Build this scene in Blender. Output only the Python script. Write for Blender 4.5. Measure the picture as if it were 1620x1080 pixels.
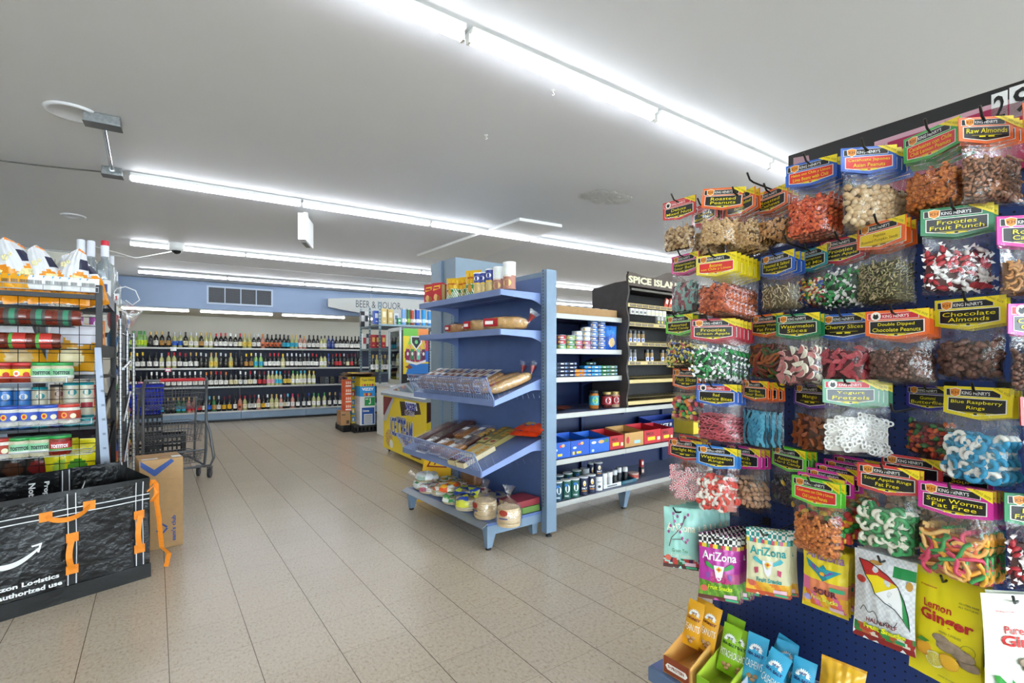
import bpy, bmesh, math, random
from mathutils import Matrix, Vector
PI=math.pi
for o in list(bpy.data.objects): bpy.data.objects.remove(o)
SC=bpy.context.scene; COL=SC.collection
# ---------------------------------------------------------------- camera / world / exposure
H=1.27; F=788.0; CU=810.0; HV=570.0          # eye height, focal length in px, principal column, horizon row
cd=bpy.data.cameras.new('camera'); cam=bpy.data.objects.new('camera',cd); COL.objects.link(cam)
cam.location=(0,0,H); cam.rotation_euler=(PI/2,0,0)
cd.sensor_fit='HORIZONTAL'; cd.sensor_width=36; cd.lens=36*F/1620; cd.shift_y=(HV-540)/1620; cd.clip_start=.05
SC.camera=cam
SC.view_settings.view_transform='Standard'; SC.view_settings.look='None'
SC.view_settings.exposure=1.22; SC.view_settings.gamma=1; SC.view_settings.use_curve_mapping=False
W=bpy.data.worlds.new('world'); SC.world=W; W.use_nodes=True
W.node_tree.nodes['Background'].inputs[0].default_value=(.88,.94,1,1); W.node_tree.nodes['Background'].inputs[1].default_value=9.0
TUBE=10.5
try: SC.cycles.transparent_max_bounces=24
except Exception: pass
# ---------------------------------------------------------------- frames
class Fr:
    def __init__(s,ox,oy,ax,ay):
        n=math.hypot(ax,ay); s.o=(ox,oy); s.ex=(ax/n,ay/n); s.ey=(-ay/n,ax/n); s.a=math.atan2(ay,ax)
    def w(s,x,y,z=0): return Vector((s.o[0]+s.ex[0]*x+s.ey[0]*y, s.o[1]+s.ex[1]*x+s.ey[1]*y, z))
    def xu(s,u,y):   # local x of the point at local depth y that lies in view column u
        k=(u-CU)/F; bx=s.o[0]+s.ey[0]*y; by=s.o[1]+s.ey[1]*y
        return (k*by-bx)/(s.ex[0]-k*s.ex[1])
    def zv(s,x,y,v): return H+(HV-v)/F*s.w(x,y).y
    def dep(s,x,y): return s.w(x,y).y
ROOM=Fr(0,0,1.612,1)                 # x along the wine wall, y towards it
END=Fr(.265,3.60,.612,-.791)         # bread end unit: x=0 right end, shelves towards -y
RUN=Fr(.265,3.60,.791,.612)          # long shelf run: x to the right, shelves front at y=0
CR=Fr(.801,1.96,.582,-.813)          # candy rack: x=0 left end, bags towards -y
LR=Fr(-2.913,3.515,1.612,1)          # jar rack: x=0 right front post
CAM=Fr(0,0,1,0)
# ---------------------------------------------------------------- materials
def srgb(h):
    h=h.lstrip('#'); c=[int(h[i:i+2],16)/255 for i in (0,2,4)]
    return tuple((x/12.92 if x<=.04045 else ((x+.055)/1.055)**2.4) for x in c)+(1,)
_M={}
def M(h,rough=.5,metal=0,noise=0,scale=40,bump=0,emit=0,trans=0,coat=0):
    k=(h,rough,metal,noise,scale,bump,emit,trans,coat)
    if k in _M: return _M[k]
    m=bpy.data.materials.new('paint_%s'%h.lstrip('#')); m.use_nodes=True; nt=m.node_tree; b=nt.nodes['Principled BSDF']
    b.inputs['Base Color'].default_value=srgb(h); b.inputs['Roughness'].default_value=rough; b.inputs['Metallic'].default_value=metal
    if coat: b.inputs['Coat Weight'].default_value=coat; b.inputs['Coat Roughness'].default_value=.08
    if trans: b.inputs['Transmission Weight'].default_value=trans
    if emit: b.inputs['Emission Color'].default_value=srgb(h); b.inputs['Emission Strength'].default_value=emit
    if noise or bump:
        tc=nt.nodes.new('ShaderNodeTexCoord'); n=nt.nodes.new('ShaderNodeTexNoise'); n.inputs['Scale'].default_value=scale; n.inputs['Detail'].default_value=4
        nt.links.new(tc.outputs['Object'],n.inputs['Vector'])
        if noise:
            mx=nt.nodes.new('ShaderNodeMixRGB'); mx.blend_type='MULTIPLY'; mx.inputs[1].default_value=srgb(h)
            rp=nt.nodes.new('ShaderNodeValToRGB'); rp.color_ramp.elements[0].position=.3; rp.color_ramp.elements[1].position=.7
            rp.color_ramp.elements[0].color=(1-noise,)*3+(1,); rp.color_ramp.elements[1].color=(1,1,1,1)
            nt.links.new(n.outputs['Fac'],rp.inputs[0]); nt.links.new(rp.outputs[0],mx.inputs[2]); mx.inputs[0].default_value=1
            nt.links.new(mx.outputs[0],b.inputs['Base Color'])
        if bump:
            bp=nt.nodes.new('ShaderNodeBump'); bp.inputs['Strength'].default_value=bump; bp.inputs['Distance'].default_value=.01
            nt.links.new(n.outputs['Fac'],bp.inputs['Height']); nt.links.new(bp.outputs[0],b.inputs['Normal'])
    _M[k]=m; return m
def film(name,base=.07,scale=28,tint='ffffff',rough=.12,bump=.6):
    m=bpy.data.materials.new(name); m.use_nodes=True; nt=m.node_tree; nt.nodes.clear(); L=nt.links
    o=nt.nodes.new('ShaderNodeOutputMaterial'); mx=nt.nodes.new('ShaderNodeMixShader'); t=nt.nodes.new('ShaderNodeBsdfTransparent'); g=nt.nodes.new('ShaderNodeBsdfGlossy')
    t.inputs[0].default_value=srgb(tint); g.inputs['Roughness'].default_value=rough; g.inputs[0].default_value=(1,1,1,1)
    tc=nt.nodes.new('ShaderNodeTexCoord'); n=nt.nodes.new('ShaderNodeTexNoise'); n.inputs['Scale'].default_value=scale; n.inputs['Detail'].default_value=3; n.inputs['Distortion'].default_value=1.2
    bp=nt.nodes.new('ShaderNodeBump'); bp.inputs['Strength'].default_value=bump; bp.inputs['Distance'].default_value=.012
    lw=nt.nodes.new('ShaderNodeLayerWeight'); lw.inputs[0].default_value=.35; ma=nt.nodes.new('ShaderNodeMath'); ma.operation='MULTIPLY_ADD'; ma.inputs[1].default_value=.22; ma.inputs[2].default_value=base
    L.new(tc.outputs['Object'],n.inputs['Vector']); L.new(n.outputs['Fac'],bp.inputs['Height']); L.new(bp.outputs[0],g.inputs['Normal']); L.new(bp.outputs[0],lw.inputs['Normal'])
    L.new(lw.outputs['Fresnel'],ma.inputs[0]); L.new(ma.outputs[0],mx.inputs[0]); L.new(t.outputs[0],mx.inputs[1]); L.new(g.outputs[0],mx.inputs[2]); L.new(mx.outputs[0],o.inputs[0])
    return m
FILM=film('clear_plastic_film',.03,13,rough=.09,bump=.9); FILM2=film('bread_bag_film',.10,18); GLASS=film('clear_glass',.06,2,'e8eef0',.02,0)
WHITE='f2f2ee'; BLACK='141416'
BLUE=M('5f77ae',.38,.25,.12,9); BLUED=M('3d4d7c',.4,.2,.15,9); BGREY=M('7f95ab',.42,.2,.12,7); NAVY=M('1f2946',.5,0,.1,6)
STEEL=M('b9bcc0',.3,.9); CHROME=M('c8cacc',.18,1); DSTEEL=M('5a5c60',.35,.8); LIP=M('b2b2ae',.35,.3); BLKM=M('1c1c1f',.4,.3); BLK=M(BLACK,.45)
CARD=M('b08a5e',.8,0,.12,30); CARDD=M('8d6b45',.85,0,.12,30)
# ---------------------------------------------------------------- mesh builder
_ico={}
def ico(sub):
    if sub not in _ico:
        bm=bmesh.new(); bmesh.ops.create_icosphere(bm,subdivisions=sub,radius=1)
        _ico[sub]=([v.co.copy() for v in bm.verts],[[v.index for v in f.verts] for f in bm.faces]); bm.free()
    return _ico[sub]
_txt={}
def txt(s,bold=.02,shear=0,space=1):
    k=(s,bold,shear,space)
    if k not in _txt:
        c=bpy.data.curves.new('t','FONT'); c.body=s; c.resolution_u=2; c.offset=bold; c.shear=shear; c.space_character=space
        o=bpy.data.objects.new('t',c); COL.objects.link(o)
        me=bpy.data.meshes.new_from_object(o)
        vs=[(v.co.x,v.co.y) for v in me.vertices]; fs=[list(p.vertices) for p in me.polygons]
        bpy.data.objects.remove(o); bpy.data.meshes.remove(me); bpy.data.curves.remove(c)
        if vs:
            x0=min(v[0] for v in vs); x1=max(v[0] for v in vs); y0=min(v[1] for v in vs); y1=max(v[1] for v in vs)
            vs=[((v[0]-x0)/(x1-x0),(v[1]-y0)/(y1-y0)) for v in vs]
        _txt[k]=(vs,fs)
    return _txt[k]
class MB:
    def __init__(s): s.v=[]; s.f=[]; s.mi=[]; s.sm=[]; s.ms=[]; s.T=None
    def m(s,mat):
        if mat not in s.ms: s.ms.append(mat)
        return s.ms.index(mat)
    def add(s,vs,fs,mat,smooth=False,mats=None):
        b=len(s.v); T=s.T
        for p in vs:
            p=Vector(p)
            s.v.append(tuple(T@p) if T is not None else tuple(p))
        i=s.m(mat) if mats is None else 0
        for k,f in enumerate(fs):
            s.f.append([b+j for j in f]); s.mi.append(i if mats is None else s.m(mats[k])); s.sm.append(smooth)
        return s
    def box(s,x0,x1,y0,y1,z0,z1,mat,bev=0):
        if x0>x1:x0,x1=x1,x0
        if y0>y1:y0,y1=y1,y0
        if z0>z1:z0,z1=z1,z0
        if bev<=0:
            vs=[(x,y,z) for x in (x0,x1) for y in (y0,y1) for z in (z0,z1)]
            fs=[(0,1,3,2),(4,6,7,5),(0,4,5,1),(2,3,7,6),(0,2,6,4),(1,5,7,3)]
            return s.add(vs,fs,mat)
        bm=bmesh.new(); bmesh.ops.create_cube(bm,size=1)
        for v in bm.verts: v.co=Vector(((x0+x1)/2+v.co.x*(x1-x0),(y0+y1)/2+v.co.y*(y1-y0),(z0+z1)/2+v.co.z*(z1-z0)))
        bmesh.ops.bevel(bm,geom=bm.edges[:],offset=min(bev,.45*min(x1-x0,y1-y0,z1-z0)),segments=2,profile=.6,affect='EDGES')
        s.add([v.co.copy() for v in bm.verts],[[v.index for v in f.verts] for f in bm.faces],mat); bm.free(); return s
    def hexa(s,p,mat): # 8 points: bottom 4 ccw, top 4 ccw
        return s.add(p,[(3,2,1,0),(4,5,6,7),(0,1,5,4),(1,2,6,5),(2,3,7,6),(3,0,4,7)],mat)
    def prism(s,poly,axis,a,b,mat,smooth=False):
        def P(q,t):
            return {'x':(t,q[0],q[1]),'y':(q[0],t,q[1]),'z':(q[0],q[1],t)}[axis]
        n=len(poly); vs=[P(q,a) for q in poly]+[P(q,b) for q in poly]
        s.add(vs,[tuple(range(n))[::-1],tuple(range(n,2*n))],mat)
        s.add(vs,[(i,(i+1)%n,n+(i+1)%n,n+i) for i in range(n)],mat,smooth); return s
    def ball(s,c,r,mat,sub=2,R=None,smooth=True):
        vs,fs=ico(sub); rr=(r,r,r) if not hasattr(r,'__len__') else r
        out=[]
        for v in vs:
            p=Vector((v.x*rr[0],v.y*rr[1],v.z*rr[2]))
            if R is not None: p=R@p
            out.append(p+Vector(c))
        return s.add(out,fs,mat,smooth)
    def tube(s,pts,r,mat,n=8,closed=False,flat=None):
        P=[Vector(p) for p in pts]; N=len(P); rs=r if hasattr(r,'__len__') else [r]*N
        up=None; vs=[]
        for i in range(N):
            if closed: d=P[(i+1)%N]-P[i-1]
            else: d=P[min(i+1,N-1)]-P[max(i-1,0)]
            if d.length<1e-9: d=Vector((0,0,1))
            d.normalize()
            if up is None: up=Vector((0,0,1)) if abs(d.z)<.9 else Vector((1,0,0))
            a=d.cross(up)
            if a.length<1e-6: a=d.cross(Vector((1,0,0)))
            a.normalize(); b=a.cross(d); up=b
            for k in range(n):
                t=2*PI*k/n; vs.append(P[i]+a*math.cos(t)*rs[i]+b*math.sin(t)*rs[i]*(flat or 1))
        fs=[]
        for i in range(N if closed else N-1):
            j=(i+1)%N
            for k in range(n): fs.append((i*n+k,i*n+(k+1)%n,j*n+(k+1)%n,j*n+k))
        s.add(vs,fs,mat,n>4)
        if not closed: s.add(vs,[tuple(range(n))[::-1],tuple(range((N-1)*n,N*n))],mat)
        return s
    def lathe(s,prof,mat,n=20,c=(0,0,0),mats=None,caps=True):
        vs=[];fs=[];ml=[]
        for r,z in prof:
            for k in range(n):
                t=2*PI*k/n; vs.append((c[0]+r*math.cos(t),c[1]+r*math.sin(t),c[2]+z))
        for i in range(len(prof)-1):
            for k in range(n):
                fs.append((i*n+k,i*n+(k+1)%n,(i+1)*n+(k+1)%n,(i+1)*n+k)); ml.append(mats[i] if mats else mat)
        s.add(vs,fs,mat,True,ml)
        if caps:
            s.add([vs[k] for k in range(n)],[tuple(range(n))[::-1]],mats[0] if mats else mat)
            s.add([vs[(len(prof)-1)*n+k] for k in range(n)],[tuple(range(n))],mats[-1] if mats else mat)
        return s
    def text(s,t,x0,x1,z0,z1,mat,surf,bold=.02,shear=0,lift=0):
        vs,fs=txt(t,bold,shear)
        return s.add([surf(x0+(x1-x0)*a,z0+(z1-z0)*b) for a,b in vs],fs,mat)
    def poly(s,pts,mat,surf):
        return s.add([surf(*p) for p in pts],[tuple(range(len(pts)))],mat)
    def rect(s,x0,x1,z0,z1,mat,surf,nx=1,nz=1):
        vs=[surf(x0+(x1-x0)*i/nx,z0+(z1-z0)*j/nz) for j in range(nz+1) for i in range(nx+1)]
        fs=[(j*(nx+1)+i,j*(nx+1)+i+1,(j+1)*(nx+1)+i+1,(j+1)*(nx+1)+i) for j in range(nz) for i in range(nx)]
        return s.add(vs,fs,mat,nx>1 or nz>1)
    def disc(s,cx,cz,rx,rz,mat,surf,n=18,a0=0,a1=2*PI):
        pts=[(cx+rx*math.cos(a0+(a1-a0)*k/n),cz+rz*math.sin(a0+(a1-a0)*k/n)) for k in range(n+(0 if a1-a0>6.2 else 1))]
        return s.poly(pts,mat,surf)
    def art(s,x0,x1,z0,z1,nx,nz,surf,fn):
        vs=[surf(x0+(x1-x0)*i/nx,z0+(z1-z0)*j/nz) for j in range(nz+1) for i in range(nx+1)]
        fs=[];ml=[]
        for j in range(nz):
            for i in range(nx):
                fs.append((j*(nx+1)+i,j*(nx+1)+i+1,(j+1)*(nx+1)+i+1,(j+1)*(nx+1)+i)); ml.append(fn((i+.5)/nx,(j+.5)/nz))
        return s.add(vs,fs,ml[0],True,ml)
    def build(s,name,parent=None):
        me=bpy.data.meshes.new(name); me.from_pydata(s.v,[],s.f)
        for m in s.ms: me.materials.append(m)
        me.polygons.foreach_set('material_index',s.mi); me.polygons.foreach_set('use_smooth',s.sm); me.update()
        o=bpy.data.objects.new(name,me); COL.objects.link(o)
        if parent is not None: o.parent=parent
        return o
def flat(y,dz=0): return lambda x,z:(x,y,z+dz)
def side(x,sgn=1): return lambda a,z:(x,a*sgn,z)
def top(z): return lambda x,y:(x,y,z)
def cyl(r,c=(0,0,0),a0=-PI/2): return lambda x,z:(c[0]+r*math.cos(a0+x/r),c[1]+r*math.sin(a0+x/r),c[2]+z)
def off(surf,d): # shift in -y
    return lambda x,z:(lambda p:(p[0],p[1]-d,p[2]))(surf(x,z))
# ---------------------------------------------------------------- scene objects
def tag(o,label,cat,group=None,kind=None):
    if label: o['label']=label
    if cat: o['category']=cat
    if group: o['group']=group
    if kind: o['kind']=kind
    return o
def put(o,fr,x,y,z,rot=0,tilt=0,roll=0):
    o.location=fr.w(x,y,z)
    o.rotation_euler=(tilt,roll,fr.a+rot); return o
def thing(name,label,cat,fr=CAM,loc=(0,0,0),rot=0,group=None,tilt=0,roll=0):
    o=bpy.data.objects.new(name,None); o.empty_display_size=.05; COL.objects.link(o); put(o,fr,*loc,rot,tilt,roll); return tag(o,label,cat,group)
def struct(name,mb,fr=CAM,loc=(0,0,0),rot=0):
    o=mb.build(name); put(o,fr,*loc,rot); o['kind']='structure'; return o
def dup(root,label=None,group=None):
    r=root.copy(); COL.objects.link(r)
    if label: r['label']=label
    if group: r['group']=group
    for ch in list(root.children):
        c=ch.copy(); COL.objects.link(c); c.parent=r
        for g in list(ch.children):
            d=g.copy(); COL.objects.link(d); d.parent=c
    return r
class Pool:           # first request hands out the prototype itself, later ones copies of it
    def __init__(s): s.p={}
    def get(s,key,make,label,cat,group=None):
        if key not in s.p:
            o=make(); s.p[key]=o
            tag(o,label,cat,group); return o
        o=dup(s.p[key],label)
        o['category']=cat
        if group: o['group']=group
        elif 'group' in o: del o['group']
        return o
POOL=Pool()
ORD='first second third fourth fifth sixth seventh eighth ninth tenth eleventh twelfth thirteenth fourteenth fifteenth sixteenth seventeenth eighteenth nineteenth twentieth'.split()
def ordn(i):
    if i<20: return ORD[i]
    T={2:'twenty',3:'thirty',4:'forty',5:'fifty'}; t,o=divmod(i+1,10)
    return {20:'twentieth',30:'thirtieth',40:'fortieth',50:'fiftieth'}[i+1] if o==0 else T[t]+'-'+ORD[o-1]
RNG=random.Random(7)
# ================================================================= ROOM
def floor_mat():
    m=bpy.data.materials.new('vinyl_tile_floor'); m.use_nodes=True; nt=m.node_tree; L=nt.links; b=nt.nodes['Principled BSDF']
    tc=nt.nodes.new('ShaderNodeTexCoord'); sp=nt.nodes.new('ShaderNodeSeparateXYZ'); L.new(tc.outputs['Object'],sp.inputs[0])
    def math_(op,a,bv=None,c=None):
        n=nt.nodes.new('ShaderNodeMath'); n.operation=op
        for i,x in enumerate((a,bv,c)):
            if x is None: continue
            if isinstance(x,(int,float)): n.inputs[i].default_value=x
            else: L.new(x,n.inputs[i])
        return n.outputs[0]
    T=.3065; fac=[]; cells=[]
    for ax,wd in ((sp.outputs[0],.0016),(sp.outputs[1],.0010)):
        q=math_('DIVIDE',ax,T); c=math_('FLOOR',q); f=math_('SUBTRACT',q,c)
        e=math_('MINIMUM',f,math_('SUBTRACT',1.0,f)); e=math_('MULTIPLY',e,T)
        fac.append(math_('LESS_THAN',e,wd)); cells.append(c)
    cb=nt.nodes.new('ShaderNodeCombineXYZ'); L.new(cells[0],cb.inputs[0]); L.new(cells[1],cb.inputs[1])
    wn=nt.nodes.new('ShaderNodeTexWhiteNoise'); wn.noise_dimensions='3D'; L.new(cb.outputs[0],wn.inputs[0])
    n1=nt.nodes.new('ShaderNodeTexNoise'); n1.inputs['Scale'].default_value=85; n1.inputs['Detail'].default_value=6; n1.inputs['Roughness'].default_value=.72
    mp=nt.nodes.new('ShaderNodeMapping'); mp.inputs['Scale'].default_value=(1,.6,1); L.new(tc.outputs['Object'],mp.inputs[0]); L.new(mp.outputs[0],n1.inputs[0])
    n2=nt.nodes.new('ShaderNodeTexNoise'); n2.inputs['Scale'].default_value=1.3; n2.inputs['Detail'].default_value=3; L.new(tc.outputs['Object'],n2.inputs[0])
    r1=nt.nodes.new('ShaderNodeValToRGB'); e=r1.color_ramp.elements; e[0].position=.34; e[0].color=srgb('a08d76'); e[1].position=.68; e[1].color=srgb('ccbeac'); x=r1.color_ramp.elements.new(.45); x.color=srgb('beaf9b'); L.new(n1.outputs['Fac'],r1.inputs[0])
    mx=nt.nodes.new('ShaderNodeMixRGB'); mx.blend_type='MULTIPLY'; mx.inputs[0].default_value=1; L.new(r1.outputs[0],mx.inputs[1])
    v=math_('MULTIPLY_ADD',wn.outputs['Value'],.035,.93); v=math_('MULTIPLY_ADD',n2.outputs['Fac'],.04,v)
    cc=nt.nodes.new('ShaderNodeCombineXYZ'); [L.new(v,cc.inputs[i]) for i in range(3)]; L.new(cc.outputs[0],mx.inputs[2])
    m2=nt.nodes.new('ShaderNodeMixRGB'); L.new(mx.outputs[0],m2.inputs[1]); m2.inputs[2].default_value=srgb('5d5347')
    L.new(math_('MAXIMUM',fac[0],math_('MULTIPLY',fac[1],.55)),m2.inputs[0]); L.new(m2.outputs[0],b.inputs['Base Color'])
    n3=nt.nodes.new('ShaderNodeTexNoise'); n3.inputs['Scale'].default_value=2.2; n3.inputs['Detail'].default_value=6; L.new(tc.outputs['Object'],n3.inputs[0])
    b.inputs['Roughness'].default_value=.24
    bp=nt.nodes.new('ShaderNodeBump'); bp.inputs['Strength'].default_value=.0; bp.inputs['Distance'].default_value=.003; L.new(n1.outputs['Fac'],bp.inputs['Height']); L.new(bp.outputs[0],b.inputs['Normal'])
    return m
CEIL=M('e3e5e9',.6,0,.05,.8,.12); CREAM=M('d6d2c4',.7,0,.06,1.5); SOFF=M('8496b2',.6,0,.08,2)
TILE=Fr(.4388,2.625,1.396,1)
mb=MB(); mb.add([(-16,-14,0),(18,-14,0),(18,18,0),(-16,18,0)],[(0,1,2,3)],floor_mat()); struct('floor',mb,TILE)
CZ=2.70; R0,R1,L0,L1=-6.0,15.0,-5.0,12.42
mb=MB(); mb.box(R0,R1,L0,8.62,CZ,CZ+.1,CEIL); mb.box(R0,R1,8.64,L1+.2,CZ+.012,CZ+.1,CEIL)
mb.box(R0,R1,8.62,8.645,CZ-.004,CZ+.05,CEIL)
c=struct('ceiling',mb,ROOM)
mb=MB(); mb.box(-1.3,R1,L1,L1+.12,0,CZ,CREAM); struct('wall_back',mb,ROOM)
mb=MB(); mb.box(R0,-1.3,8.75,8.87,0,CZ,CREAM); mb.box(-1.42,-1.3,8.87,L1,0,CZ,CREAM); struct('wall_left',mb,ROOM)
mb=MB(); mb.box(R0-.12,R0,L0,8.87,0,CZ,CREAM); struct('wall_far_left',mb,ROOM)
mb=MB(); mb.box(R1,R1+.12,L0,L1,0,CZ,CREAM); struct('wall_right',mb,ROOM)
mb=MB(); mb.box(R0,R1,L0-.12,L0,0,.35,CREAM); mb.box(R0,R1,L0-.12,L0,2.55,CZ,CREAM)
for k in range(8): x=R0+(R1-R0)*k/7; mb.box(x-.12,x+.12,L0-.12,L0,.35,2.55,CREAM)
struct('wall_front',mb,ROOM)
for k in range(7):          # unseen shop front windows, added behind the viewer to let in fill daylight
    xa_=R0+(R1-R0)*k/7+.12; xb_=R0+(R1-R0)*(k+1)/7-.12; mb=MB(); fm_=M('d8dadc',.3,.6)
    for q in ((xa_,xa_+.05,.35,2.55),(xb_-.05,xb_,.35,2.55),((xa_+xb_)/2-.025,(xa_+xb_)/2+.025,.35,2.55),(xa_,xb_,.35,.40),(xa_,xb_,2.5,2.55)): mb.box(q[0],q[1],L0-.09,L0-.03,q[2],q[3],fm_)
    mb.box(xa_+.05,xb_-.05,L0-.062,L0-.058,.4,2.5,GLASS); struct('fill_window_%d'%(k+1),mb,ROOM)
SL=10.63; SB=2.205
mb=MB(); mb.box(-1.3,R1,SL,SL+.1,SB,CZ,SOFF); mb.box(-1.3,R1,SL+.1,L1,SB,SB+.05,CREAM); struct('trim_1',mb,ROOM)   # the blue soffit above the wine
# blue door sliver at far left
mb=MB(); xd=ROOM.xu(-30,8.70); mb.box(xd,xd+.62,8.70,8.75,0,2.55,M('8a97a8',.5)); mb.box(xd+.62,xd+.68,8.69,8.75,0,2.6,M('e4e2da',.5)); struct('door_1',mb,ROOM)
# ---- tubes
EM=M('f4f8ff',.5,0,0,40,0,TUBE); FIX=M('e9e9e6',.4); 
def light_proto():
    t=thing('tube_light','','lamp')
    mb=MB(); mb.box(-.605,.605,-.04,.04,.026,.05,FIX,.004); mb.box(-.61,-.598,-.014,.014,-.008,.03,FIX); mb.box(.598,.61,-.014,.014,-.008,.03,FIX); mb.build('housing',t)
    mb=MB(); mb.tube([(-.598,0,.006),(.598,0,.006)],.0145,EM,10); mb.build('tube',t)
    return t
LP=None; rows=[('second',4.77,0,-.42,10.6,None),('third',7.45,0,-.74,12,None),('fourth',9.74,0,-.87,12,None)]
def add_light(p,ang,label,group=None):
    global LP
    if LP is None: LP=light_proto(); o=LP
    else: o=dup(LP)
    o.location=p; o.rotation_euler=(0,0,ang); tag(o,label,'lamp',group); return o
# first row (nearest the camera) runs a little askew
pa=Vector((-.605,1.908,0)); pb=Vector((2.046,3.75,0)); da=(pb-pa).normalized(); pj=Vector((.817,2.86,0)); aA=math.atan2(da.y,da.x)
for i in range(-4,8):
    c=pj+da*(1.24*(i+.5)); c.z=CZ-.05
    add_light(c,aA,('%s lamp right of the joint in the nearest ceiling light row'%ordn(i)) if i>=0 else ('%s lamp left of the joint in the nearest ceiling light row'%ordn(-i-1)),'lamps of the nearest ceiling row')
for nm,l,_,r0,r1,_2 in rows:
    u0={'second':205,'third':205,'fourth':218}[nm]; x=ROOM.xu(u0,l); i=0
    while x<r1:
        add_light(ROOM.w(x+.61,l,CZ-.05),ROOM.a,'%s lamp from the left in the %s ceiling light row from the viewer'%(ordn(i),nm),'lamps of the %s ceiling row'%nm); x+=1.226; i+=1
for i in range(8):
    add_light(ROOM.w(-3+1.6*i,-1.6,CZ-.05),ROOM.a,'%s lamp in the ceiling row behind the viewer'%ordn(i),'lamps behind the viewer')
for i in range(5):
    add_light(ROOM.w(-4.9+1.25*i,6.9,CZ-.05),ROOM.a,'%s lamp over the snack racks at far left'%ordn(i),'lamps over the snack racks') if i<2 else None
# lamps under soffit
for i,(a,b) in enumerate(((186,299),(317,431),(446,545),(573,700))):
    xa=ROOM.xu(a,SL+.07); xb=ROOM.xu(b,SL+.07)
    o=add_light(ROOM.w((xa+xb)/2,SL+.07,SB-.052),ROOM.a,'%s lamp from the left under the blue soffit over the wine'%ordn(i),'lamps under the blue soffit'); o.scale=((xb-xa)/1.21,1,1)
# ---- ceiling fittings
GALV=M('8f9294',.4,.7,.35,60)
def cp(u,v,z=CZ): k=(HV-v)/F; y=(z-H)/k; return Vector(((u-CU)/F*y,y,z))
a=cp(163,192,CZ-.03); b=cp(178,273,CZ-.03)
t=thing('junction_box','galvanised junction box on the ceiling at the outer end of the conduit','electrical box',CAM,(a.x,a.y,CZ),ROOM.a)
MB().box(-.085,.085,-.045,.045,-.055,-.001,GALV,.004).build('box',t); MB().box(-.088,.088,-.049,.049,-.061,-.055,M('6c6e70',.4,.5)).build('cover_plate',t)
t=thing('junction_box','smaller galvanised junction box where the conduit meets the second light row','electrical box',CAM,(b.x,b.y,CZ),ROOM.a)
MB().box(-.06,.06,-.045,.045,-.055,-.001,GALV,.004).build('box',t); MB().box(-.063,.063,-.049,.049,-.061,-.055,M('6c6e70',.4,.5)).build('cover_plate',t)
mb=MB(); mb.tube([(a.x,a.y,CZ-.03),(b.x,b.y,CZ-.03)],.012,CHROME,10)
for p in (a,b): 
    d=(b-a).normalized()*(.055 if p is a else -.055); mb.tube([(p.x+d.x*.9,p.y+d.y*.9,CZ-.03),(p.x+d.x*1.5,p.y+d.y*1.5,CZ-.03)],.018,STEEL,10)
tag(mb.build('conduit'),'short silver conduit pipe between two ceiling junction boxes','pipe')
mb=MB(); p0=cp(-40,249,CZ-.008); p1=cp(165,272,CZ-.008); mb.tube([p0,(p0+p1)/2+Vector((0,0,-.006)),p1],.005,M('5c5a55',.6),6); tag(mb.build('cable'),'thin dark cable along the ceiling left of the conduit','cable')
def ringdisc(u,v,r,lab):
    p=cp(u,v); mb=MB(); mb.lathe([(0.001,-.006),(r*.75,-.006),(r*.8,-.012),(r*.95,-.012),(r,-.001)],CEIL,28); o=mb.build('ceiling_patch'); o.location=(p.x,p.y,CZ); tag(o,lab,'ceiling patch')
ringdisc(115,177,.13,'round white ceiling patch beside the upper junction box'); ringdisc(116,341,.1,'small round white ceiling patch near the ceiling seam')
# hanging white box (blank sign) under the second row
p=cp(484,345,CZ-.05)
t=thing('hanging_sign','white box sign hanging edge on under the second light row','sign',CAM,(p.x,p.y,0),1.78)
MB().box(-.20,.20,-.035,.035,2.395,2.645,M('eeeeec',.4),.006).build('panel',t); MB().box(-.03,.03,-.02,.02,2.645,CZ,FIX).build('bracket',t)
MB().box(-.12,.12,-.02,.02,2.388,2.396,M('8a8c8c',.5)).build('base_plate',t)
# flat ceiling panel
q=[cp(660,402),cp(822,344),cp(889,355),cp(745,412)]
mb=MB(); pts=[(v.x,v.y,CZ-.03) for v in q]+[(v.x,v.y,CZ-.0005) for v in q]
mb.hexa([pts[0],pts[3],pts[2],pts[1],pts[4],pts[7],pts[6],pts[5]],M('e6e6e4',.5)); tag(mb.build('ceiling_panel'),'flat white access panel on the ceiling crossed by the light row','panel')
# plaster repair patch
p=cp(958,312); mb=MB(); rn=random.Random(3)
vs=[(0,0,-.004)]; n=28
for ring,rr in ((1,.55),(2,1.0)):
    for k in range(n):
        t_=2*PI*k/n; r=rr*(1+rn.uniform(-.14,.14)); vs.append((.24*r*math.cos(t_),.17*r*math.sin(t_),-.007-rn.random()*.006 if ring==1 else -.0015))
fs=[(0,1+(k+1)%n,1+k) for k in range(n)]+[(1+k,1+(k+1)%n,1+n+(k+1)%n,1+n+k) for k in range(n)]
mb.add(vs,fs,M('d2d2d0',.6,0,.2,60,.8)); o=mb.build('plaster_patch'); put(o,CAM,p.x,p.y,CZ,ROOM.a); tag(o,'rough plaster repair patch on the ceiling above the shelf run','ceiling patch')
# hooks
for u,v,l in ((875,143,'small white ceiling hook near the nearest light row'),(769,214,'small white ceiling hook left of the nearest light row')):
    p=cp(u,v); mb=MB(); mb.lathe([(.012,-.003),(.012,0)],FIX,12); mb.tube([(0,0,0),(0,0,-.012),(.008,0,-.02),(.0,0,-.028),(-.006,0,-.022)],.002,FIX,6); o=mb.build('ceiling_hook'); o.location=(p.x,p.y,CZ); tag(o,l,'hook')
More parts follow.
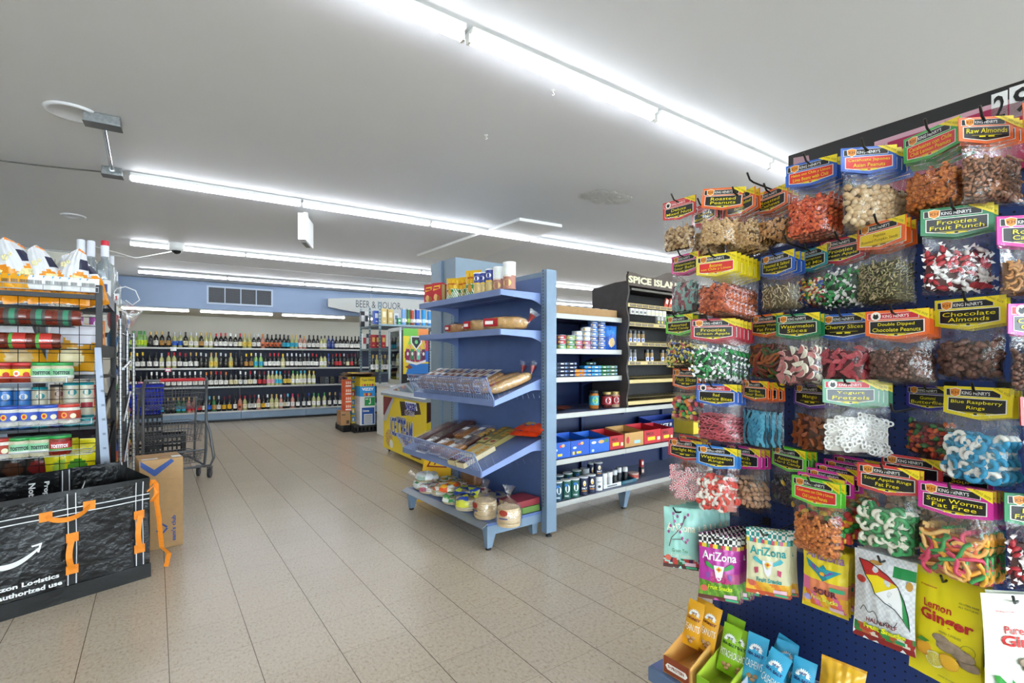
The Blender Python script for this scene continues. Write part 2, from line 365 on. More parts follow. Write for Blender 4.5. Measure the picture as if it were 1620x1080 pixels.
# camera dome
p=cp(279,389,CZ-.03)
t=thing('security_camera','white dome security camera on the ceiling in the third light row','camera',CAM,(p.x,p.y,CZ))
MB().lathe([(.085,0),(.085,-.05),(.075,-.085),(.05,-.09)],M('e8e8e6',.3),20).build('housing',t); mb=MB(); mb.ball((0,0,-.085),(.055,.055,.045),M('17181a',.08),2); mb.build('dome',t)
p0=cp(279,398,CZ-.08); p1=cp(190,410,CZ-.01)
mb=MB(); mb.tube([(p0.x,p0.y,CZ-.07),(p0.x-.5,p0.y,CZ-.16),(p0.x-1.0,p0.y-.1,CZ-.02)],.006,FIX,6); tag(mb.build('cable'),'white cable drooping from the dome camera','cable')
# ventilation grille on soffit
xa=ROOM.xu(330,SL); xb=ROOM.xu(429,SL); z1=ROOM.zv(xa,SL,454); z0=ROOM.zv(xa,SL,478)
t=thing('vent_grille','dark return air grille in a pale frame on the blue soffit','vent',ROOM,(xa,SL,0)); w=xb-xa
mb=MB(); fm=M('a9b6c8',.5); mb.box(0,w,-.02,0,z1,z1+.03,fm); mb.box(0,w,-.02,0,z0-.03,z0,fm); mb.box(-.03,0,-.02,0,z0-.03,z1+.03,fm); mb.box(w,w+.03,-.02,0,z0-.03,z1+.03,fm)
for k in range(1,4): mb.box(w*k/4-.008,w*k/4+.008,-.02,0,z0,z1,fm)
mb.build('frame',t); mb=MB(); mb.box(0,w,-.004,-.001,z0,z1,M('26282c',.7)); mb.build('backing',t)
mb=MB()
for k in range(14): z=z0+(z1-z0)*(k+.5)/14; mb.box(0,w,-.015,-.006,z-.003,z+.003,M('55585e',.5))
for k in range(60): x=w*(k+.5)/60; mb.box(x-.002,x+.002,-.016,-.012,z0,z1,M('55585e',.5))
mb.build('louvres',t)
# beer & liquor sign, hung from the ceiling
sl=10.45; x0=ROOM.xu(519,sl); x1=ROOM.xu(760,sl); wS=x1-x0
zt=ROOM.zv(x0,sl,472); zb=ROOM.zv(x0,sl,485)
t=thing('hanging_sign','long white tapered sign reading BEER and LIQUOR before the blue soffit','sign',ROOM,(x0,sl,0))
up=[(wS*k/12,zt+.10*math.sin(PI*k/12)) for k in range(13)]; dn=[(wS*k/12,zb-.17*math.sin(PI*k/12)) for k in range(13)]
mb=MB(); mb.prism(up+dn[::-1],'y',0,.03,M('a9a9a4',.6)); mb.build('board',t)
xt0=ROOM.xu(563,sl)-x0; xt1=ROOM.xu(634,sl)-x0
mb=MB(); mb.text('BEER & LIQUOR',xt0,xt1,ROOM.zv(x0+xt0,sl,488),ROOM.zv(x0+xt0,sl,476)+.02,M('3b4148',.5),flat(-.003),0); mb.build('lettering',t)
for k in (.25,.75): mb=MB(); mb.tube([(wS*k,.015,zt+.07),(wS*k,.015,CZ)],.004,STEEL,6); mb.build('hanger',t)
# ================================================================= WINE WALL
WF=11.88
def wine_sections():
    xs=[-1.28,-.54,.68,1.95,3.2,4.45]
    n=0
    for i in range(5):
        a,b=xs[i],xs[i+1]; t=thing('wine_shelf_unit','%s section from the left of the dark wine shelving'%ordn(i),'shelving',ROOM,(a,WF,0),0,'wine shelving sections'); w=b-a
        mb=MB(); mb.box(0,w,.42,.46,.1,1.62,NAVY); mb.build('back_panel',t)
        MB().box(.002,w-.002,.02,.44,.0,.045,BLKM).build('kick_plate',t)
        mb=MB(); mb.box(.002,w-.002,0,.44,.05,.2,BGREY,.004); mb.build('base',t)
        mb=MB(); mb.box(.002,w-.002,-.02,.0,.19,.225,LIP,.003); mb.box(.002,w-.002,0,.42,.2,.22,LIP); mb.build('base_deck',t)
        for z,d in ((.73,.06),(1.115,.08),(1.53,.1)):
            s=MB().box(.003,w-.003,d,.42,z-.02,z,M('6f7684',.4,.2)); s.box(.003,w-.003,d-.015,d,z-.032,z+.004,LIP,.003); s.build('shelf',t)
        for x in (0,w): mb=MB(); mb.box(x-.012,x+.012,.40,.43,.05,1.62,DSTEEL); mb.build('upright',t)
wine_sections()
CAPC=dict(k='202024',g='c9a45a',s='c9ccd2',r='c22a35',y='f0c818',G='3f9a4a',b='2b4aa8',c='58b8dc',m='7c1e2c',o='d8803c',w='f0f0f0',p='5a3a8c',i='d8306a')
GLC={'D':'1b1d1c','P':'b9b97c','G':'3e7a4a','R':'c98a78','B':'24356e','L':'8ab86a'}
LBC=dict(w='f2f0ea',c='ece2b8',k='26262a',b='1f5fd0',l='c4e020',t='2cb0d0',y='f0b820',r='c83038',g='b8863c',a='e07848',i='e8a0b0',n='2a4a9a',e='e8c850')
CN=dict(k='black',g='gold',s='silver',r='red',y='yellow',G='green',b='blue',c='azure',m='maroon',o='copper',w='white',p='purple',i='pink')
GN={'D':'dark','P':'pale','G':'green','R':'rose','B':'blue','L':'greenish'}
LN=dict(w='white',c='cream',k='black',b='blue',l='lime',t='turquoise',y='yellow',r='red',g='gold',a='picture',i='pink',n='navy',e='straw')
def bottle(cap,gl,lb,h=.315,r=.041):
    mb=MB(); m=M(GLC[gl],.07,0,coat=.5); s=h/.315
    mb.lathe([(.034*r/.038,0),(r,.008),(r,.175*s),(r*.86,.205*s),(r*.42,.235*s),(.0155,.255*s),(.0155,.262*s)],m,14)
    o=mb.build('wine_bottle')
    mb=MB(); mb.lathe([(.0165,.25*s),(.0165,.31*s),(.015,.315*s)],M(CAPC[cap],.35,.3),12); mb.build('capsule',o)
    if lb:
        mb=MB(); lm=M(LBC[lb],.6); mb.lathe([(r+.0006,.045*s),(r+.0006,.135*s)],lm,14,caps=False)
        dk=M('44464c' if lb not in 'kn' else 'd0c8a8',.6); sf=cyl(r+.0012)
        mb.rect(-.018,.018,.1*s,.108*s,dk,sf,3,1); mb.rect(-.012,.012,.075*s,.08*s,dk,sf,2,1)
        if lb=='a': mb.rect(-.026,.026,.05*s,.095*s,M('5a2418',.6),sf,4,1)
        mb.build('label',o)
    return o
def r6(xs,base=180,sc=6): return [(base+x/sc,c) for x,c in xs]
top_=r6([(112,'gDe'),(147,'wDl'),(190,'GPw'),(240,'GLl'),(262,'GLl'),(293,'GLl'),(350,'gDk'),(400,'gDw'),(457,'gDg'),(522,'kDg'),(577,'sPb'),(631,'sPb'),(682,'kDc'),(733,'sPw'),(783,'sPw'),(830,'gDg'),(875,'gPw'),(920,'gPw'),(972,'rDw'),(1018,'rDw'),(1060,'rDw'),(1108,'wDw'),(1155,'wDw'),(1200,'rDc'),(1243,'gPe'),(1288,'gPe'),(1330,'sDw'),(1375,'sDw')])+\
 r6([(215,'oRa'),(258,'kDa'),(300,'kDa'),(340,'kDa'),(378,'kDa'),(417,'kDt'),(455,'kDt'),(492,'gPt'),(530,'gPt'),(570,'kRw'),(610,'gRw'),(655,'kDw'),(697,'kDw'),(735,'kDw'),(770,'kPw'),(803,'kPw'),(840,'kBn'),(877,'kBn'),(912,'kDw'),(950,'kDw'),(985,'kDw'),(1018,'kDw'),(1058,'kDw'),(1092,'kDw'),(1125,'kDw')],380)
sec_=r6([(118,'gPw'),(168,'yPw'),(222,'yDw'),(275,'yDw'),(340,'kDw'),(400,'kDw'),(455,'sPw'),(520,'rPw'),(573,'rPw'),(627,'rDw'),(680,'rDw'),(730,'gDw'),(783,'gDw'),(828,'sDk'),(875,'sDk'),(925,'gPe'),(970,'gPe'),(1015,'sDk'),(1062,'sDk'),(1110,'gPe'),(1160,'kDk'),(1210,'kDk'),(1258,'yDg'),(1305,'yDg'),(1348,'sLt'),(1395,'sLt')])+\
 r6([(240,'kDw'),(283,'rDw'),(323,'rDw'),(362,'rDw'),(405,'yPc'),(448,'sDw'),(490,'sDw'),(533,'sDw'),(570,'sDw'),(612,'sDw'),(650,'sDw'),(687,'rDw'),(724,'rDw'),(768,'kPw'),(803,'kPw'),(838,'bBk'),(877,'mDk'),(912,'rDr'),(947,'rDr'),(985,'sDk'),(1020,'mDc'),(1058,'mDr'),(1092,'mDk'),(1127,'kDk')],380)
thi_=r6([(130,'wDw'),(178,'wDw'),(230,'kDi'),(280,'kDk'),(322,'wDw'),(367,'wDw'),(412,'wDw'),(462,'wDw'),(512,'wDw'),(560,'wDw'),(608,'wDw'),(650,'wDw'),(695,'wDw'),(742,'wDw'),(790,'oDw'),(832,'oDw'),(873,'rDw'),(915,'rDw'),(958,'oDw'),(1002,'kDc'),(1043,'kDc'),(1082,'wDw'),(1126,'wDw'),(1166,'rDc'),(1205,'sDw'),(1245,'mDr'),(1285,'mDr'),(1322,'sPi'),(1356,'sPi'),(1390,'cPt')],180,5.4)+\
 r6([(292,'cPt'),(342,'mDe'),(385,'mDe'),(428,'GPw'),(475,'GPw'),(513,'cPw'),(553,'cPw'),(603,'yPw'),(649,'yPw')],400,6.75)
fou_=r6([(125,'gDk'),(165,'gDk'),(405,'gDG'[:2]+'t'),(463,'gDk'),(510,'gDk'),(552,'gGt'),(597,'gGt'),(642,'gRr'),(686,'gRr'),(730,'kDr'),(775,'kDw'),(817,'cDb'),(855,'gGg'),(897,'sDw'),(942,'mDy'),(988,'mDy'),(1037,'kDw'),(1078,'mRa'),(1120,'rPc'),(1162,'mDw'),(1199,'mDw'),(1237,'wRc'),(1277,'kDy'),(1313,'wDw'),(1350,'gPc'),(1390,'gPc')],180,5.4)+\
 r6([(300,'wRw'),(337,'mDc'),(374,'cDw'),(425,'iRw'),(480,'rDw'),(545,'kDw'),(600,'bDw'),(650,'GPw'),(700,'GPw'),(763,'GPw'),(820,'gDw'),(880,'gDw'),(930,'pDw'),(980,'gPc'),(1030,'cDw')],400,6.75)
for rn_,seq,z,d in (('top',top_,1.53,.145),('second',sec_,1.115,.125),('third',thi_,.73,.105),('bottom',fou_,.222,.06)):
    for i,(u,c) in enumerate(seq):
        r=.041 if (i*7+3)%5 else .038; hh=.315 if (i*5+2)%4 else .30
        key=('wb',c,r)
        o=POOL.get(key,lambda:bottle(c[0],c[1],c[2],.315,r),'%s bottle, %s capsule and %s label, %s from left on the %s wine shelf'%(GN[c[1]],CN[c[0]],LN[c[2]],ordn(i),rn_),'wine bottle','wine bottles on the %s shelf'%rn_)
        put(o,ROOM,ROOM.xu(u,WF+d),WF+d,z,((i*37)%11-5)*.05); o.scale=(1,1,hh/.315)
# boxed wines
for i,(x,cc,nm) in enumerate(((740,'3a3c40','plain black'),(790,'8a98a4','grey framed'),(850,'9a9a58','olive framed'),(938,'e090a0','pink framed'),(1008,'d06a80','rose framed'))):
    u=400+x/6.75; w=.085
    t=thing('wine_carton','black boxed wine carton, %s, on the third wine shelf'%nm,'carton',ROOM,(ROOM.xu(u,WF+.12),WF+.12,.73),0,'boxed wine cartons on the third wine shelf')
    MB().box(-.05,.05,0,.12,0,.17,M('1a1a1e',.4),.003).build('carton',t)
    mb=MB(); s=flat(-.001); fm=M(cc,.5)
    for q in ((-.032,.032,.03,.034),(-.032,.032,.12,.124),(-.032,-.028,.03,.124),(.028,.032,.03,.124),(-.02,.02,.07,.078),(-.03,.03,.14,.148)): mb.rect(*q,fm,s)
    mb.build('label',t)
# shelf price signs
for u,v,l,cc in ((274.5,550,'small white price card on the top wine shelf edge','e8eef4'),(266,585,'small red and white price card on the second wine shelf edge','d85a78')):
    z=1.53 if v<560 else 1.115; d=.08 if v<560 else .06
    x=ROOM.xu(u,WF+d); mb=MB(); mb.box(-.05,.05,-.012,-.009,-.075,.0,M(cc,.5)); mb.box(-.038,.038,-.0135,-.012,-.06,-.015,M('f4f4f4',.5)); mb.text('SALE' if 0 else 'WINE',-.03,.03,-.045,-.028,M('404858',.5),flat(-.0145)) if 0 else None
    o=mb.build('price_card'); put(o,ROOM,x,WF+d,z+.006); tag(o,l,'price card')
# ================================================================= generic packages
def pouchf(w,h,t,seal=.06,seed=0,wr=.0015):
    """front surface of a filled pouch: x in -w/2..w/2, z 0..h -> point (front towards -y)"""
    rn=random.Random(seed); ph=[rn.uniform(0,6) for _ in range(6)]
    def s(x,z,sg=-1):
        a=min(1,abs(2*x/w)); b=min(1,max(0,z/h)); e=seal
        bz=0 if (b<e or b>1-e) else math.sin(PI*(b-e)/(1-2*e))**.55
        th=t*(1-a**2.6)*bz
        wv=wr*(math.sin(31*x/w+ph[0]+5*b)+.8*math.sin(17*b+ph[1]+9*x/w)+.6*math.sin(43*b+ph[2]-14*x/w))*(.35+.65*(1-a))*(1 if bz>0 else .4)
        pin=1-.05*math.sin(PI*b)
        return (x*pin, sg*(th+wv*.9) if sg<0 else th+wv*.7+.0004, z)
    return s
def pouch_mesh(mb,w,h,t,mat,nx=14,nz=18,seed=0,seal=.06,wr=.0015,art=None,backmat=None):
    s=pouchf(w,h,t,seal,seed,wr)
    if art: mb.art(-w/2,w/2,0,h,nx,nz,s,art)
    else: mb.rect(-w/2,w/2,0,h,mat,s,nx,nz)
    mb.rect(w/2,-w/2,0,h,backmat or mat,lambda x,z:s(x,z,1),max(6,nx//2),max(8,nz//2))
    # closed rim
    return s
def loft_loaf(mb,L,w,h,mat,seed=0,n=16,k=14,p=2.6,rough=.03):
    """a loaf / bag lying along x, base at z=0"""
    rn=random.Random(seed); vs=[]
    for i in range(n+1):
        u=-1+2*i/n; e=(1-abs(u)**p)**(1/2.2) if abs(u)<1 else 0
        for j in range(k):
            a=2*PI*j/k; c,s_=math.cos(a),math.sin(a); q=1+rough*rn.uniform(-1,1)
            y=w/2*e*q*math.copysign(abs(c)**.7,c); z=h/2+h/2*e*q*math.copysign(abs(s_)**.8,s_)
            if s_<0: z=h/2-h/2*(e**.4)*abs(s_)**.5
            vs.append((u*L/2,y,max(0,z)))
    fs=[(i*k+j,i*k+(j+1)%k,(i+1)*k+(j+1)%k,(i+1)*k+j) for i in range(n) for j in range(k)]
    mb.add(vs,fs,mat,True)
def carton(w,d,h,mat,bev=.002,name='carton'):
    mb=MB(); mb.box(-w/2,w/2,0,d,0,h,mat,bev); return mb
def twist(mb,c,mat,r=.03,h=.07,seed=0,n=14):
    """the flared end of a tied bag, at c going up"""
    rn=random.Random(seed); pr=[(r*.25,0),(r*.3,h*.2),(r*.7,h*.6),(r*1.0,h)]; vs=[]
    for rr,z in pr:
        for j in range(n):
            a=2*PI*j/n; q=1+(.35*(j%2)*(z/h)); vs.append((c[0]+rr*q*math.cos(a),c[1]+rr*q*math.sin(a)*.6,c[2]+z+rn.uniform(0,.01)*(z/h)))
    mb.add(vs,[(i*n+j,i*n+(j+1)%n,(i+1)*n+(j+1)%n,(i+1)*n+j) for i in range(3) for j in range(n)],mat,True)
# ================================================================= JAR RACK (front left)
RW=1.25
t=thing('wire_snack_rack','black wire snack rack at the left with dip jars in its front trays','rack',LR,(0,0,0))
for x,y,zt,nm in ((0,0,1.80,'post'),(0,.66,1.74,'post'),(-RW,0,1.80,'post'),(-RW,.66,1.74,'post')):
    mb=MB(); mb.box(x-.018,x+.018,y-.018,y+.018,0,zt,BLKM,.003); mb.build(nm,t)
mb=MB(); mb.box(-RW,0,0,.03,1.70,1.73,BLKM); mb.box(-RW,0,.63,.66,1.66,1.69,BLKM); mb.add([(0,0,1.72),(.012,0,1.72),(.012,.66,1.66),(0,.66,1.66),(0,0,1.80),(.012,0,1.80),(.012,.66,1.74),(0,.66,1.74)],[(0,3,2,1),(4,5,6,7),(0,1,5,4),(1,2,6,5),(2,3,7,6),(3,0,4,7)],BLKM); mb.build('top_frame',t)
mb=MB()
for k in range(40): x=-RW+RW*k/39; mb.tube([(x,-.02,1.745),(x,.66,1.70)],.0022,DSTEEL,4)
for y,z in ((-.03,1.78),(-.03,1.745),(.2,1.735),(.4,1.72)): mb.tube([(-RW,y,z),(0,y,z)],.003,STEEL,5)
for k in range(14): x=-RW+RW*k/13; mb.tube([(x,-.03,1.745),(x,-.03,1.785)],.002,STEEL,4)
mb.build('top_basket',t)
mb=MB()
for k in range(12): x=-RW+(RW-.11)*k/11; mb.tube([(x,.015,.45),(x,.015,1.72)],.0022,BLKM,4)
for k in range(20): z=.5+1.2*k/19; mb.tube([(-RW,.012,z),(-.02,.012,z)],.0022,BLKM,4)
mb.build('front_grid',t)
LSZ=[.30,.42,.80,1.16]
for z in LSZ[1:]: mb=MB(); mb.box(-RW,0,.08,.62,z-.02,z,BLKM); mb.build('shelf',t)
MB().box(-.17,0,.22,.62,1.31,1.33,BLKM).build('shelf',t)
mb=MB()
for za,zb in ((.45,.75),(.85,1.1),):
    mb.hexa([(.0,.02,za),(.012,.02,za),(.012,.64,zb),(.0,.64,zb),(.0,.02,za+.03),(.012,.02,za+.03),(.012,.64,zb+.03),(.0,.64,zb+.03)],BLKM)
for z in (1.38,): mb.box(0,.012,.0,.66,z-.09,z,BLKM)
mb.build('side_brace',t)
# pale foreground rail leaning at the right corner
t=thing('shelf_rail','pale grey slotted rail leaning on the corner of the jar rack','rail',LR,(0,0,0))
mb=MB(); mb.hexa([(.03,-.07,.25),(.085,-.07,.25),(.085,-.045,.25),(.03,-.045,.25),(-.02,-.045,1.36),(.015,-.045,1.36),(.015,-.025,1.36),(-.02,-.025,1.36)],M('8d95a4',.4,.3)); mb.build('rail',t)
mb=MB()
for k in range(7): z=.55+k*.1; q=(z-.25)/1.37; mb.box(.045-.05*q,.062-.05*q,-.074+.03*q,-.069+.03*q,z,z+.015,M('6c7480',.5))
mb.build('slots',t)
trays=[]
def tray(z,x0,x1,y0,y1,lab,mat,h=.035,front=None):
    t=thing('wire_tray',lab,'tray',LR,(0,0,z),0,'wire trays of the jar rack')
    mb=MB(); n=int((x1-x0)/.03)
    for k in range(n+1): x=x0+(x1-x0)*k/n; mb.tube([(x,y1,0),(x,y0,0)],.0018,mat,4)
    for y in (y0,(y0+y1)/2,y1): mb.tube([(x0,y,0),(x1,y,0)],.0028,mat,5)
    mb.build('base_grid',t)
    mb=MB(); mb.tube([(x0,y1,h),(x0,y0,h),(x1,y0,h),(x1,y1,h)],.0032,mat,6)
    for x in (x0,(x0+x1)/2,x1): mb.tube([(x,y0,0),(x,y0,h)],.0028,mat,5)
    mb.build('rim',t)
tray(1.500,-1.25,-.13,-.125,.01,'topmost black wire tray with three salsa jars on their sides',BLKM)
tray(1.345,-1.25,-.23+.2,-.125,.01,'second black wire tray from the top with jars on their sides',BLKM)
tray(1.125,-1.25,-.15,-.14,.01,'third wire tray from the top with red and green lidded jars',STEEL)
tray(.845,-1.25,-.02,-.15,.01,'fourth wire tray from the top with blue lidded dip jars',STEEL)
tray(.640,-1.25,-.02,-.15,.01,'bottom wire tray with green lidded jars',STEEL)
def jar(lid,body,band,band2,word,wc,r=.061,h=.128,art=None):
    t=thing('dip_jar','','jar'); B=M(body,.12,0,.25,55,coat=.6)
    MB().lathe([(r*.9,0),(r,.008),(r,h*.72),(r*.93,h*.80),(r*.9,h*.84)],B,24).build('glass_jar',t)
    mb=MB(); lm=M(lid,.3,0,coat=.3); mb.lathe([(r*.92,h*.84),(r*.96,h*.85),(r*.96,h*.99),(r*.92,h)],lm,24); mb.build('lid',t)
    mb=MB(); mb.lathe([(r+.0006,h*.2),(r+.0006,h*.68)],M(band,.5),24,caps=False)
    if band2: mb.lathe([(r+.001,h*.2),(r+.001,h*.34)],M(band2,.5),24,caps=False)
    sf=cyl(r+.0018)
    if word: mb.text(word,-.046,.046,h*.38,h*.56,M(wc,.5),sf,.05)
    elif art: 
        mb.disc(-.022,h*.45,.016,h*.15,M(art[0],.5),sf); mb.disc(.026,h*.40,.017,h*.13,M(art[1],.5),sf); mb.disc(-.022,h*.45,.009,h*.08,M(art[2],.5),sf)
    mb.build('label',t); return t
JT={'queso':('2f9a48','d9cfb0','8cc89a','e8e8e0','TOSTITOS','1c2230',None),'salsa':('d03a3a','8c2c1a','f0d020','d83020','','',('ffffff','c83020','e86030')),
    'tsalsa':('2f9a48','8c2418','b8302a','60a050','TOSTITOS','f6f6f6',None),'ranch':('2c4fae','e8e4dc','3450b0','3450b0','','',('f0c030','f4ecc8','d02828')),
    'onion':('c8382c','ece4d8','b84028','b84028','','',('f0a040','f4ecc8','d02828'))}
def jars(zl,yl,seq,row,group,lie=False):
    for i,(u,k,what) in enumerate(seq):
        x=LR.xu(u,yl); a=JT[k]
        o=POOL.get(('jar',k),lambda:jar(*a[:6],art=a[6]),'%s, %s from the right in the %s tray'%(what,ordn(i),row),'jar',group)
        if lie:
            put(o,LR,x-.064,yl,zl+.061,0); o.rotation_euler=(0,PI/2,LR.a) ; 
        else: put(o,LR,x,yl,zl,.12)
g='jars in the front wire trays'
jars(1.128,-.065,[(98,'queso','creamy dip jar with green lid'),(66.5,'queso','creamy dip jar with green lid'),(35,'salsa','red lidded salsa jar with yellow label'),(3,'salsa','red lidded salsa jar with yellow label')],'third',g)
jars(.848,-.075,[(109,'onion','pale dip jar with red lid'),(78,'ranch','pale dip jar with blue lid and label'),(47,'ranch','pale dip jar with blue lid and label'),(15,'ranch','pale dip jar with blue lid and label'),(-17,'ranch','pale dip jar with blue lid and label')],'fourth',g)
jars(.643,-.075,[(95,'tsalsa','red salsa jar with green lid'),(64,'queso','creamy dip jar with green lid'),(32,'queso','creamy dip jar with green lid'),(1,'onion','pale dip jar with red lid')],'bottom',g)
def lyjar(kind):
    r,h={'bbq':(.054,.185),'sal':(.052,.175)}[kind]
    t=thing('salsa_jar','','jar'); MB().lathe([(r*.85,0),(r,.01),(r,h*.8),(r*.8,h*.88)],M('7c2f20',.12,0,.3,50,coat=.6),24).build('glass_jar',t)
    lid={'bbq':'26201e','sal':'2f9a3c'}[kind]
    MB().lathe([(r*.85,h*.86),(r*.9,h*.87),(r*.9,h)],M(lid,.35),22).build('lid',t)
    mb=MB(); mb.lathe([(r+.0006,h*.25),(r+.0006,h*.64)],M({'bbq':'4a4440','sal':'c83a30'}[kind],.5),24,caps=False)
    sf=cyl(r+.0016,a0=-PI/2+PI/2*0)
    if kind=='sal':
        mb.lathe([(r+.001,h*.6),(r+.001,h*.7)],M('58a848',.5),24,caps=False)
    else: mb.lathe([(r+.001,h*.35),(r+.001,h*.5)],M('3c8a6a',.5),24,caps=False)
    mb.build('label',t)
    if kind=='sal':
        for a in range(4):
            mb2=MB(); mb2.text('TOSTITOS',-.022,.022,h*.3,h*.38,M('f8f8f8',.5),lambda x,z,a=a:cyl(r+.002,a0=a*PI/2)(z-h*.34,h*.4+x*1.6),.06); mb2.build('lettering',t)
    return t
for i,(u,k,z) in enumerate(((130,'bbq',1.50),(89,'bbq',1.50),(48,'bbq',1.50),(8,'bbq',1.50))):
    o=POOL.get(('lj',k),lambda:lyjar('bbq'),'brown sauce jar lying on its side, %s from the right in the topmost wire tray'%ordn(i),'jar','jars lying in the top wire trays')
    put(o,LR,LR.xu(u,-.06)-.0,-.06,z+.057); o.rotation_euler=(0,-PI/2,LR.a)
for i,(u,k,z) in enumerate(((98,'sal',1.345),(57,'sal',1.345),(14,'sal',1.345))):
    o=POOL.get(('lj',k),lambda:lyjar('sal'),'red salsa jar lying on its side, %s from the right in the second tray'%ordn(i),'jar','jars lying in the top wire trays')
    put(o,LR,LR.xu(u,-.06),-.06,z+.055); o.rotation_euler=(0,-PI/2,LR.a)
# dip sachets standing on the top front edge
def sachet(c):
    mb=MB(); pouch_mesh(mb,.075,.095,.012,M('f2f2f0' if c=='w' else 'f0a818',.3),8,8,3); o=mb.build('dip_sachet')
    mb=MB(); s=flat(-.0135)
    for k in range(9): mb.rect(-.018+k*.004,-.016+k*.004,.035,.06,M('303034',.5),s)
    mb.add([s(-.03,.075),s(-.018,.09),s(-.03,.09)],[(0,1,2)],M('38a0d8',.5)); mb.build('barcode',o); return o
for i,u in enumerate((147,135,118,104,92,78,62,50,38,24,10)):
    k='w' if i<8 else 'y'
    o=POOL.get(('sachet',k),lambda:sachet(k),'small %s dip sachet, %s from the right on the top of the jar rack'%('white' if k=='w' else 'orange',ordn(i)),'sachet','dip sachets on the top of the jar rack')
    put(o,LR,LR.xu(u,.0),.0,1.748,((i*5)%7-3)*.06)
# popcorn bags on top
def popbag(seed,lean):
    w,h,tk=.24,.40,.055
    def art(a,b):
        if b>.95 and a>.45: return M('f08a28',.3)
        if b>.52+.05*math.sin(a*9+seed): return M('e9e9ec',.28,0,.1,9) if not (.62<b<.8 and .74<a<.98) else M('2a2c48',.4)
        if .28<b<.5 and .55<a<.8: return M('efe4a8',.5)
        return M('f0981c',.3,0,.1,9)
    mb=MB(); pouch_mesh(mb,w,h,tk,M('e9e9ec',.28),22,26,seed,.05,.005,art,M('e4e4e8',.3)); mb.v=[(x*(1-.62*max(0,z/h-.45)/.55)+.02*max(0,z/h-.5)*(1 if seed%2 else -1)*3,y,z-.12*max(0,z/h-.75)*abs(x)/w*2) for x,y,z in mb.v]; o=mb.build('popcorn_bag')
    mb=MB(); s=pouchf(w,h,tk,.05,seed,.005); s2=off(s,.002)
    for x,z,r in ((-.05,.27,.02),(.02,.16,.028),(.06,.14,.022),(-.02,.29,.014),(.075,.18,.02)):
        for k in range(5): mb.ball(s2(x+r*.6*math.cos(k*1.3),z+r*.6*math.sin(k*1.3)),(r*.5,.003,r*.5),M('f3e9b4',.6),1)
    mb.text('POPCORN',-.09,.02,.15,.165,M('4a3010',.5),s2,.04); mb.build('printed_popcorn',o); return o
for i,(u,y,z,rz,rl,s_) in enumerate(((150,.10,1.735,-.3,.22,.92),(112,.06,1.74,-.1,-.05,1.0),(77,.07,1.74,.15,.1,1.0),(42,.06,1.74,.1,.18,1.1),(5,.06,1.74,.1,.28,1.0),(62,.30,1.72,.6,.0,.95),(96,.34,1.72,.5,-.2,.92),(20,.30,1.72,.2,.0,1))):
    seed=i%3
    o=POOL.get(('pop',seed),lambda:popbag(seed,0),'%s white and orange popcorn bag from right %s the jar rack'%(ordn(i) if i<5 else ordn(i-5),'on top of' if i<5 else 'in the back row on'),'snack bag','popcorn bags on top of the jar rack')
    put(o,LR,LR.xu(u,y),y,z-.08 if i<5 else z-.02,rz,0,-rl); o.scale=(s_*.86,s_,s_)
# bags, cans inside the rack
def chipbag(cols,w=.22,h=.30,t=.05,seed=0,word=None,wc='ffffff'):
    def art(a,b):
        k=0
        if b>.94 or b<.05: return M(cols[-1],.25)
        if (a-.5)**2*3+(b-.30)**2*6<.22: return M(cols[1],.3)
        if b>.62+.06*math.sin(a*7+seed): return M(cols[2%len(cols)],.28)
        return M(cols[0],.28)
    mb=MB(); s=pouch_mesh(mb,w,h,t,M(cols[0],.28),18,22,seed,.05,.004,art,M(cols[0],.3))
    if word: mb.text(word,-w*.36,w*.36,h*.66,h*.80,M(wc,.4),off(s,.003),.05)
    return mb.build('snack_bag')
def cann(cols,r=.04,h=.27,name='chip_canister'):
    t=thing(name,'','canister'); mb=MB()
    zs=[0,.25*h,.62*h,h*.94]; mb.lathe([(r,0),(r,.25*h),(r,.62*h),(r,.94*h)],None,20,mats=[M(c,.3,0,coat=.3) for c in cols[:3]]); mb.build('tube_body',t)
    sf=cyl(r+.001); mb=MB(); mb.disc(0,h*.78,r*.55,h*.07,M(cols[3],.4),sf); mb.rect(-r*.8,r*.8,h*.42,h*.54,M(cols[4],.4),sf,5,1); mb.build('label',t)
    MB().lathe([(r*1.02,h*.94),(r*1.02,h),(r*.95,h)],M(cols[5],.3),20).build('lid',t); return t
inner=[(30,'magenta'),(0,'')]
cA=('1f6fc0','2a80d0','2a78c8','f4f0e0','c02030','e8e8e8'); cB=('18a0a8','d8d0b8','d8d0b8','18888c','b02838','2098a0'); cC=('2a4cb0','c8a878','a8886a','602020','e0b050','303030'); cM=('b050a8','c060c0','c060c0','f0f0f0','7a2890','f0f0f0'); cO=('e88838','f0a050','e88838','f4f4f4','c04020','e8e8e8')
for i,(u,y,z,c,nm,sc) in enumerate(((136,.2,.80,cB,'teal',1.15),(113,.2,.80,cB,'teal',1.15),(92,.24,.80,cC,'brown and blue',1.1),(63,.18,.80,cB,'teal',1.05),(36,.18,.80,cA,'blue',1.05),(8,.2,.80,cA,'blue',1.05),(163,.30,1.335,cM,'magenta',1.0),(172,.42,1.335,cO,'orange',.95),(140,.3,1.182,cA,'blue',.55),(128,.4,1.182,cA,'blue',.55))):
    o=POOL.get(('can',c),lambda:cann(c),'%s chip canister inside the jar rack, %s in line from the right'%(nm,ordn(i)),'canister','chip canisters inside the jar rack')
    x=min(LR.xu(u,y),-.06); put(o,LR,x,y,z,.3); o.scale=(sc,sc,sc)
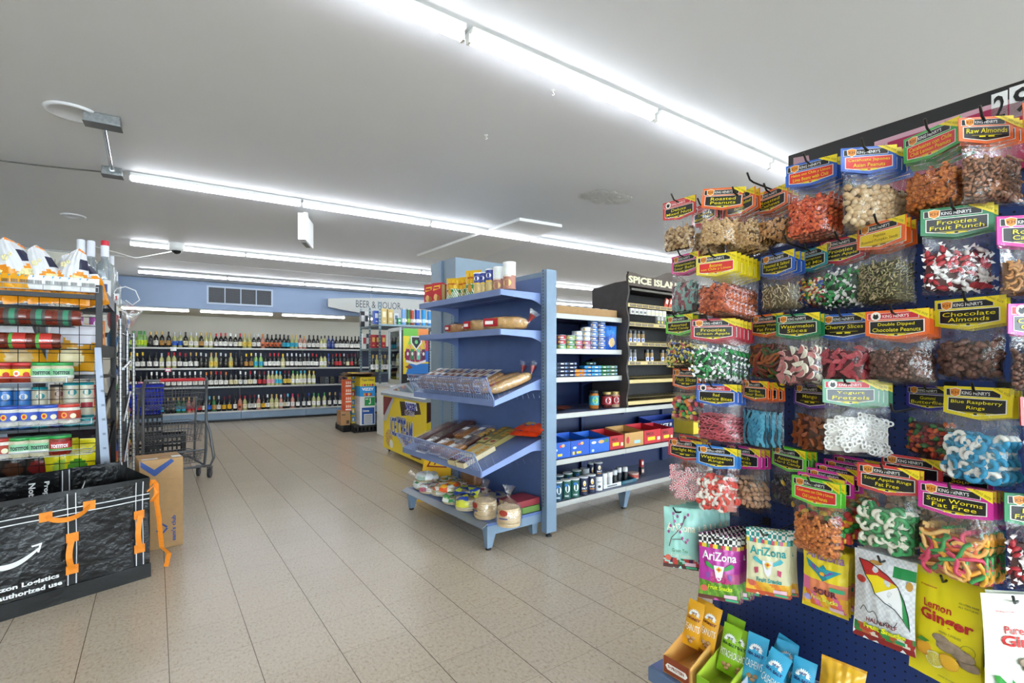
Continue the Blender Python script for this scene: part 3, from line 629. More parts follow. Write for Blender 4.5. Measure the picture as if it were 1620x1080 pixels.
for i,(u,y,z,cols,nm,rz,rl,s_) in enumerate(((110,.16,1.18,('e0a020','f0e0b0','e4e2ea','c8c8d0'),'white and yellow',.1,.1,1.2),(40,.2,1.18,('f0b020','e8c890','f2f0f2','d8d8e0'),'yellow and white',.2,-.3,1.2),
    (125,.16,1.02,('b87a18','d8b060','4a3020','8a5a20'),'golden',.0,.2,.8),(70,.16,1.02,('5a4a60','c0a880','c8c8d4','504860'),'violet and silver',.1,-.1,.85),(20,.16,1.02,('2a2a30','907040','b8b8c4','303038'),'black and silver',.1,.1,.85),
    (127,.13,.44,('f2e21a','58a030','f0e020','f0e020'),'yellow and green',.1,.05,.9),(103,.14,.44,('f0e01c','a8c848','e8e8e8','f0e020'),'bright yellow',.0,-.1,.9),(60,.2,.44,('2c2420','802020','3a302c','2c2420'),'black and red',0,.1,.9),(20,.2,.44,('241f1e','503020','30282a','241f1e'),'dark brown',0,.1,.9),
    (140,.34,.44,('4a3038','c0b8c0','30282c','4a3038'),'dark maroon',.1,.1,1.15),(100,.34,.44,('302826','a04028','383030','302826'),'dark umber',0,.1,1.15),(50,.34,.44,('4a2418','a08060','281e1c','4a2418'),'russet',.1,0,1.15))):
    if z==1.02: continue
    o=chipbag(cols,seed=i); put(o,LR,min(LR.xu(u,y),-.14),y,z+.002,rz,0,rl); o.scale=(s_,s_,s_)
    tag(o,'%s snack bag inside the jar rack at %s height'%(nm,{1.18:'eye',1.02:'chest',.44:'knee'}[z]),'snack bag')
for i,(y,z,c,nm,rl) in enumerate(((.3,.84,('e8502c','f0c040','d03a30','d03a30'),'red orange',.2),(.45,.84,('d82c38','f4f0e0','c82030','c82030'),'bright red',.3),(.25,.45,('8cc048','e8e8c0','487830','487830'),'pale green',.2),(.5,.46,('e8e0d8','b0a088','d8d0c8','d8d0c8'),'cream',.1))):
    o=chipbag(c,.2,.27,.045,i+20); put(o,LR,-.12,y,z-.03,1.2,0,0); tag(o,'%s snack bag at the right side of the jar rack, %s from the front'%(nm,ordn(i)),'snack bag')
# vodka bottles behind, on a high shelf
t=thing('tall_back_shelf','grey high shelf behind the popcorn bags carrying clear bottles','shelving',LR,(0,.95,0))
MB().box(-.55,.02,0,.3,1.68,1.70,BLKM).build('shelf',t)
for x in (-.55,.0): MB().box(x,x+.02,.0,.3,0,1.68,BLKM).build('side_frame',t)
for i,(u,y,vt,c) in enumerate(((128,1.02,379,'e4e6f0'),(144,1.02,381,'e4e6f0'),(166,1.02,381,'d83848'),(177,1.2,405,'e8eaf0'),(183,1.2,430,'e8eaf0'))):
    def vod():
        t=thing('vodka_bottle','','bottle'); r=.04
        mb=MB(); mb.lathe([(r*.9,0),(r,.01),(r,.2),(r*.9,.225),(r*.42,.25),(.015,.27),(.015,.28)],M('cfd8de',.05,0,0,40,0,0,.75,.5),18); mb.build('glass_bottle',t)
        MB().lathe([(.017,.27),(.017,.325),(.017,.345),(.015,.35)],None,16,mats=[M('e4e6f0',.35),M(c,.35),M(c,.35)]).build('cap',t)
        mb=MB(); sf=cyl(r+.001); mb.rect(-.03,.03,.05,.15,M('f0f2f4',.4),sf,6,1); mb.rect(-.015,.015,.09,.13,M('d84030' if c!='d83848' else '2a3c80',.4),cyl(r+.0018),4,1); mb.build('label',t); return t
    o=POOL.get(('vod',c),vod,'tall clear spirit bottle with %s cap, %s from the left behind the popcorn bags'%('white' if c!='d83848' else 'red',ordn(i)),'bottle','clear bottles behind the popcorn bags')
    x=LR.xu(u,y); z=LR.zv(x,y,vt); put(o,LR,x,y,z-.35 if i<3 else z-.35,0)
    if i<3: o.location.z=1.70; s=(z-1.70)/.35; o.scale=(s,s,s)
# chrome wire shelving behind the jar rack, hung with snacks
CRk=Fr(*LR.w(.03,.78)[:2],-.527,.85)  # x runs away from the viewer, y to its left
t=thing('chrome_snack_shelving','chrome wire shelving behind the jar rack filled with snack bags','shelving',CRk,(0,0,0))
for x,y in ((0,0),(.95,0),(0,.35),(.95,.35),(.45,0)):
    mb=MB(); mb.tube([(x,y,0),(x,y,1.62-.08*(x>.1))],.013,STEEL,10)
    for k in range(40): mb.tube([(x,y,.08+k*.038),(x,y,.084+k*.038)],.0145,DSTEEL,8)
    mb.build('post',t)
for z in (.3,.62,.95,1.28,1.5):
    mb=MB(); mb.tube([(0,0,z),(.95,0,z)],.005,CHROME,6); mb.tube([(0,.35,z),(.95,.35,z)],.005,CHROME,6)
    for k in range(24): mb.tube([(.95*k/23,0,z),(.95*k/23,.35,z)],.0022,CHROME,4)
    mb.build('shelf',t)
mb=MB(); mb.tube([(0,-.02,.75),(.45,-.02,.98)],.012,CHROME,8); mb.tube([(0,-.02,.38),(.45,-.02,.7)],.012,CHROME,8); mb.tube([(0,-.02,1.2),(.45,-.02,1.26)],.012,CHROME,8); mb.build('brace',t)
cc=[('e85030','f8d040','2858c0','e0e0e0'),('2a80c8','f4f0e0','f0e8e0','2060a0'),('f0c020','d02828','f0e8c0','e0a010'),('f0f0ee','48a048','2a5aa8','e0e0e0'),('70a838','f0e8c0','e8e8e0','508028'),('d8c8a0','8a4a28','e8e0d0','c0a880'),('c83048','f0e0d0','f4f4f0','a02030')]
for i in range(20):
    z=(.32,.64,.97,1.30,1.5)[i//4]-.0+.004; x=.12+.24*(i%4); c=cc[(i*3)%7]
    o=POOL.get(('cs',(i*3)%7),lambda:chipbag(c,.2,.26,.04,i),'snack bag %s from the front on the %s chrome shelf from the bottom'%(ordn(i%4),ordn(i//4)),'snack bag','snack bags on the chrome shelving')
    put(o,CRk,x,.06,z,0,0,0); 
# loose plastic bag over it with purple top
mb=MB(); pouch_mesh(mb,.26,.22,.06,FILM2,14,14,9,.05,.012); o=mb.build('plastic_bag'); x=LR.xu(182,.85); put(o,LR,x,.8,1.56,-.4,0,.5); tag(o,'crumpled clear plastic bag hanging over the top of the chrome shelving','bag')
mb=MB(); mb.tube([(0,0,0),(.03,0,.05),(.09,0,.07),(.16,0,.04),(.19,0,-.04),(.14,0,-.09),(.09,0,-.05)],.005,M('e8e8e8',.4),6); o=mb.build('looped_wire'); x=LR.xu(178,1.0); put(o,LR,x,1.0,1.85); tag(o,'looped white cord hanging behind the clear bottles','cord')
# ================================================================= TOTE
TA=Vector((-2.13,2.93)); TD=Vector((.577,.817)); TF0=TA-TD*1.45; TB=Vector((-2.60,3.30))
TT=Fr(TF0.x,TF0.y,TD.x,TD.y)      # x along the front panel (to the right corner), y into the tote
def toT(p): d=p-TF0; return (d.x*TT.ex[0]+d.y*TT.ex[1], d.x*TT.ey[0]+d.y*TT.ey[1])
TARP=M('17181a',.26,0,.3,22,1.0); TARP2=M('161719',.42,0,.2,30,.4); ORG=M('f08c22',.6,0,.12,80,.3); WEB=M('18181b',.7); WEBW=M('dcdcdc',.6)
bx,by=toT(TB); Lr=1.45
t=thing('canvas_tote','big open black delivery tote with orange handles on the floor at left','tote bag',TT,(0,0,0))
rn=random.Random(5)
def wav(x,z,a=.010): return a*(math.sin(5*x+3*z)+.7*math.sin(11*x-7*z+1)+.4*math.sin(23*x+15*z))*min(1,3*z)
HT=.575
def topz(x): return HT+.012*math.sin(3*x)-.0
frontf=lambda x,z:(x,wav(x,z)*.8+.0,z*1.0)
mb=MB(); mb.rect(0,Lr,.075,HT,TARP,frontf,40,16); mb.rect(Lr,0,.0,HT,TARP,lambda x,z:(x,wav(x,z)*.8+.006,z),40,12); mb.build('front_panel',t)
mb=MB(); mb.rect(-.0,Lr+.004,0,.082,TARP2,lambda x,z:(x,wav(x,z)*.8-.006,z),40,3); mb.rect(0,Lr,HT-.02,HT+.008,TARP2,lambda x,z:(x,wav(x,z)*.8-.005,z),40,1); mb.build('bottom_band',t)
bw=lambda x,z:(bx-Lr+x+.12*0, by+wav(x+2,z)*1.2, z)
mb=MB(); mb.rect(0,Lr,.02,.60,TARP,bw,40,16); mb.rect(Lr,0,.0,.60,TARP,lambda x,z:(lambda p:(p[0],p[1]+.008,p[2]))(bw(x,z)),40,8); mb.build('back_panel',t)
mb=MB(); 
sd=lambda a,z:(Lr+(bx-Lr)*a, by*a+wav(a*2,z)*.6, z)
mb.rect(0,1,0,.585,TARP,sd,16,14); sd2=lambda a,z:(bx-Lr+(Lr-bx)*a-.0, by*(1-a), z) ; mb.rect(0,1,0,.585,TARP,lambda a,z:(0+(bx-Lr)*a,by*a,z),12,10); mb.build('side_panel',t)
mb=MB(); mb.add([(0,0,.01),(Lr,0,.01),(bx,by,.01),(bx-Lr,by,.01)],[(0,1,2,3)],TARP); mb.build('bottom_panel',t)
# webbing on the front: one horizontal, three vertical, with white stripes
fx=lambda d:(lambda x,z:(x,wav(x,z)*.8-d,z))
def xf(u,v): 
    x=TT.xu(u,0); return x
def strap(mb,f,x0,x1,z0,z1,vert):
    mb.rect(x0,x1,z0,z1,WEB,f(.004),30 if not vert else 2,2 if not vert else 16)
    if vert:
        w=x1-x0
        for a in (.12,.82): mb.rect(x0+w*a,x0+w*a+.004,z0,z1,WEBW,f(.0055),1,16)
    else:
        h=z1-z0
        for a in (.1,.82): mb.rect(x0,x1,z0+h*a,z0+h*a+.005,WEBW,f(.0055),30,1)
xA=TT.xu(104,0); xB=TT.xu(213,0); xC=TT.xu(-70,0); xD=TT.xu(-190,0)
mb=MB(); strap(mb,fx,0,Lr,.452,.492,False)
for x in (xA,xB,xC): strap(mb,fx,x,x+.048,.085,HT-.01,True)
mb.build('webbing',t)
def handle(p0,p1,sag,vert):
    mb=MB(); n=14; pts=[]
    # end patches
    for p in (p0,p1):
        w=.03; mb.rect(p[0]-.026,p[0]+.026,p[1]-.024,p[1]+.024,ORG,fx(.007),2,2)
    L_=[];
    for i in range(n+1):
        a=i/n; x=p0[0]+(p1[0]-p0[0])*a; z=p0[1]+(p1[1]-p0[1])*a; s=math.sin(PI*a)
        if vert: L_.append((x-.02*s-.0,-.012-.028*s,z))
        else: L_.append((x,-.012-.025*s,z-sag*s**.6))
    vs=[];hw=.013
    for (x,y,z) in L_:
        vs+= [(x-hw,y,z),(x+hw,y-.004,z)] if vert else [(x,y,z-hw),(x,y-.004,z+hw)]
    vs2=[(a,b+.003,c) for a,b,c in vs]; m=len(vs)
    fs=[(2*i,2*i+1,2*i+3,2*i+2) for i in range(n)]; fs2=[tuple(reversed([m+j for j in f])) for f in fs]; ed=[(2*i,2*i+2,m+2*i+2,m+2*i) for i in range(n)]+[(2*i+3,2*i+1,m+2*i+1,m+2*i+3) for i in range(n)]
    mb.add(vs+vs2,fs+fs2+ed,ORG,False); return mb.build('handle',t)
h1=TT.xu(72,0); h2=TT.xu(141,0)
handle((h1,.468),(h2,.486),.035,False); hx=xA+.024; handle((hx,.335),(hx,.165),0,True); hx=xB+.024; handle((hx,.375),(hx,.18),0,True)
# arrow smile and writing
mb=MB(); x0=TT.xu(-45,0); x1=TT.xu(66,0); sf=fx(.005); n=20; pts=[]
xs0,xs1=x0,x1-.005; 
up=[];dn=[]
for i in range(n+1):
    a=i/n; x=xs0+(xs1-xs0)*a; z=.30-.045*math.sin(PI*min(1,a*1.05)*.9)+.03*a**3; th=.004+.009*math.sin(PI*a)**.7
    up.append((x,z+th)); dn.append((x,z-th))
vs=[sf(*p) for p in up+dn]; mb.add(vs,[(i,i+1,n+2+i,n+1+i) for i in range(n)],WEBW)
e=up[-1]; mb.poly([(e[0]-.035,e[1]+.016),(e[0]+.006,e[1]+.022),(e[0]+.004,e[1]+.012),(e[0]-.032,e[1]+.008)],WEBW,fx(.0055)); mb.poly([(e[0]+.006,e[1]+.022),(e[0]-.006,e[1]-.024),(e[0]-.014,e[1]-.022),(e[0]-.004,e[1]+.014)],WEBW,fx(.006))
xt=TT.xu(93,0); mb.text('Property of Amazon Logistics',xt-.50,xt,.135,.165,WEBW,fx(.006),.035); mb.text('Not for resale / unauthorized use',xt-.53,xt+.012,.10,.125,WEBW,fx(.006),.035)
mb.build('print',t)
# inside back panel print + webbing
mb=MB(); ib=lambda d:(lambda x,z:(lambda p:(p[0],p[1]-d,p[2]))(bw(x,z)))
def bxu(u): 
    return TT.xu(u,by)-(bx-Lr)
for u in (197,103): xx=bxu(u); strap(mb,ib,xx-.024,xx+.024,.1,.595,True)
xq=bxu(62)
for s_,dx in (('Property of',.012),('Not for resale',-.05)):
    mb.add([ib(.006)(xq+dx+(b)*.030, .545-.22*a*(1 if s_[0]=='P' else 1.25)) for a,b in txt(s_,.035)[0]],txt(s_,.035)[1],WEBW)
xw=bxu(130); mb.poly([(xw-.02,.43),(xw-.01,.43),(xw+.015,.505),(xw+.012,.51)],WEBW,ib(.006)); mb.build('inner_print',t)
# long loose strap
mb=MB(); sx,sy=Lr,.02; PP=[(0,0,.53),(.015,-.02,.565),(.03,-.025,.54),(.035,-.02,.42),(.05,-.01,.33),(.065,.01,.22),(.075,.02,.14),(.115,.025,.09),(.11,.04,.03),(.105,.045,.006)]
vs=[]
for i,(x,y,z) in enumerate(PP): hw=.015; vs+=[(sx+x-hw*.6,sy+y+hw*.8,z),(sx+x+hw*.6,sy+y-hw*.8,z)]
n=len(PP)-1; vs2=[(a+.001,b+.0025,c) for a,b,c in vs]; m=len(vs); fs=[(2*i,2*i+1,2*i+3,2*i+2) for i in range(n)]
mb.add(vs+vs2,fs+[tuple(reversed([m+j for j in f])) for f in fs]+[(2*i,2*i+2,m+2*i+2,m+2*i) for i in range(n)],ORG)
mb.tube([(sx-.01,sy-.01,.50),(sx+.02,sy-.02,.53),(sx+.035,sy-.03,.49),(sx+.01,sy-.02,.44),(sx+.03,sy-.01,.47)],.011,ORG,8,flat=.5); mb.build('loose_strap',t)
# ================================================================= CARDBOARD BOX
BXF=Fr(-2.273,3.444,.74,.67)
t=thing('cardboard_box','tall cardboard shipping box with blue club logo beside the black tote','box',BXF,(0,0,0)); bwid=.245; bd=.27; bh=.605
MB().box(-bwid,0,0,bd,0,bh,CARD,.004).build('carton',t)
mb=MB(); bl=M('24488c',.6,0,.15,40); s=flat(-.001)
def q_(u,v): x=BXF.xu(u,0); return (x,BXF.zv(x,0,v))
mb.poly([q_(271,725),q_(275.5,729),q_(246,753),q_(243,753),q_(222,739),q_(222,730),q_(244,743)],bl,s)
0 and mb.poly([(-.012-.05,bh-.035),(-.13,bh-.13),(-.13,bh-.095),(-.082,bh-.02)],bl,s) 
# small logo and rotated words
c_=q_(256,838); mb.poly([(c_[0]-.035,c_[1]),(c_[0]-.0,c_[1]-.035),(c_[0]+.0,c_[1]-.024),(c_[0]-.022,c_[1]+.002)],bl,s); mb.poly([(c_[0],c_[1]-.035),(c_[0]+.035,c_[1]+.004),(c_[0]+.025,c_[1]+.012),(c_[0],c_[1]-.022)],bl,s)
mb.poly([(c_[0]-.028,c_[1]+.014),(c_[0],c_[1]+.048),(c_[0]+.006,c_[1]+.038),(c_[0]-.016,c_[1]+.012)],bl,s); mb.poly([(c_[0],c_[1]+.048),(c_[0]+.034,c_[1]+.018),(c_[0]+.026,c_[1]+.010),(c_[0]-.002,c_[1]+.036)],bl,s)
vs,fs=txt("sam's club",.03); b0=q_(278,854); b1=q_(271,815); mb.add([s(b0[0]+(b1[0]-b0[0])*b,b0[1]+(b1[1]-b0[1])*a) for a,b in vs],fs,bl)
mb.build('printing',t)
mb=MB(); tp=top(bh+.001); mb.rect(-.23,-.14,.02,.06,M('e4e2dc',.5),tp); mb.rect(-.06,-.005,.03,.1,M('e4e2dc',.5),tp); mb.box(-bwid,0,bd/2-.001,bd/2+.001,bh,bh+.0015,CARDD); mb.build('tape',t)
# ================================================================= SHOPPING CART
CT=Fr(-3.72,5.02,.40,.42); GR=M('6e7074',.35,.6); WH=M('2c2c30',.5); w=.56; ln=.52
t=thing('shopping_cart','grey two tier shopping cart with red handle before the wine shelves','shopping cart',CT,(0,0,0))
mb=MB()
for x in (0,w):
    mb.tube([(x,.05,.10),(x,.05,.14),(x,.0,.3),(x,-.01,.80),(x,-.02,1.0),(x*.97+.008,-.06,1.06)],.014,GR,10)
    mb.tube([(x,.05,.13),(x*.9+w*.05,ln+.1,.15)],.012,GR,8)
    mb.tube([(x*.95+w*.025,ln*.75,.15),(x*.95+w*.025,ln*.6,.86)],.012,GR,8)
mb.tube([(0,.02,.30),(w,.02,.30)],.010,GR,8); mb.tube([(.02,ln+.1,.15),(w-.02,ln+.1,.15)],.010,GR,8)
# bent frame piece at the right like in front of the basket
mb.tube([(w,.0,.62),(w+.02,-.06,.50),(w+.05,-.10,.22),(w+.02,-.08,.14),(w-.1,-.03,.13),(.0,.05,.13)],.013,GR,10)
mb.build('frame',t)
MB().tube([(.0,-.06,1.065),(w,-.06,1.065)],.014,GR,10).build('handle_bar',t); MB().tube([(.13,-.061,1.067),(w-.03,-.061,1.067)],.0175,M('c8202a',.35),12).build('handle_grip',t)
def basket(nm,z0,z1,y0,y1,ins,dx=0):
    mb=MB(); nx=18; ny=14
    tr=[(0,y0,z1),(w,y0,z1),(w-ins*.3,y1,z1-.02),(ins*.3,y1,z1-.02)]; br=[(.03,y0+.03,z0),(w-.03,y0+.03,z0),(w-ins,y1-.05,z0+.02),(ins,y1-.05,z0+.02)]
    mb.tube(tr,.005,GR,6,closed=True); mb.tube(br,.004,GR,6,closed=True)
    L_=lambda p,q,a:tuple(p[i]+(q[i]-p[i])*a for i in range(3))
    for k in range(4):
        n=nx if k%2==0 else ny
        for i in range(1,n):
            a=i/n; mb.tube([L_(tr[k],tr[(k+1)%4],a),L_(br[k],br[(k+1)%4],a)],.0019,GR,4)
    for a in (.3,.62): mb.tube([L_(tr[k],br[k],a) for k in range(4)],.0028,GR,5,closed=True)
    for i in range(1,nx): mb.tube([L_(br[0],br[1],i/nx),L_(br[3],br[2],i/nx)],.0019,GR,4)
    for i in range(1,4): mb.tube([L_(br[0],br[3],i/4),L_(br[1],br[2],i/4)],.0022,GR,4)
    mb.build(nm,t)
basket('upper_basket',.76,.99,.0,ln,.05); basket('lower_basket',.40,.60,.02,ln+.12,.05); basket('bottom_rack',.16,.26,.06,ln+.1,.05)
def caster(x,y,a):
    r=.052; mb=MB(); mb.T=Matrix.Translation((x,y,0))@Matrix.Rotation(a,4,'Z')
    mb.lathe([(.0,0)],WH) if 0 else None
    pr=[(-.014,r*.9),(-.011,r),(.011,r),(.014,r*.9)]; n=20; vs=[]
    for yy,rr in pr:
        for k in range(n): q=2*PI*k/n; vs.append((rr*math.cos(q),yy,r+rr*math.sin(q)))
    mb.add(vs,[(i*n+k,i*n+(k+1)%n,(i+1)*n+(k+1)%n,(i+1)*n+k) for i in range(3) for k in range(n)],WH,True); mb.add(vs,[tuple(range(n)),tuple(range(3*n,4*n))[::-1]],M('505258',.5))
    o=mb.build('wheel',t); mb=MB(); mb.T=Matrix.Translation((x,y,0))@Matrix.Rotation(a,4,'Z')
    mb.hexa([(-.018,-.02,r),(.012,-.02,r),(.012,-.017,r),(-.018,-.017,r),(-.03,-.02,.115),(.03,-.02,.115),(.03,-.017,.115),(-.03,-.017,.115)],GR); mb.hexa([(-.018,.017,r),(.012,.017,r),(.012,.02,r),(-.018,.02,r),(-.03,.017,.115),(.03,.017,.115),(.03,.02,.115),(-.03,.02,.115)],GR)
    mb.box(-.03,.03,-.02,.02,.11,.125,GR); mb.build('caster_fork',o)
caster(.03,.05,1.2); caster(w+.02,-.06,1.0); caster(.05,ln+.06,1.2); caster(w-.04,.12,1.1)
# milk crates and blue hand baskets behind the cart
def crate():
    mb=MB(); m=M('1d1e20',.45); a=.17; h=.28
    for z0,z1 in ((0,.03),(.125,.155),(h-.04,h)):
        mb.box(-a,a,-a,-a+.01,z0,z1,m); mb.box(-a,a,a-.01,a,z0,z1,m); mb.box(-a,-a+.01,-a,a,z0,z1,m); mb.box(a-.01,a,-a,a,z0,z1,m)
    for k in range(9):
        q=-a+2*a*k/8
        for sgn in (-1,1):
            mb.box(q-.006,q+.006,sgn*a-.005,sgn*a+.005,0,h,m); mb.box(sgn*a-.005,sgn*a+.005,q-.006,q+.006,0,h,m)
    mb.box(-a,a,-a,a,0,.01,m); return mb.build('milk_crate')
for i in range(2):
    o=POOL.get(('crate',),crate,'black plastic crate %s behind the cart, under the blue hand baskets'%('on the floor' if i==0 else 'stacked second'),'crate','stacked black crates'); put(o,ROOM,ROOM.xu(226,8.05),8.05,.283*i,.05); o.scale=(1.2,1,1)
o=POOL.get(('crate',),crate,'black plastic crate on the floor, right one behind the cart','crate','stacked black crates'); put(o,ROOM,ROOM.xu(262,8.2),8.2,0,-.1)
def hbasket():
    t=thing('hand_basket','','basket'); m=M('2438c8',.4); mb=MB(); L_=lambda p,q,a:tuple(p[i]+(q[i]-p[i])*a for i in range(3))
    T4=[(-.21,-.15,.22),(.21,-.15,.22),(.21,.15,.22),(-.21,.15,.22)]; B4=[(-.17,-.115,0),(.17,-.115,0),(.17,.115,0),(-.17,.115,0)]
    for k in range(4):
        mb.add([T4[k],T4[(k+1)%4],L_(T4[(k+1)%4],B4[(k+1)%4],.28),L_(T4[k],B4[k],.28)],[(0,1,2,3)],m)
        for i in range(11): mb.tube([L_(T4[k],T4[(k+1)%4],i/10),L_(B4[k],B4[(k+1)%4],i/10)],.005,m,4)
        mb.tube([L_(T4[k],B4[k],.65),L_(T4[(k+1)%4],B4[(k+1)%4],.65)],.005,m,4)
    mb.tube(T4,.009,m,6,closed=True); mb.add(B4,[(0,1,2,3)],m); mb.build('basket_body',t)
    MB().tube([(-.21,0,.21),(-.2,-.16,.23),(.2,-.16,.23),(.21,0,.21)],.006,M('202024',.4),6).build('handle',t); return t
for i in range(4):
    o=POOL.get(('hb',),hbasket,'blue plastic hand basket, %s from the bottom of the stack behind the cart'%ordn(i),'basket','stacked blue hand baskets'); put(o,ROOM,ROOM.xu(226,8.05),8.05,.57+.055*i,.15)
# ================================================================= BOLTLESS SHELVING + CASES
BS=Fr(-2.415,9.1,1.612,1)
PG=M('7d8f98',.4,.5)
def angle_post(par,x,y,h):
    mb=MB(); mb.box(x-.02,x+.02,y-.003,y+.003,0,h,PG); mb.box(x+.014,x+.02,y,y+.04,0,h,PG)
    for k in range(int(h/.06)): mb.box(x-.009,x+.009,y-.0045,y-.003,.03+k*.06,.055+k*.06,M('2c3438',.6))
    return mb.build('post',par)
t=thing('boltless_shelving','grey slotted steel shelving loaded with liquor gifts beside the drinks cooler','shelving',BS,(0,0,0))
for x,y,h in ((0,0,2.34),(0,.64,2.29),(1.5,0,2.0),(1.5,.64,2.0)): angle_post(t,x,y,h)
for z in (.15,.6,1.06,1.50,1.94): mb=MB(); mb.box(-.01,1.5,0,.64,z-.03,z-.022,PG); mb.box(-.01,1.5,-.004,.0,z-.035,z,PG); mb.box(-.01,1.5,0,.64,z-.008,z,PG); mb.build('shelf',t)
t=thing('boltless_shelving','grey slotted steel shelving behind the first, nearest the wine wall','shelving',BS,(0,.66,0))
for x,y,h in ((0,.62,2.33),(1.5,.62,2.0)): angle_post(t,x,y,h)
for z in (.15,.6,1.06,1.50,1.94): mb=MB(); mb.box(-.01,1.5,0,.62,z-.03,z,PG); mb.build('shelf',t)
def bpos(u,y): return BS.xu(u,y)
def gbox(c,w,h,lab,u,y,z,c2='f0e0b0',name='gift_box',cat='box',round_=False):
    x=bpos(u,y)
    if round_:
        t=thing(name,lab,cat,BS,(x,y,z)); MB().lathe([(w/2,0),(w/2,h*.93)],M(c,.35,.1),18).build('tube_body',t); MB().lathe([(w/2*1.03,h*.93),(w/2*1.03,h)],M('c8c8c8',.4),18).build('lid',t)
        MB().lathe([(w/2+.001,h*.15),(w/2+.001,h*.38)],M(c2,.5),18,caps=False).build('label',t)
    else:
        t=thing(name,lab,cat,BS,(x,y,z)); MB().box(-w/2,w/2,0,w,0,h,M(c,.5),.003).build('carton',t)
        mb=MB(); s=flat(-.0012); mb.rect(-w*.3,w*.3,h*.45,h*.8,M(c2,.5),s); mb.rect(-w*.2,w*.2,h*.15,h*.22,M(c2,.5),s); mb.build('label',t)
g=.05
for a in (('2c50b0',.10,.24,'blue gift box at the left end of the top liquor shelf',596,.05,1.94,'dfe4f0'),('dcc07c',.105,.29,'golden gift box, left one of two on the top liquor shelf',608,.05,1.94,'f2e6c0'),('d4b870',.10,.28,'golden gift box, right one of two on the top liquor shelf',618,.05,1.94,'f2e6c0'),
    ('e4e8ea',.09,.22,'white gift box beside the golden boxes on the top liquor shelf',627,.10,1.94,'7088a0'),('2a9a6a',.07,.12,'small green gift box on the top liquor shelf',632,.03,1.94,'d0f0e0')): gbox(*a)
for a in (('7aa8e0',.09,.31,'pale blue spirit tube on the top liquor shelf',638.5,.05,1.94,'f0f4fa'),('3f7a40',.07,.31,'green spirit tube on the top liquor shelf',646,.05,1.94,'a8c850'),('c04a30',.07,.30,'copper red spirit tube on the top liquor shelf',652,.05,1.94,'f0f0f0'),('2a58c0',.09,.31,'royal blue spirit tube on the top liquor shelf',660,.05,1.94,'f0f4fa'),('2ea0e0',.09,.32,'bright blue spirit tube on the top liquor shelf',670,.05,1.94,'c8ecff'),('3a90d0',.08,.30,'light blue spirit tube at the right end of the top liquor shelf',679,.05,1.94,'e8f6ff')): gbox(*a,name='spirit_tube',cat='tube',round_=True)
for i,(u,c) in enumerate(((591,'b82838'),(598,'902030'),(607,'c03040'))):
    gbox(c,.08,.24,'red gift pack, %s from the left on the second liquor shelf'%ordn(i),u,.06,1.50,'e8c060')
for i,(u,k) in enumerate(((590,'gDw'),(596,'gPw'),(603,'gPw'),(609,'gDw'),(615,'gPw'))):
    o=POOL.get(('wb',k,.041),lambda:bottle(k[0],k[1],k[2],.315,.041),'%s bottle with gold capsule, %s from left on the slotted steel shelf'%(GN[k[1]],ordn(i)),'wine bottle','bottles on the slotted steel shelf'); put(o,BS,bpos(u,.08),.08,1.06)
for i,(u,c,c2) in enumerate(((574,'2c2c30','e0e0e0'),(580,'d8d8d8','303840'),(577,'e4e4e0','b04040'),(582,'383c40','d0d0d0'))):
    z=1.94 if i<2 else 1.50
    t=thing('gift_box','%s gift box at the left end of the rear slotted shelving, %s shelf'%(('black','white','white and red','dark grey')[i],'top' if i<2 else 'second'),'box',BS,(BS.xu(u,.9),.9,z))
    MB().box(-.04,.04,0,.09,0,.30,M(c,.5),.003).build('carton',t); MB().rect(-.03,.03,.1,.22,M(c2,.5),flat(-.0012)).build('label',t)
# ---- pallets and beer cases
SX=2.654; SY=8.863
def pallet(x0,x1,y0,y1,lab):
    t=thing('plastic_pallet',lab,'pallet',ROOM,(x0,y0,0)); m=M('1b1c1e',.5); w=x1-x0; d=y1-y0
    mb=MB(); mb.box(0,w,0,d,.09,.12,m,.004); mb.build('deck',t); mb=MB()
    for k in range(7): x=w*k/6; mb.box(max(0,x-.018),min(w,x+.018),0,d,.0,.09,m)
    for k in range(7): y=d*k/6; mb.box(-.004,.02,max(0,y-.018),min(d,y+.018),0,.09,m)
    mb.box(0,w,0,d,0,.02,m); mb.build('runners',t)
x1=SX; x0=ROOM.xu(560,SY)
pallet(x0,x1,SY,SY+.75,'black plastic pallet under the tall stack of drink cases'); pallet(ROOM.xu(543,SY+.2),x0-.02,SY+.2,SY+.8,'black plastic pallet under the brown and orange cases')
def case(lab,ua,ub,y,z0,z1,dep,col,sidec,fn=None):
    xa=ROOM.xu(ua,y); xb=ROOM.xu(ub,y); w=xb-xa; h=z1-z0
    t=thing('drink_case',lab,'case',ROOM,(xa,y,z0)); mb=MB(); mb.box(0,w,0,dep,0,h,M(sidec,.5),.003); mb.build('carton',t)
    mb=MB(); s=flat(-.0014); mb.rect(.004,w-.004,.004,h-.004,M(col,.45),s); s2=flat(-.0024)
    if fn: fn(mb,w,h,s2,flat(-.0034))
    sl=side(-.0014); 
    mb.rect(dep-.02,.02,h*.25,h*.75,M(col if sidec!='f0f0ee' else 'dfe0e4',.5),lambda a,z:(-.0014,a,z)); mb.build('print',t); return t
def zat(v,u,y): x=ROOM.xu(u,y); return ROOM.zv(x,y,v)
y=SY+.03; ua,ub=569.5,593.5
Z=[.12]+[zat(v,581,y) for v in (643,627,611,596)]
def corona(mb,w,h,s,s3):
    mb.rect(w*.12,w*.95,h*.05,h*.95,M('2858b0',.45),s); mb.text('Corona',w*.18,w*.6,h*.72,h*.84,M('f4f4f4',.5),s3,.04); mb.rect(w*.25,w*.82,h*.08,h*.6,M('eceef0',.5),s3)
    for k in range(5): mb.rect(w*.28,w*.78,h*(.14+k*.09),h*(.17+k*.09),M('3a3c44',.5),flat(-.0044))
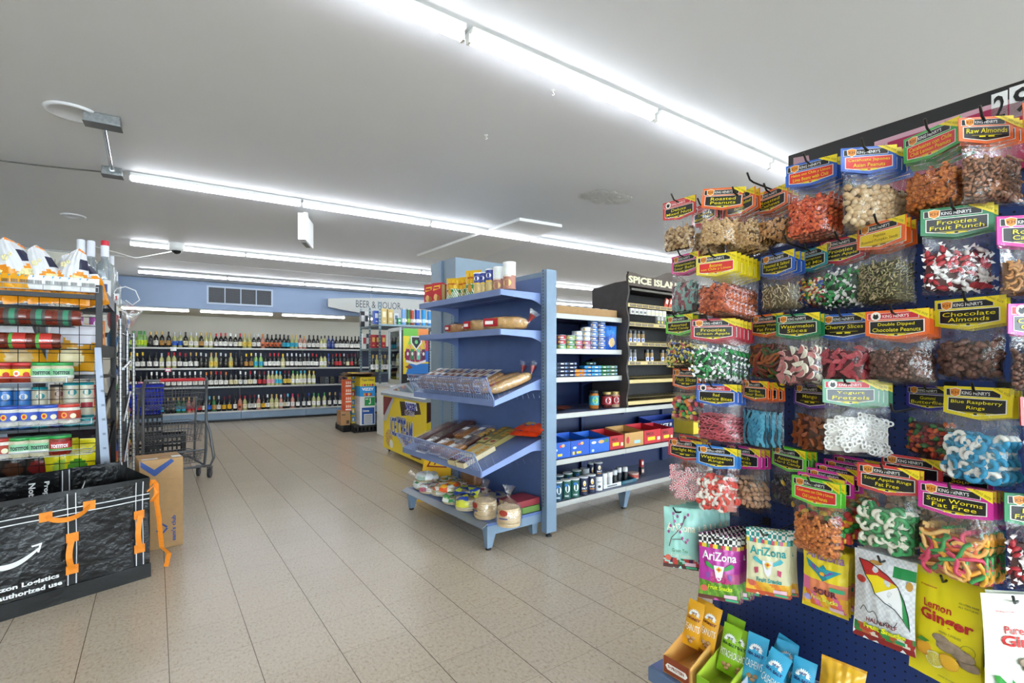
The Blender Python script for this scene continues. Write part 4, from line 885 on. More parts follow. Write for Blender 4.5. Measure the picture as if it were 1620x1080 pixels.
def mango(mb,w,h,s,s3): mb.rect(w*.3,w*.98,h*.08,h*.92,M('2a9a50',.45),s); mb.poly([(w*.6,h*.2),(w*.72,h*.3),(w*.7,h*.85),(w*.62,h*.8),(w*.66,h*.4),(w*.55,h*.3)],M('e8f4ea',.5),s3); mb.rect(w*.35,w*.55,h*.7,h*.8,M('e8f4ea',.5),s3)
def vizzy(mb,w,h,s,s3):
    mb.text('VIZZY',w*.12,w*.9,h*.58,h*.86,M('ffffff',.4),s,.05)
    for k,c in enumerate(('e8a040','c83058','f0d060','d8582a')): mb.disc(w*(.3+.14*k),h*.2,w*.07,h*.16,M(c,.5),s)
def topo(mb,w,h,s,s3):
    mb.text('Topo Chico',w*.12,w*.9,h*.5,h*.8,M('2a3050',.5),s,.02)
    for k,c in enumerate(('e8a040','c83058','70a040','e07030','a03060')): mb.disc(w*(.15+.17*k),h*.14,w*.07,h*.12,M(c,.5),s)
case('white case with blue panel, lowest on the tall drink stack',ua,ub,y,Z[0]+.002,Z[1],.36,'f0f0ee','f0f0ee',corona)
case('white case with green panel, second on the tall drink stack',ua,ub,y,Z[1]+.002,Z[2],.36,'f0f0ee','f0f0ee',mango)
case('bright blue seltzer case reading VIZZY on the tall stack',ua,ub,y,Z[2]+.002,Z[3],.36,'2a98e0','3aa0d8',vizzy)
case('yellow seltzer case at the top of the tall drink stack',ua,ub,y,Z[3]+.002,Z[4],.36,'f0d428','e8cc30',topo)
y2=SY+.42
zz=.122; 
for i,(c,c2) in enumerate((('e8c828','3a90c8'),('3aa8d8','e8d030'),('f0d030','48a0c0'),('e8c020','c85030'),('4aa8d0','f0d840'),('e8c83a','2a80b8'))):
    h=.155
    def fn(mb,w,h,s,s3,c2=c2): mb.rect(w*.05,w*.4,h*.2,h*.8,M(c2,.5),s); mb.disc(w*.2,h*.45,w*.09,h*.2,M('f4f4f0',.5),s3)
    case('yellow and blue drink case, %s from the bottom of the middle column'%ordn(i),556,569,y2,zz,zz+h-.002,.3,c,c,fn); zz+=h
t=case('plain brown carton at the foot of the orange case column',539,554,SY+.2,.122,.122+.245,.3,'b08458','a87c50',lambda mb,w,h,s,s3:(mb.rect(w*.6,w*.9,h*.1,h*.35,M('4a3a2c',.6),s),mb.rect(w*.1,w*.5,h*.72,h*.8,M('5a4632',.6),s)))
zz=.37
for i in range(4):
    h=.14
    def fn(mb,w,h,s,s3):
        mb.rect(w*.08,w*.92,h*.1,h*.28,M('f4e8d8',.5),s)
        for k in range(3): mb.disc(w*(.22+.28*k),h*.6,w*.1,h*.2,M('f8d8c0',.5),s)
    case('orange seltzer case, %s from the bottom of the left column'%ordn(i),546,556.5,SY+.22,zz,zz+h-.002,.28,'e8582a','e06a3a',fn); zz+=h
# flattened cardboard on top
t=thing('flattened_cardboard','crumpled brown cardboard lying on top of the drink cases','cardboard',ROOM,(ROOM.xu(545,SY),SY,Z[4]+.004)); wq=ROOM.xu(597,SY)-ROOM.xu(545,SY)
mb=MB(); rn=random.Random(8)
for k in range(3):
    z0=.005+.022*k; sf=lambda x,yv,z0=z0,k=k:(x+.03*k,yv-.04,z0+.03*(abs(math.sin(6*x+k))*(.4+yv))); mb.rect(0,wq-.05*k,0,.5,CARD,sf,8,4); mb.rect(0,wq-.05*k,.5,0,CARDD,lambda x,yv,sf=sf:(lambda p:(p[0],p[1],p[2]-.006))(sf(x,yv)),8,4)
mb.build('sheets',t)
# ================================================================= COUNTER + COOLER
CO=Fr(-1.93,7.98,1.612,1)
t=thing('white_counter','white counter carrying the drinks cooler behind the ice cream freezer','counter',CO,(0,0,0)); MB().box(0,1.1,0,.8,0,.83,M('e4e3dc',.5),.004).build('cabinet',t); MB().box(-.03,1.13,-.03,.78,.83,.862,M('c8ccce',.3),.005).build('countertop',t)
CL=Fr(-1.843,8.3,1.612,1)
t=thing('drinks_cooler','countertop drinks cooler with glass door and fruit drink poster on its side','cooler',CL,(0,0,.862)); ch=.965; cw=.50; cdp=.60
mb=MB(); mb.box(.0,cw,.0,.02,0,ch,M('1a1c1f',.4)); mb.box(0,cw,cdp-.02,cdp,0,ch,BLKM); mb.box(cw-.02,cw,0,cdp,0,ch,BLKM); mb.box(0,cw,0,cdp,0,.07,BLKM); mb.box(0,cw,0,cdp,ch-.05,ch,M('c4c8ca',.3,.5)); mb.build('cabinet',t)
mb=MB(); dm=M('c4c8ca',.3,.5)
for q in ((0,.035,.07,ch),(cdp-.035,cdp,.07,ch)): mb.box(-.03,0,q[0],q[1],0,ch,dm)
mb.box(-.03,0,0,cdp,0,.08,dm); mb.box(-.03,0,0,cdp,ch-.06,ch,dm); d=mb.build('door',t)
mb=MB(); mb.box(-.018,-.012,.03,cdp-.03,.08,ch-.06,GLASS); mb.build('glass_pane',d)
for z in (.32,.60): mb=MB(); mb.box(.0,cw-.03,.02,cdp-.02,z,z+.008,M('d8dadc',.4)); mb.build('shelf',t)
mb=MB(); P=flat(-.002)
def post_art(a,b):
    if b<.19: return M('17171a',.4)
    if b<.40: 
        return M('2a78c8',.35) if a>.12+.5*(b-.19) and b<.36 else M('f0d030',.35)
    if b>.86: return M('f08a28',.35) if (a-.8)**2+(b-.95)**2<.03 or a>.6 else M('6cc038',.35)
    if a<.16+.1*math.sin(9*b): return M('f0dc28',.35)
    if a>.84+.05*math.sin(12*b): return M('2a6ad0',.35) if b<.6 else M('c02a50',.35)
    if b>.72 and a<.5: return M('78c83c',.35)
    return M('e8788a',.35) if (a*7+b*5)%1.3<.25 else (M('8a2a58',.35) if b<.6 else M('e0c828',.35))
mb.art(.03,cw-.02,.01,ch-.02,34,60,P,post_art); P2=flat(-.0035)
mb.poly([(.16,.82),(.36,.82),(.355,.7),(.26,.58),(.165,.7)],M('e8e8e8',.4),P2); mb.poly([(.18,.80),(.34,.80),(.335,.71),(.26,.61),(.185,.71)],M('1c1c20',.4),flat(-.0042)); mb.disc(.26,.72,.028,.035,M('70d080',.4),flat(-.005)); 
for k,(x,c) in enumerate(((.11,'8a2050'),(.19,'2a8a58'),(.30,'6ac8a8'),(.39,'5a2048'))): mb.rect(x-.032,x+.032,.42,.60,M(c,.35),P2); mb.disc(x,.52,.018,.03,M('e8f0e8',.4),flat(-.0042))
mb.poly([(.08,.42),(.26,.37),(.43,.42),(.43,.38),(.26,.33),(.08,.38)],M('ececec',.4),P2)
mb.poly([(.06,.30),(.14,.34),(.2,.29),(.14,.26)],M('8a4a28',.4),P2); mb.text('MONACO',.10,.36,.075,.115,M('f0f0f0',.4),P2,.04); mb.disc(.21,.155,.02,.02,M('e03040',.4),P2); mb.build('poster',t)
for i in range(9):
    lev=i//3; c=('c8d8c8','303438','d8c890')[i%3]
    def mk():
        mb=MB(); mb.lathe([(.03,0),(.032,.01),(.032,.14),(.015,.18),(.014,.21)],M(c,.3),12); mb.lathe([(.0325,.04),(.0325,.11)],M('f0f0f0',.5),12,caps=False); return mb.build('drink_bottle')
    o=POOL.get(('db',c),mk,'small drink bottle in the cooler, %s from the front on the %s level'%(ordn(i%3),('lowest','middle','upper')[lev]),'bottle','bottles in the drinks cooler'); put(o,CL,.06,.09+.12*(i%3),.862+(.07,.33,.61)[lev])
# ================================================================= FREEZER
FZ=Fr(-.975,5.69,.542,-.84); FLn=1.52; FD=.68
t=thing('ice_cream_freezer','yellow chest freezer for ice cream with sloping glass lid','freezer',FZ,(0,0,0)); YEL=M('f2d325',.4,0,.04,4)
MB().box(-FLn,0,0,FD,.06,.80,YEL,.008).build('cabinet',t); 
def fx_(u,v): x=FZ.xu(u,0); return (x,FZ.zv(x,0,v))
s1=flat(-.0016); s2=flat(-.0028); s3=flat(-.004); s4=flat(-.0052)
mb=MB()
def P_(pts,mat,s): mb.poly([fx_(*p) for p in pts],mat,s)
P_([(606.6,627),(621,629),(608,657),(606.6,655)],M('7a1c20',.4),s1); P_([(621,629),(624,630),(611,666),(607,664),(608,657)],M('b9bec4',.35,.3),s2)
P_([(632.5,634.4),(663,637.5),(666.4,655.5),(635.3,657.5)],M('3a2218',.4),s2); P_([(641,634),(658.5,637),(661,649.8),(643.5,648)],M('f2f2f2',.4),s3)
a=fx_(642.5,647); b=fx_(659,638); mb.text('SNICKERS',a[0],b[0],a[1]-.002,b[1]-.01,M('2038a0',.4),s4,.06); a=fx_(641,656); b=fx_(656,651); mb.text('ICE CREAM',a[0],b[0],a[1],b[1],M('c8c0d8',.4),s3,.03)
BL2=M('2a4fb4',.4); WT=M('fbfbf4',.4)
for s_,q in (('UNWRAP',((627.8,668),(642.3,662))),('ICE CREAM',((618,687),(653,668)))):
    a=fx_(*q[0]); b=fx_(*q[1]); mb.text(s_,a[0]-.008,b[0]+.008,a[1]-.008,b[1]+.008,WT,s2,.045); mb.text(s_,a[0],b[0],a[1],b[1],BL2,s3,.02)
c=fx_(615.6,692); 
mb.disc(c[0],c[1],.135,.115,M('d8b25c',.6,0,.15,60),s2); mb.disc(c[0]+.10,c[1]-.07,.07,.06,M('f2ede0',.5),s3); 
for k,cl in enumerate(('c83028','3a9a48','e87828','3a5ac0','e8c828','8a4a28','c83028')): mb.disc(c[0]-.09+.045*(k%4),c[1]+.05-.05*(k//2)*.7,.012,.012,M(cl,.4),s4)
P_([(632,687),(640,690),(667,713),(667,728),(650,722)],M('d8a048',.5),s2); P_([(634,689),(667,716),(667,728),(652,722)],M('6a3a20',.5),s3)
mb.build('front_graphics',t)
mb=MB(); q=lambda a,z:(.0016,a,z); q2=lambda a,z:(.003,a,z); q3=lambda a,z:(.0045,a,z)
mb.poly([(.0,.80),(.0,.55),(.2,.60),(.45,.80)],M('42221c',.4),q); mb.poly([(.0,.55),(.10,.58),(.16,.555),(.22,.60),(.30,.60),(.56,.80),(.47,.80),(.25,.66)],M('b9bec4',.35,.3),q2)
mb.text('ICE CREAM',.36,.66,.50,.58,WT,q2,.1); mb.text('ICE CREAM',.364,.656,.505,.575,BL2,q3,.05); mb.disc(.62,.68,.05,.05,M('6a3a20',.4),q2); mb.poly([(.1,.1),(.3,.22),(.5,.12),(.35,.08)],M('d8a048',.5),q2); mb.build('side_graphics',t)
LG=M('b4bcc2',.25,.2)
prof=[(-.03,.79),(-.03,.825),(.02,.85),(.22,.93),(.40,.955),(.62,.955),(FD+.02,.93),(FD+.02,.79)]
mb=MB(); mb.prism([(y,z) for y,z in prof],'x',-FLn-.02,.02,LG); mb.build('lid',t)
mb=MB(); tt_=lambda x,d:(x,.05+d*.22/.25,.864+d*.093/.25+.003); mb.rect(-FLn+.25,-.30,0,.25,M('8fa8b8',.05,.1,0,40,0,0,0,1),tt_); mb.build('glass_window',t)
for x,y in ((-FLn+.06,.06),(-.08,.06),(-FLn+.06,FD-.06),(-.08,FD-.06)):
    mb=MB(); mb.T=Matrix.Translation((x,y,.03)); n=14; vs=[(.028*math.cos(2*PI*k/n),yy,.028*math.sin(2*PI*k/n)) for yy in (-.01,.01) for k in range(n)]; mb.add(vs,[(k,(k+1)%n,n+(k+1)%n,n+k) for k in range(n)],BLKM,True); mb.add(vs,[tuple(range(n)),tuple(range(n,2*n))[::-1]],STEEL); mb.box(-.02,.03,-.014,-.01,0,.03,DSTEEL); mb.build('caster_wheel',t)
# tall grey partition behind the bread unit
t=thing('tall_partition','tall pale blue grey metal partition rising behind the bread unit','partition',END,(0,0,0))
MB().box(-1.76,-1.29,.0,.62,0,2.23,M('8798a6',.45,.2,.1,4)).build('panel',t)
mb=MB(); mb.box(-1.56,-1.52,-.02,0,0,2.23,BGREY); mb.build('slotted_upright',t)
# wet floor sign
WFp=Fr(-.62,4.02,.95,-.32)
t=thing('wet_floor_sign','yellow folding wet floor sign behind the lower bread shelf','floor sign',Fr(-.66,4.62,.97,-.25),(0,0,0)); ym=M('f0b818',.4)
for sg in (1,-1):
    mb=MB(); mb.hexa([(-.16,-.17*sg-.008,0),(.16,-.17*sg-.008,0),(.16,-.17*sg+.008,0),(-.16,-.17*sg+.008,0),(-.11,-.01*sg-.008,.60),(.11,-.01*sg-.008,.60),(.11,-.01*sg+.008,.60),(-.11,-.01*sg+.008,.60)],ym); mb.build('leaf',t)
mb=MB(); sl_=lambda x,z:(x,-.17-.0095+.16*z/.6,z)
mb.poly([(-.10,.30),(.10,.30),(0,.48)],M('8a1c14',.5),sl_); sl2=lambda x,z:(x,-.17-.011+.16*z/.6,z); mb.poly([(-.078,.312),(.078,.312),(0,.455)],ym,sl2); sl3=lambda x,z:(x,-.17-.0125+.16*z/.6,z)
mb.poly([(-.03,.32),(-.015,.32),(.005,.37),(.03,.345),(.04,.355),(.01,.39),(.0,.41),(-.012,.405),(-.01,.36)],M('8a1c14',.5),sl3); mb.disc(.004,.425,.009,.011,M('8a1c14',.5),sl3); mb.build('pictogram',t)
# ================================================================= BREAD END UNIT
t=thing('bread_display_unit','blue metal end unit of shelves holding bread and cakes','shelving',END,(0,0,0)); EW=1.20
mb=MB(); mb.box(-1.25,-.02,0,.03,.12,1.90,BLUE); mb.build('back_panel',t)
mb=MB(); mb.box(-1.27,0,-.002,.032,1.885,1.92,BGREY); mb.build('top_rail',t)
for x in (.0,-1.27):
    mb=MB(); mb.box(x-.028,x+.030,-.045,.05,.035,1.923,BGREY,.003); mb.build('upright',t)
    mb=MB()
    for k in range(70): mb.box(x-.0295,x-.028,-.03,-.02,.22+.0245*k,.232+.0245*k,M('1c2030',.6))
    for k in range(70): mb.box(x-.012,x-.006,-.0465,-.045,.22+.0245*k,.232+.0245*k,M('1c2030',.6))
    mb.build('slots',t)
    MB().lathe([(.022,0),(.022,.012),(.01,.016),(.01,.04)],BLKM,14,(x,0,0)).build('levelling_foot',t)
def bracket(x,z,d,zf=None,th=.05):
    zf=z if zf is None else zf
    mb=MB(); pr=[(-.01,z+.0),(-.01,z-.09)]
    for k in range(7): a=k/6; pr.append((-.03-.13*a, z-.09+(.09-th+.0)*math.sin(a*PI/2)+(zf-z)*((.03+.13*a)/d)))
    pr+=[(-d,zf-th*.75),(-d,zf)]
    mb.prism([(y_,z_) for y_,z_ in pr],'x',x-.003,x+.003,M('7d90c0',.38,.25,.1,9))
    return mb.build('bracket',t)
SHB=M('6b7fb4',.38,.25,.12,9)
def shelf(z,d,zf=None):
    zf=z if zf is None else zf
    mb=MB(); x0,x1=-EW-.02,-.04
    mb.hexa([(x0,-d,zf-.012),(x1,-d,zf-.012),(x1,0,z-.012),(x0,0,z-.012),(x0,-d,zf),(x1,-d,zf),(x1,0,z),(x0,0,z)],SHB)
    mb.box(x0,x1,-d-.004,-d+.004,zf-.042,zf+.003,M('7d90c0',.38,.25,.1,9),.002); 
    for k in range(50): x=x0+.05+(x1-x0-.1)*k/49; mb.box(x-.004,x+.004,-.13,-.11,z-.0135+(zf-z)*.12/d,z-.012+(zf-z)*.12/d,M('c0c8e0',.5))
    mb.build('shelf',t); bracket(x1+.003,z,d,zf); bracket(x0-.003,z,d,zf)
shelf(1.755,.405); shelf(1.485,.405); shelf(1.15,.457,1.0); shelf(.715,.56,.535)
def fence(zf,d,h,lean):
    x0,x1=-EW-.02,-.04; mb=MB(); m=M('8a9ac0',.4,.3); L_=lambda a,b:(x0+(x1-x0)*a,-d-lean*b,zf+h*b)
    n=38
    for k in range(n): mb.tube([L_(k/n,0),L_(min(1,k/n+.06),1)],.0022,m,3); mb.tube([L_(k/n,1),L_(min(1,k/n+.06),0)],.0022,m,3)
    mb.build('wire_mesh',t); mb=MB(); mb.tube([L_(0,1),L_(1,1)],.006,m,6); 
    for a in (0,1): mb.tube([L_(a,0),L_(a,1)],.004,m,6)
    mb.build('mesh_rail',t)
    mb=MB()
    for a in (0,1):
        x=x0 if a==0 else x1
        for k in range(9): q=k/9; mb.tube([(x,-d*(1-q)-lean*(1-q),zf+h*(1-q)+(0)*q),(x,-d*(1-q),zf)],.0011,m,3)
    mb.build('side_mesh',t)
fence(1.0,.457,.15,.06); fence(.54,.56,.12,.06)
mb=MB(); mb.box(-EW-.02,-.03,-.52,0,.165,.185,BLUE); mb.build('base_deck',t)
mb=MB(); mb.hexa([(-EW-.03,-.57,.162),(-.02,-.57,.162),(-.02,-.52,.185),(-EW-.03,-.52,.185),(-EW-.03,-.57,.167),(-.02,-.57,.167),(-.02,-.52,.191),(-EW-.03,-.52,.191)],M('8a9098',.4,.5)); mb.build('price_strip',t)
mb=MB(); 
for x in (-.045,-EW-.02): mb.box(x-.004,x+.004,-.52,0,.10,.185,BGREY)
mb.build('base_side',t)
for x in (-.06,-EW):
    mb=MB(); mb.hexa([(x-.018,-.51,.015),(x+.018,-.51,.015),(x+.018,-.47,.015),(x-.018,-.47,.015),(x-.035,-.52,.17),(x+.03,-.52,.17),(x+.03,-.43,.17),(x-.035,-.43,.17)],BGREY); mb.build('leg',t); MB().lathe([(.02,0),(.02,.016)],BLKM,12,(x,-.49,0)).build('levelling_foot',t)
mb=MB(); mb.hexa([(-.10,-.10,.02),(-.06,-.10,.02),(-.06,-.06,.02),(-.10,-.06,.02),(-.12,-.12,.17),(-.05,-.12,.17),(-.05,-.05,.17),(-.12,-.05,.17)],BGREY); mb.build('leg',t)
# ---- goods on it
def ex(u,y): return END.xu(u,y)
def eput(o,u,y,z,rz=0,tilt=0,roll=0): return put(o,END,ex(u,y),y,z,rz,tilt,roll)
z1=1.758
def cereal(k):
    t=thing('cookie_carton','','carton'); MB().box(-.05,.05,0,.045,0,.165,M('c02c38',.45),.002).build('carton',t)
    mb=MB(); s=flat(-.001); mb.poly([(-.04,.10),(.035,.115),(.04,.145),(-.03,.14)],M('f0c040',.5),s); mb.rect(-.03,.025,.115,.13,M('c02c38',.5),flat(-.002)); mb.disc(-.012,.045,.022,.028,M('e0b070',.5),s); mb.disc(.02,.035,.018,.024,M('a86a30',.5),flat(-.002)); mb.rect(-.046,.046,.004,.016,M('f0e8d8',.5),s); mb.rect(.044,.004,.02,.15,M('b8a868',.5),lambda a,z:(.0512,a,z)); mb.build('print',t); return t
for i,(u,y) in enumerate(((678,-.36),(691,-.35),(698,-.27))):
    o=POOL.get('cereal',lambda:cereal(0),'red biscuit carton, %s from the left on the top bread unit shelf'%ordn(i),'carton','red biscuit cartons on the top shelf'); eput(o,u,y,z1,.35)
def nutpouch(seed):
    def art(a,b):
        if b>.9: return M('e0b018',.35)
        if b>.5: return M('e8b820',.3) if (a*6+b*4+seed)%2>.35 else M('d09818',.3)
        if (a-.35)**2+(b-.35)**2<.02: return M('e0a040',.5)
        if b>.36 and a<.7 and b<.47: return M('2f8a3c',.35)
        return M('3f8a38',.3) if (a*9+b*7)%1.4<.6 else M('f0efe0',.4)
    mb=MB(); s=pouch_mesh(mb,.125,.20,.03,M('e8b820',.3),20,28,seed,.04,.002,art,M('d8a818',.3)); mb.text('NUTRAMIX',-.04,.045,.135,.15,M('b02018',.4),off(s,.003),.05); return mb.build('snack_pouch')
for i,(u,y,rz,sc) in enumerate(((716,-.33,.55,.88),(728,-.25,.5,.92),(737,-.22,.5,.97),(749,-.27,.55,1.08))):
    o=POOL.get(('np',i%2),lambda:nutpouch(i),'yellow and green stand up snack pouch, %s from the left on the top shelf'%ordn(i),'snack pouch','yellow snack pouches on the top shelf'); eput(o,u,y,z1,rz); o.scale=(sc,sc,sc)
def tin(c,r,h,lidc,c2,c3):
    t=thing('snack_tin','','tin'); MB().lathe([(r,0),(r,h*.5),(r,h*.96)],None,22,mats=[M(c2,.35),M(c,.35)]).build('tin_body',t); MB().lathe([(r*1.02,h*.95),(r*1.02,h)],M(lidc,.4),22).build('lid',t)
    mb=MB(); sf=cyl(r+.001); mb.disc(0,h*.72,r*.6,h*.1,M(c3,.4),sf); mb.rect(-r*.7,r*.7,h*.45,h*.52,M('e8c040' if c=='28388c' else 'e8dcd0',.4),sf,4,1); mb.disc(0,h*.22,r*.7,h*.14,M('e8c880',.5),sf); mb.build('label',t); return t
for i,(u,y,h) in enumerate(((757,-.36,.155),(765.5,-.33,.158),(776,-.33,.17))):
    o=POOL.get(('tin',),lambda:tin('28388c',.036,.16,'f0f0f0','c8b078','f0f0f0'),'blue potato stick canister, %s from the left on the top shelf'%ordn(i),'canister','blue canisters on the top shelf'); eput(o,u,y,z1,.5); o.scale=(1,1,h/.16)
for i,(u,y,h) in enumerate(((789.5,-.33,.17),(806,-.33,.185))):
    o=POOL.get(('tin2',),lambda:tin('eceeee',.042,.18,'f4f4f4','b07868','e8f0e0'),'white baking tin, %s on the top shelf'%('left of the two' if i==0 else 'rightmost tin'),'tin','white tins on the top shelf'); eput(o,u,y,z1,.5); o.scale=(1.05,1.05,h/.18)
mb=MB()  # pale green stripe label of the last tin
BR=M('e0b068',.55,0,.4,22,.3); BR2=M('c48a48',.6,0,.3,30,.3); RED=M('a82028',.35); WP=M('ece8e2',.35,0,.15,30)
def loafbag(L,w,h,col,seed,twistc=None,label=True,pp=2.6):
    t=thing('bagged_bread','','bread'); mb=MB(); loft_loaf(mb,L,w,h,col,seed,p=pp); mb.build('loaf',t)
    mb=MB(); loft_loaf(mb,L*1.1,w*1.12,h*1.12,FILM2,seed+1,p=pp,rough=.10); 
    if twistc is not None: pass
    mb.build('plastic_bag',t)
    if label:
        mb=MB(); s=lambda x,z:(x,-w*.5*1.13*max(0,1-abs(2*(z-h*.55)/h/1.2)**2.6)**.4 - .003,z); mb.rect(-L*.42,-L*.1,h*.25,h*.85,RED,s,5,6); mb.rect(-L*.38,-L*.2,h*.4,h*.65,WP,off(s,.002),4,3); mb.build('label',t)
    if twistc is not None:
        mb=MB(); mb.T=Matrix.Translation((L*.5,0,h*.5))@Matrix.Rotation(.6,4,'Y'); twist(mb,(0,0,0),FILM2,.035,.09,seed); twist(mb,(0,0,0),twistc,.02,.06,seed); mb.build('bag_tail',t)
    return t
z2=1.488
for i,(u,y,L,w,h,rz,lab) in enumerate(((724,-.28,.20,.11,.08,.25,'short bagged roll at the left of the second shelf'),(757,-.30,.22,.12,.09,.3,'bagged buns with yellow label in the middle of the second shelf'),(800,-.27,.34,.12,.095,.55,'long bagged bread loaf at the right of the second shelf'))):
    o=loafbag(L,w,h,BR if i else BR2,i*3,RED if i==2 else None); tag(o,lab,'bread','bagged breads on the second shelf'); del o['group']; eput(o,u,y,z2,rz)
# basket loaves
def tilt3(y): return 1.15+(-.15)*(-y)/.457
def mkpack(seed):
    t=thing('bread_pack','','bread'); mb=MB(); L=.26
    mb.T=Matrix.Rotation(PI/2,4,'Z'); loft_loaf(mb,L,.105,.105,M('b98a58',.6,0,.5,30,.3),seed,p=5); mb.build('loaf',t)
    mb=MB(); mb.T=Matrix.Rotation(PI/2,4,'Z'); loft_loaf(mb,L*1.06,.112,.112,FILM2,seed+1,p=5,rough=.10); mb.build('plastic_bag',t)
    mb=MB(); s=lambda x,y:(x,y,.1165+.004*math.sin(20*y)); cl=['7a3a30','8a4030','3a4a8a'][seed%3]
    mb.rect(-.04,.04,-.12,.10,WP,s,3,8); s2=lambda x,y:(x,y,.1195+.004*math.sin(20*y)); mb.rect(-.03,.02,-.10,-.03,M(cl,.5),s2,3,4); mb.rect(-.02,.03,.0,.05,M(cl,.5),s2,3,3)
    fr=lambda x,z:(x,-.142,z); mb.rect(-.035,.035,.02,.085,WP,fr); mb.text('BREAD',-.03,.03,.045,.07,M(cl,.5),lambda x,z:(x,-.1435,z),.05); mb.disc(.0,.033,.025,.007,M(cl,.5),lambda x,z:(x,-.1435,z)); mb.build('printed_label',t); return t
for i in range(9):
    x=-1.14+.105*i*1.02; y=-.29
    o=POOL.get(('pack',i%3),lambda:mkpack(i%3),'printed bread pack in the upper wire basket, %s from the left'%ordn(i),'bread','bread packs in the upper wire basket')
    put(o,END,x,y,tilt3(y)+.003,.05*((i*3)%5-2),-.33)
    o.rotation_euler=(.318,0,END.a+.05*((i*3)%5-2))
for i,(u,y,rz,lab) in enumerate(((822,-.26,1.25,'long baguette in a clear bag at the right end of the upper basket'),(800,-.24,1.3,'red and white bagged baguette beside the last one in the upper basket'))):
    o=loafbag(.36,.085,.075,BR,20+i,RED,label=(i==1)); tag(o,lab,'bread'); x=-.12-.11*i; put(o,END,x,-.24,tilt3(-.24)+.006,PI/2-.1*i); 
    o.rotation_mode='QUATERNION'; q=Matrix.Rotation(END.a,4,'Z')@Matrix.Rotation(.318,4,'X')@Matrix.Rotation(PI/2-.12,4,'Z'); o.rotation_quaternion=q.to_quaternion()
# cake shelf
def t4(y): return .715-.18*(-y)/.56
A4=math.atan(.18/.56)
def lay(o,x,y,rz=0,dz=.004):
    o.rotation_mode='QUATERNION'; o.rotation_quaternion=(Matrix.Rotation(END.a,4,'Z')@Matrix.Rotation(A4,4,'X')@Matrix.Rotation(rz,4,'Z')).to_quaternion(); o.location=END.w(x,y,t4(y)+dz); return o
def clam(kind):
    t=thing('clear_cake_tray','','cake tray'); c=dict(brown='5a2c1c',tan='c08040',gold='d0a050')[kind]
    mb=MB(); mb.box(-.075,.075,-.10,.10,0,.005,M('e8e8e4',.4),.002); mb.build('tray_base',t)
    mb=MB()
    if kind=='gold':
        rn=random.Random(2)
        for k in range(18): mb.ball((rn.uniform(-.055,.055),rn.uniform(-.08,.08),.022),(.02,.02,.016),M(c,.6,0,.3,60),1)
    else: mb.box(-.062,.062,-.088,.088,.006,.04,M(c,.7,0,.35,60,.5),.012)
    mb.build('cake',t); mb=MB(); mb.box(-.073,.073,-.098,.098,.005,.055,FILM,.018); mb.box(-.055,.055,-.08,.08,.055,.060,FILM,.004); mb.build('plastic_lid',t)
    mb=MB(); mb.rect(-.03,.03,-.02,.03,M('f0f0ee',.5),top(.0615)); mb.build('sticker',t); return t
def plank():
    t=thing('cake_plank','','cake'); MB().box(-.07,.07,-.19,.19,.004,.05,M('57291c',.7,0,.4,50,.5),.012).build('cake',t); mb=MB(); mb.box(-.078,.078,-.21,.21,0,.062,FILM,.015); mb.build('plastic_wrap',t); return t
for i,(x,y,rz) in enumerate(((-1.10,-.30,.10),(-.93,-.22,.12))):
    o=POOL.get('plank',plank,'long dark chocolate cake in clear wrap, %s on the lower basket shelf'%('leftmost' if i==0 else 'second from left'),'cake','chocolate cakes on the lower basket shelf'); lay(o,x,y,rz)
for i,(x,y,k,rz) in enumerate(((-.90,-.47,'brown',.05),(-.73,-.45,'tan',.08),(-.55,-.46,'tan',0),(-.77,-.20,'tan',.1),(-.60,-.16,'gold',.15),(-.58,-.31,'brown',.0))):
    o=POOL.get(('clam',k),lambda:clam(k),'clear clamshell tray of %s, %s on the lower basket shelf'%(dict(brown='dark cake',tan='tan cake',gold='round biscuits')[k],('front left','front middle','front right','rear left','rear right','centre')[i]),'cake tray','clear cake trays on the lower basket shelf'); lay(o,x,y,rz)
def cookiebox(c,c2):
    t=thing('cookie_box','','box'); MB().box(-.045,.045,-.15,.15,0,.035,M(c,.5),.003).build('carton',t)
    mb=MB(); s=top(.036); mb.rect(-.04,.04,-.14,-.05,M(c2,.5),s); mb.disc(0,-.09,.025,.018,M('a02828',.5),top(.037)); 
    for k in range(3): mb.disc(.0,.02+.045*k,.028,.02,M('dca848',.5),top(.037))
    mb.build('print',t); return t
for i,(x,y,rz,c,c2) in enumerate(((-.44,-.16,.1,'8a7c48','c8b878'),(-.33,-.17,.1,'94854e','d0c080'),(-.37,-.45,.05,'c8b888','5a3020'),(-.26,-.45,.08,'d8c8a0','4a2818'))):
    o=POOL.get(('ckb',i),lambda:cookiebox(c,c2),'long %s cookie box, %s on the lower basket shelf'%(('olive','olive','cream','cream')[i],('rear left','rear right','front left','front right')[i]),'box','long cookie boxes'); lay(o,x,y,rz)
def obag():
    def art(a,b):
        if (a-.35)**2+((b-.5)*1.3)**2<.035: return M('e8b85c',.5)
        if (a-.35)**2+((b-.5)*1.3)**2<.06: return M('2858a8',.4)
        return M('e8481c',.3)
    mb=MB(); mb.T=Matrix.Rotation(-PI/2,4,'X'); mb.T=Matrix.Rotation(-PI/2,4,'X'); s=pouch_mesh(mb,.30,.19,.02,None,24,20,4,.05,.003,art,M('d84018',.3)); o=mb.build('tortilla_bag'); return o
for i,(x,y,rz,dz) in enumerate(((-.17,-.14,.15,.03),(-.14,-.12,.02,.062))):
    o=POOL.get('obag',obag,'flat orange tortilla bag, %s at the right end of the lower basket shelf'%('lower' if i==0 else 'upper'),'snack bag','flat orange tortilla bags')
    lay(o,x-.0,y+.02,rz,dz+.01)
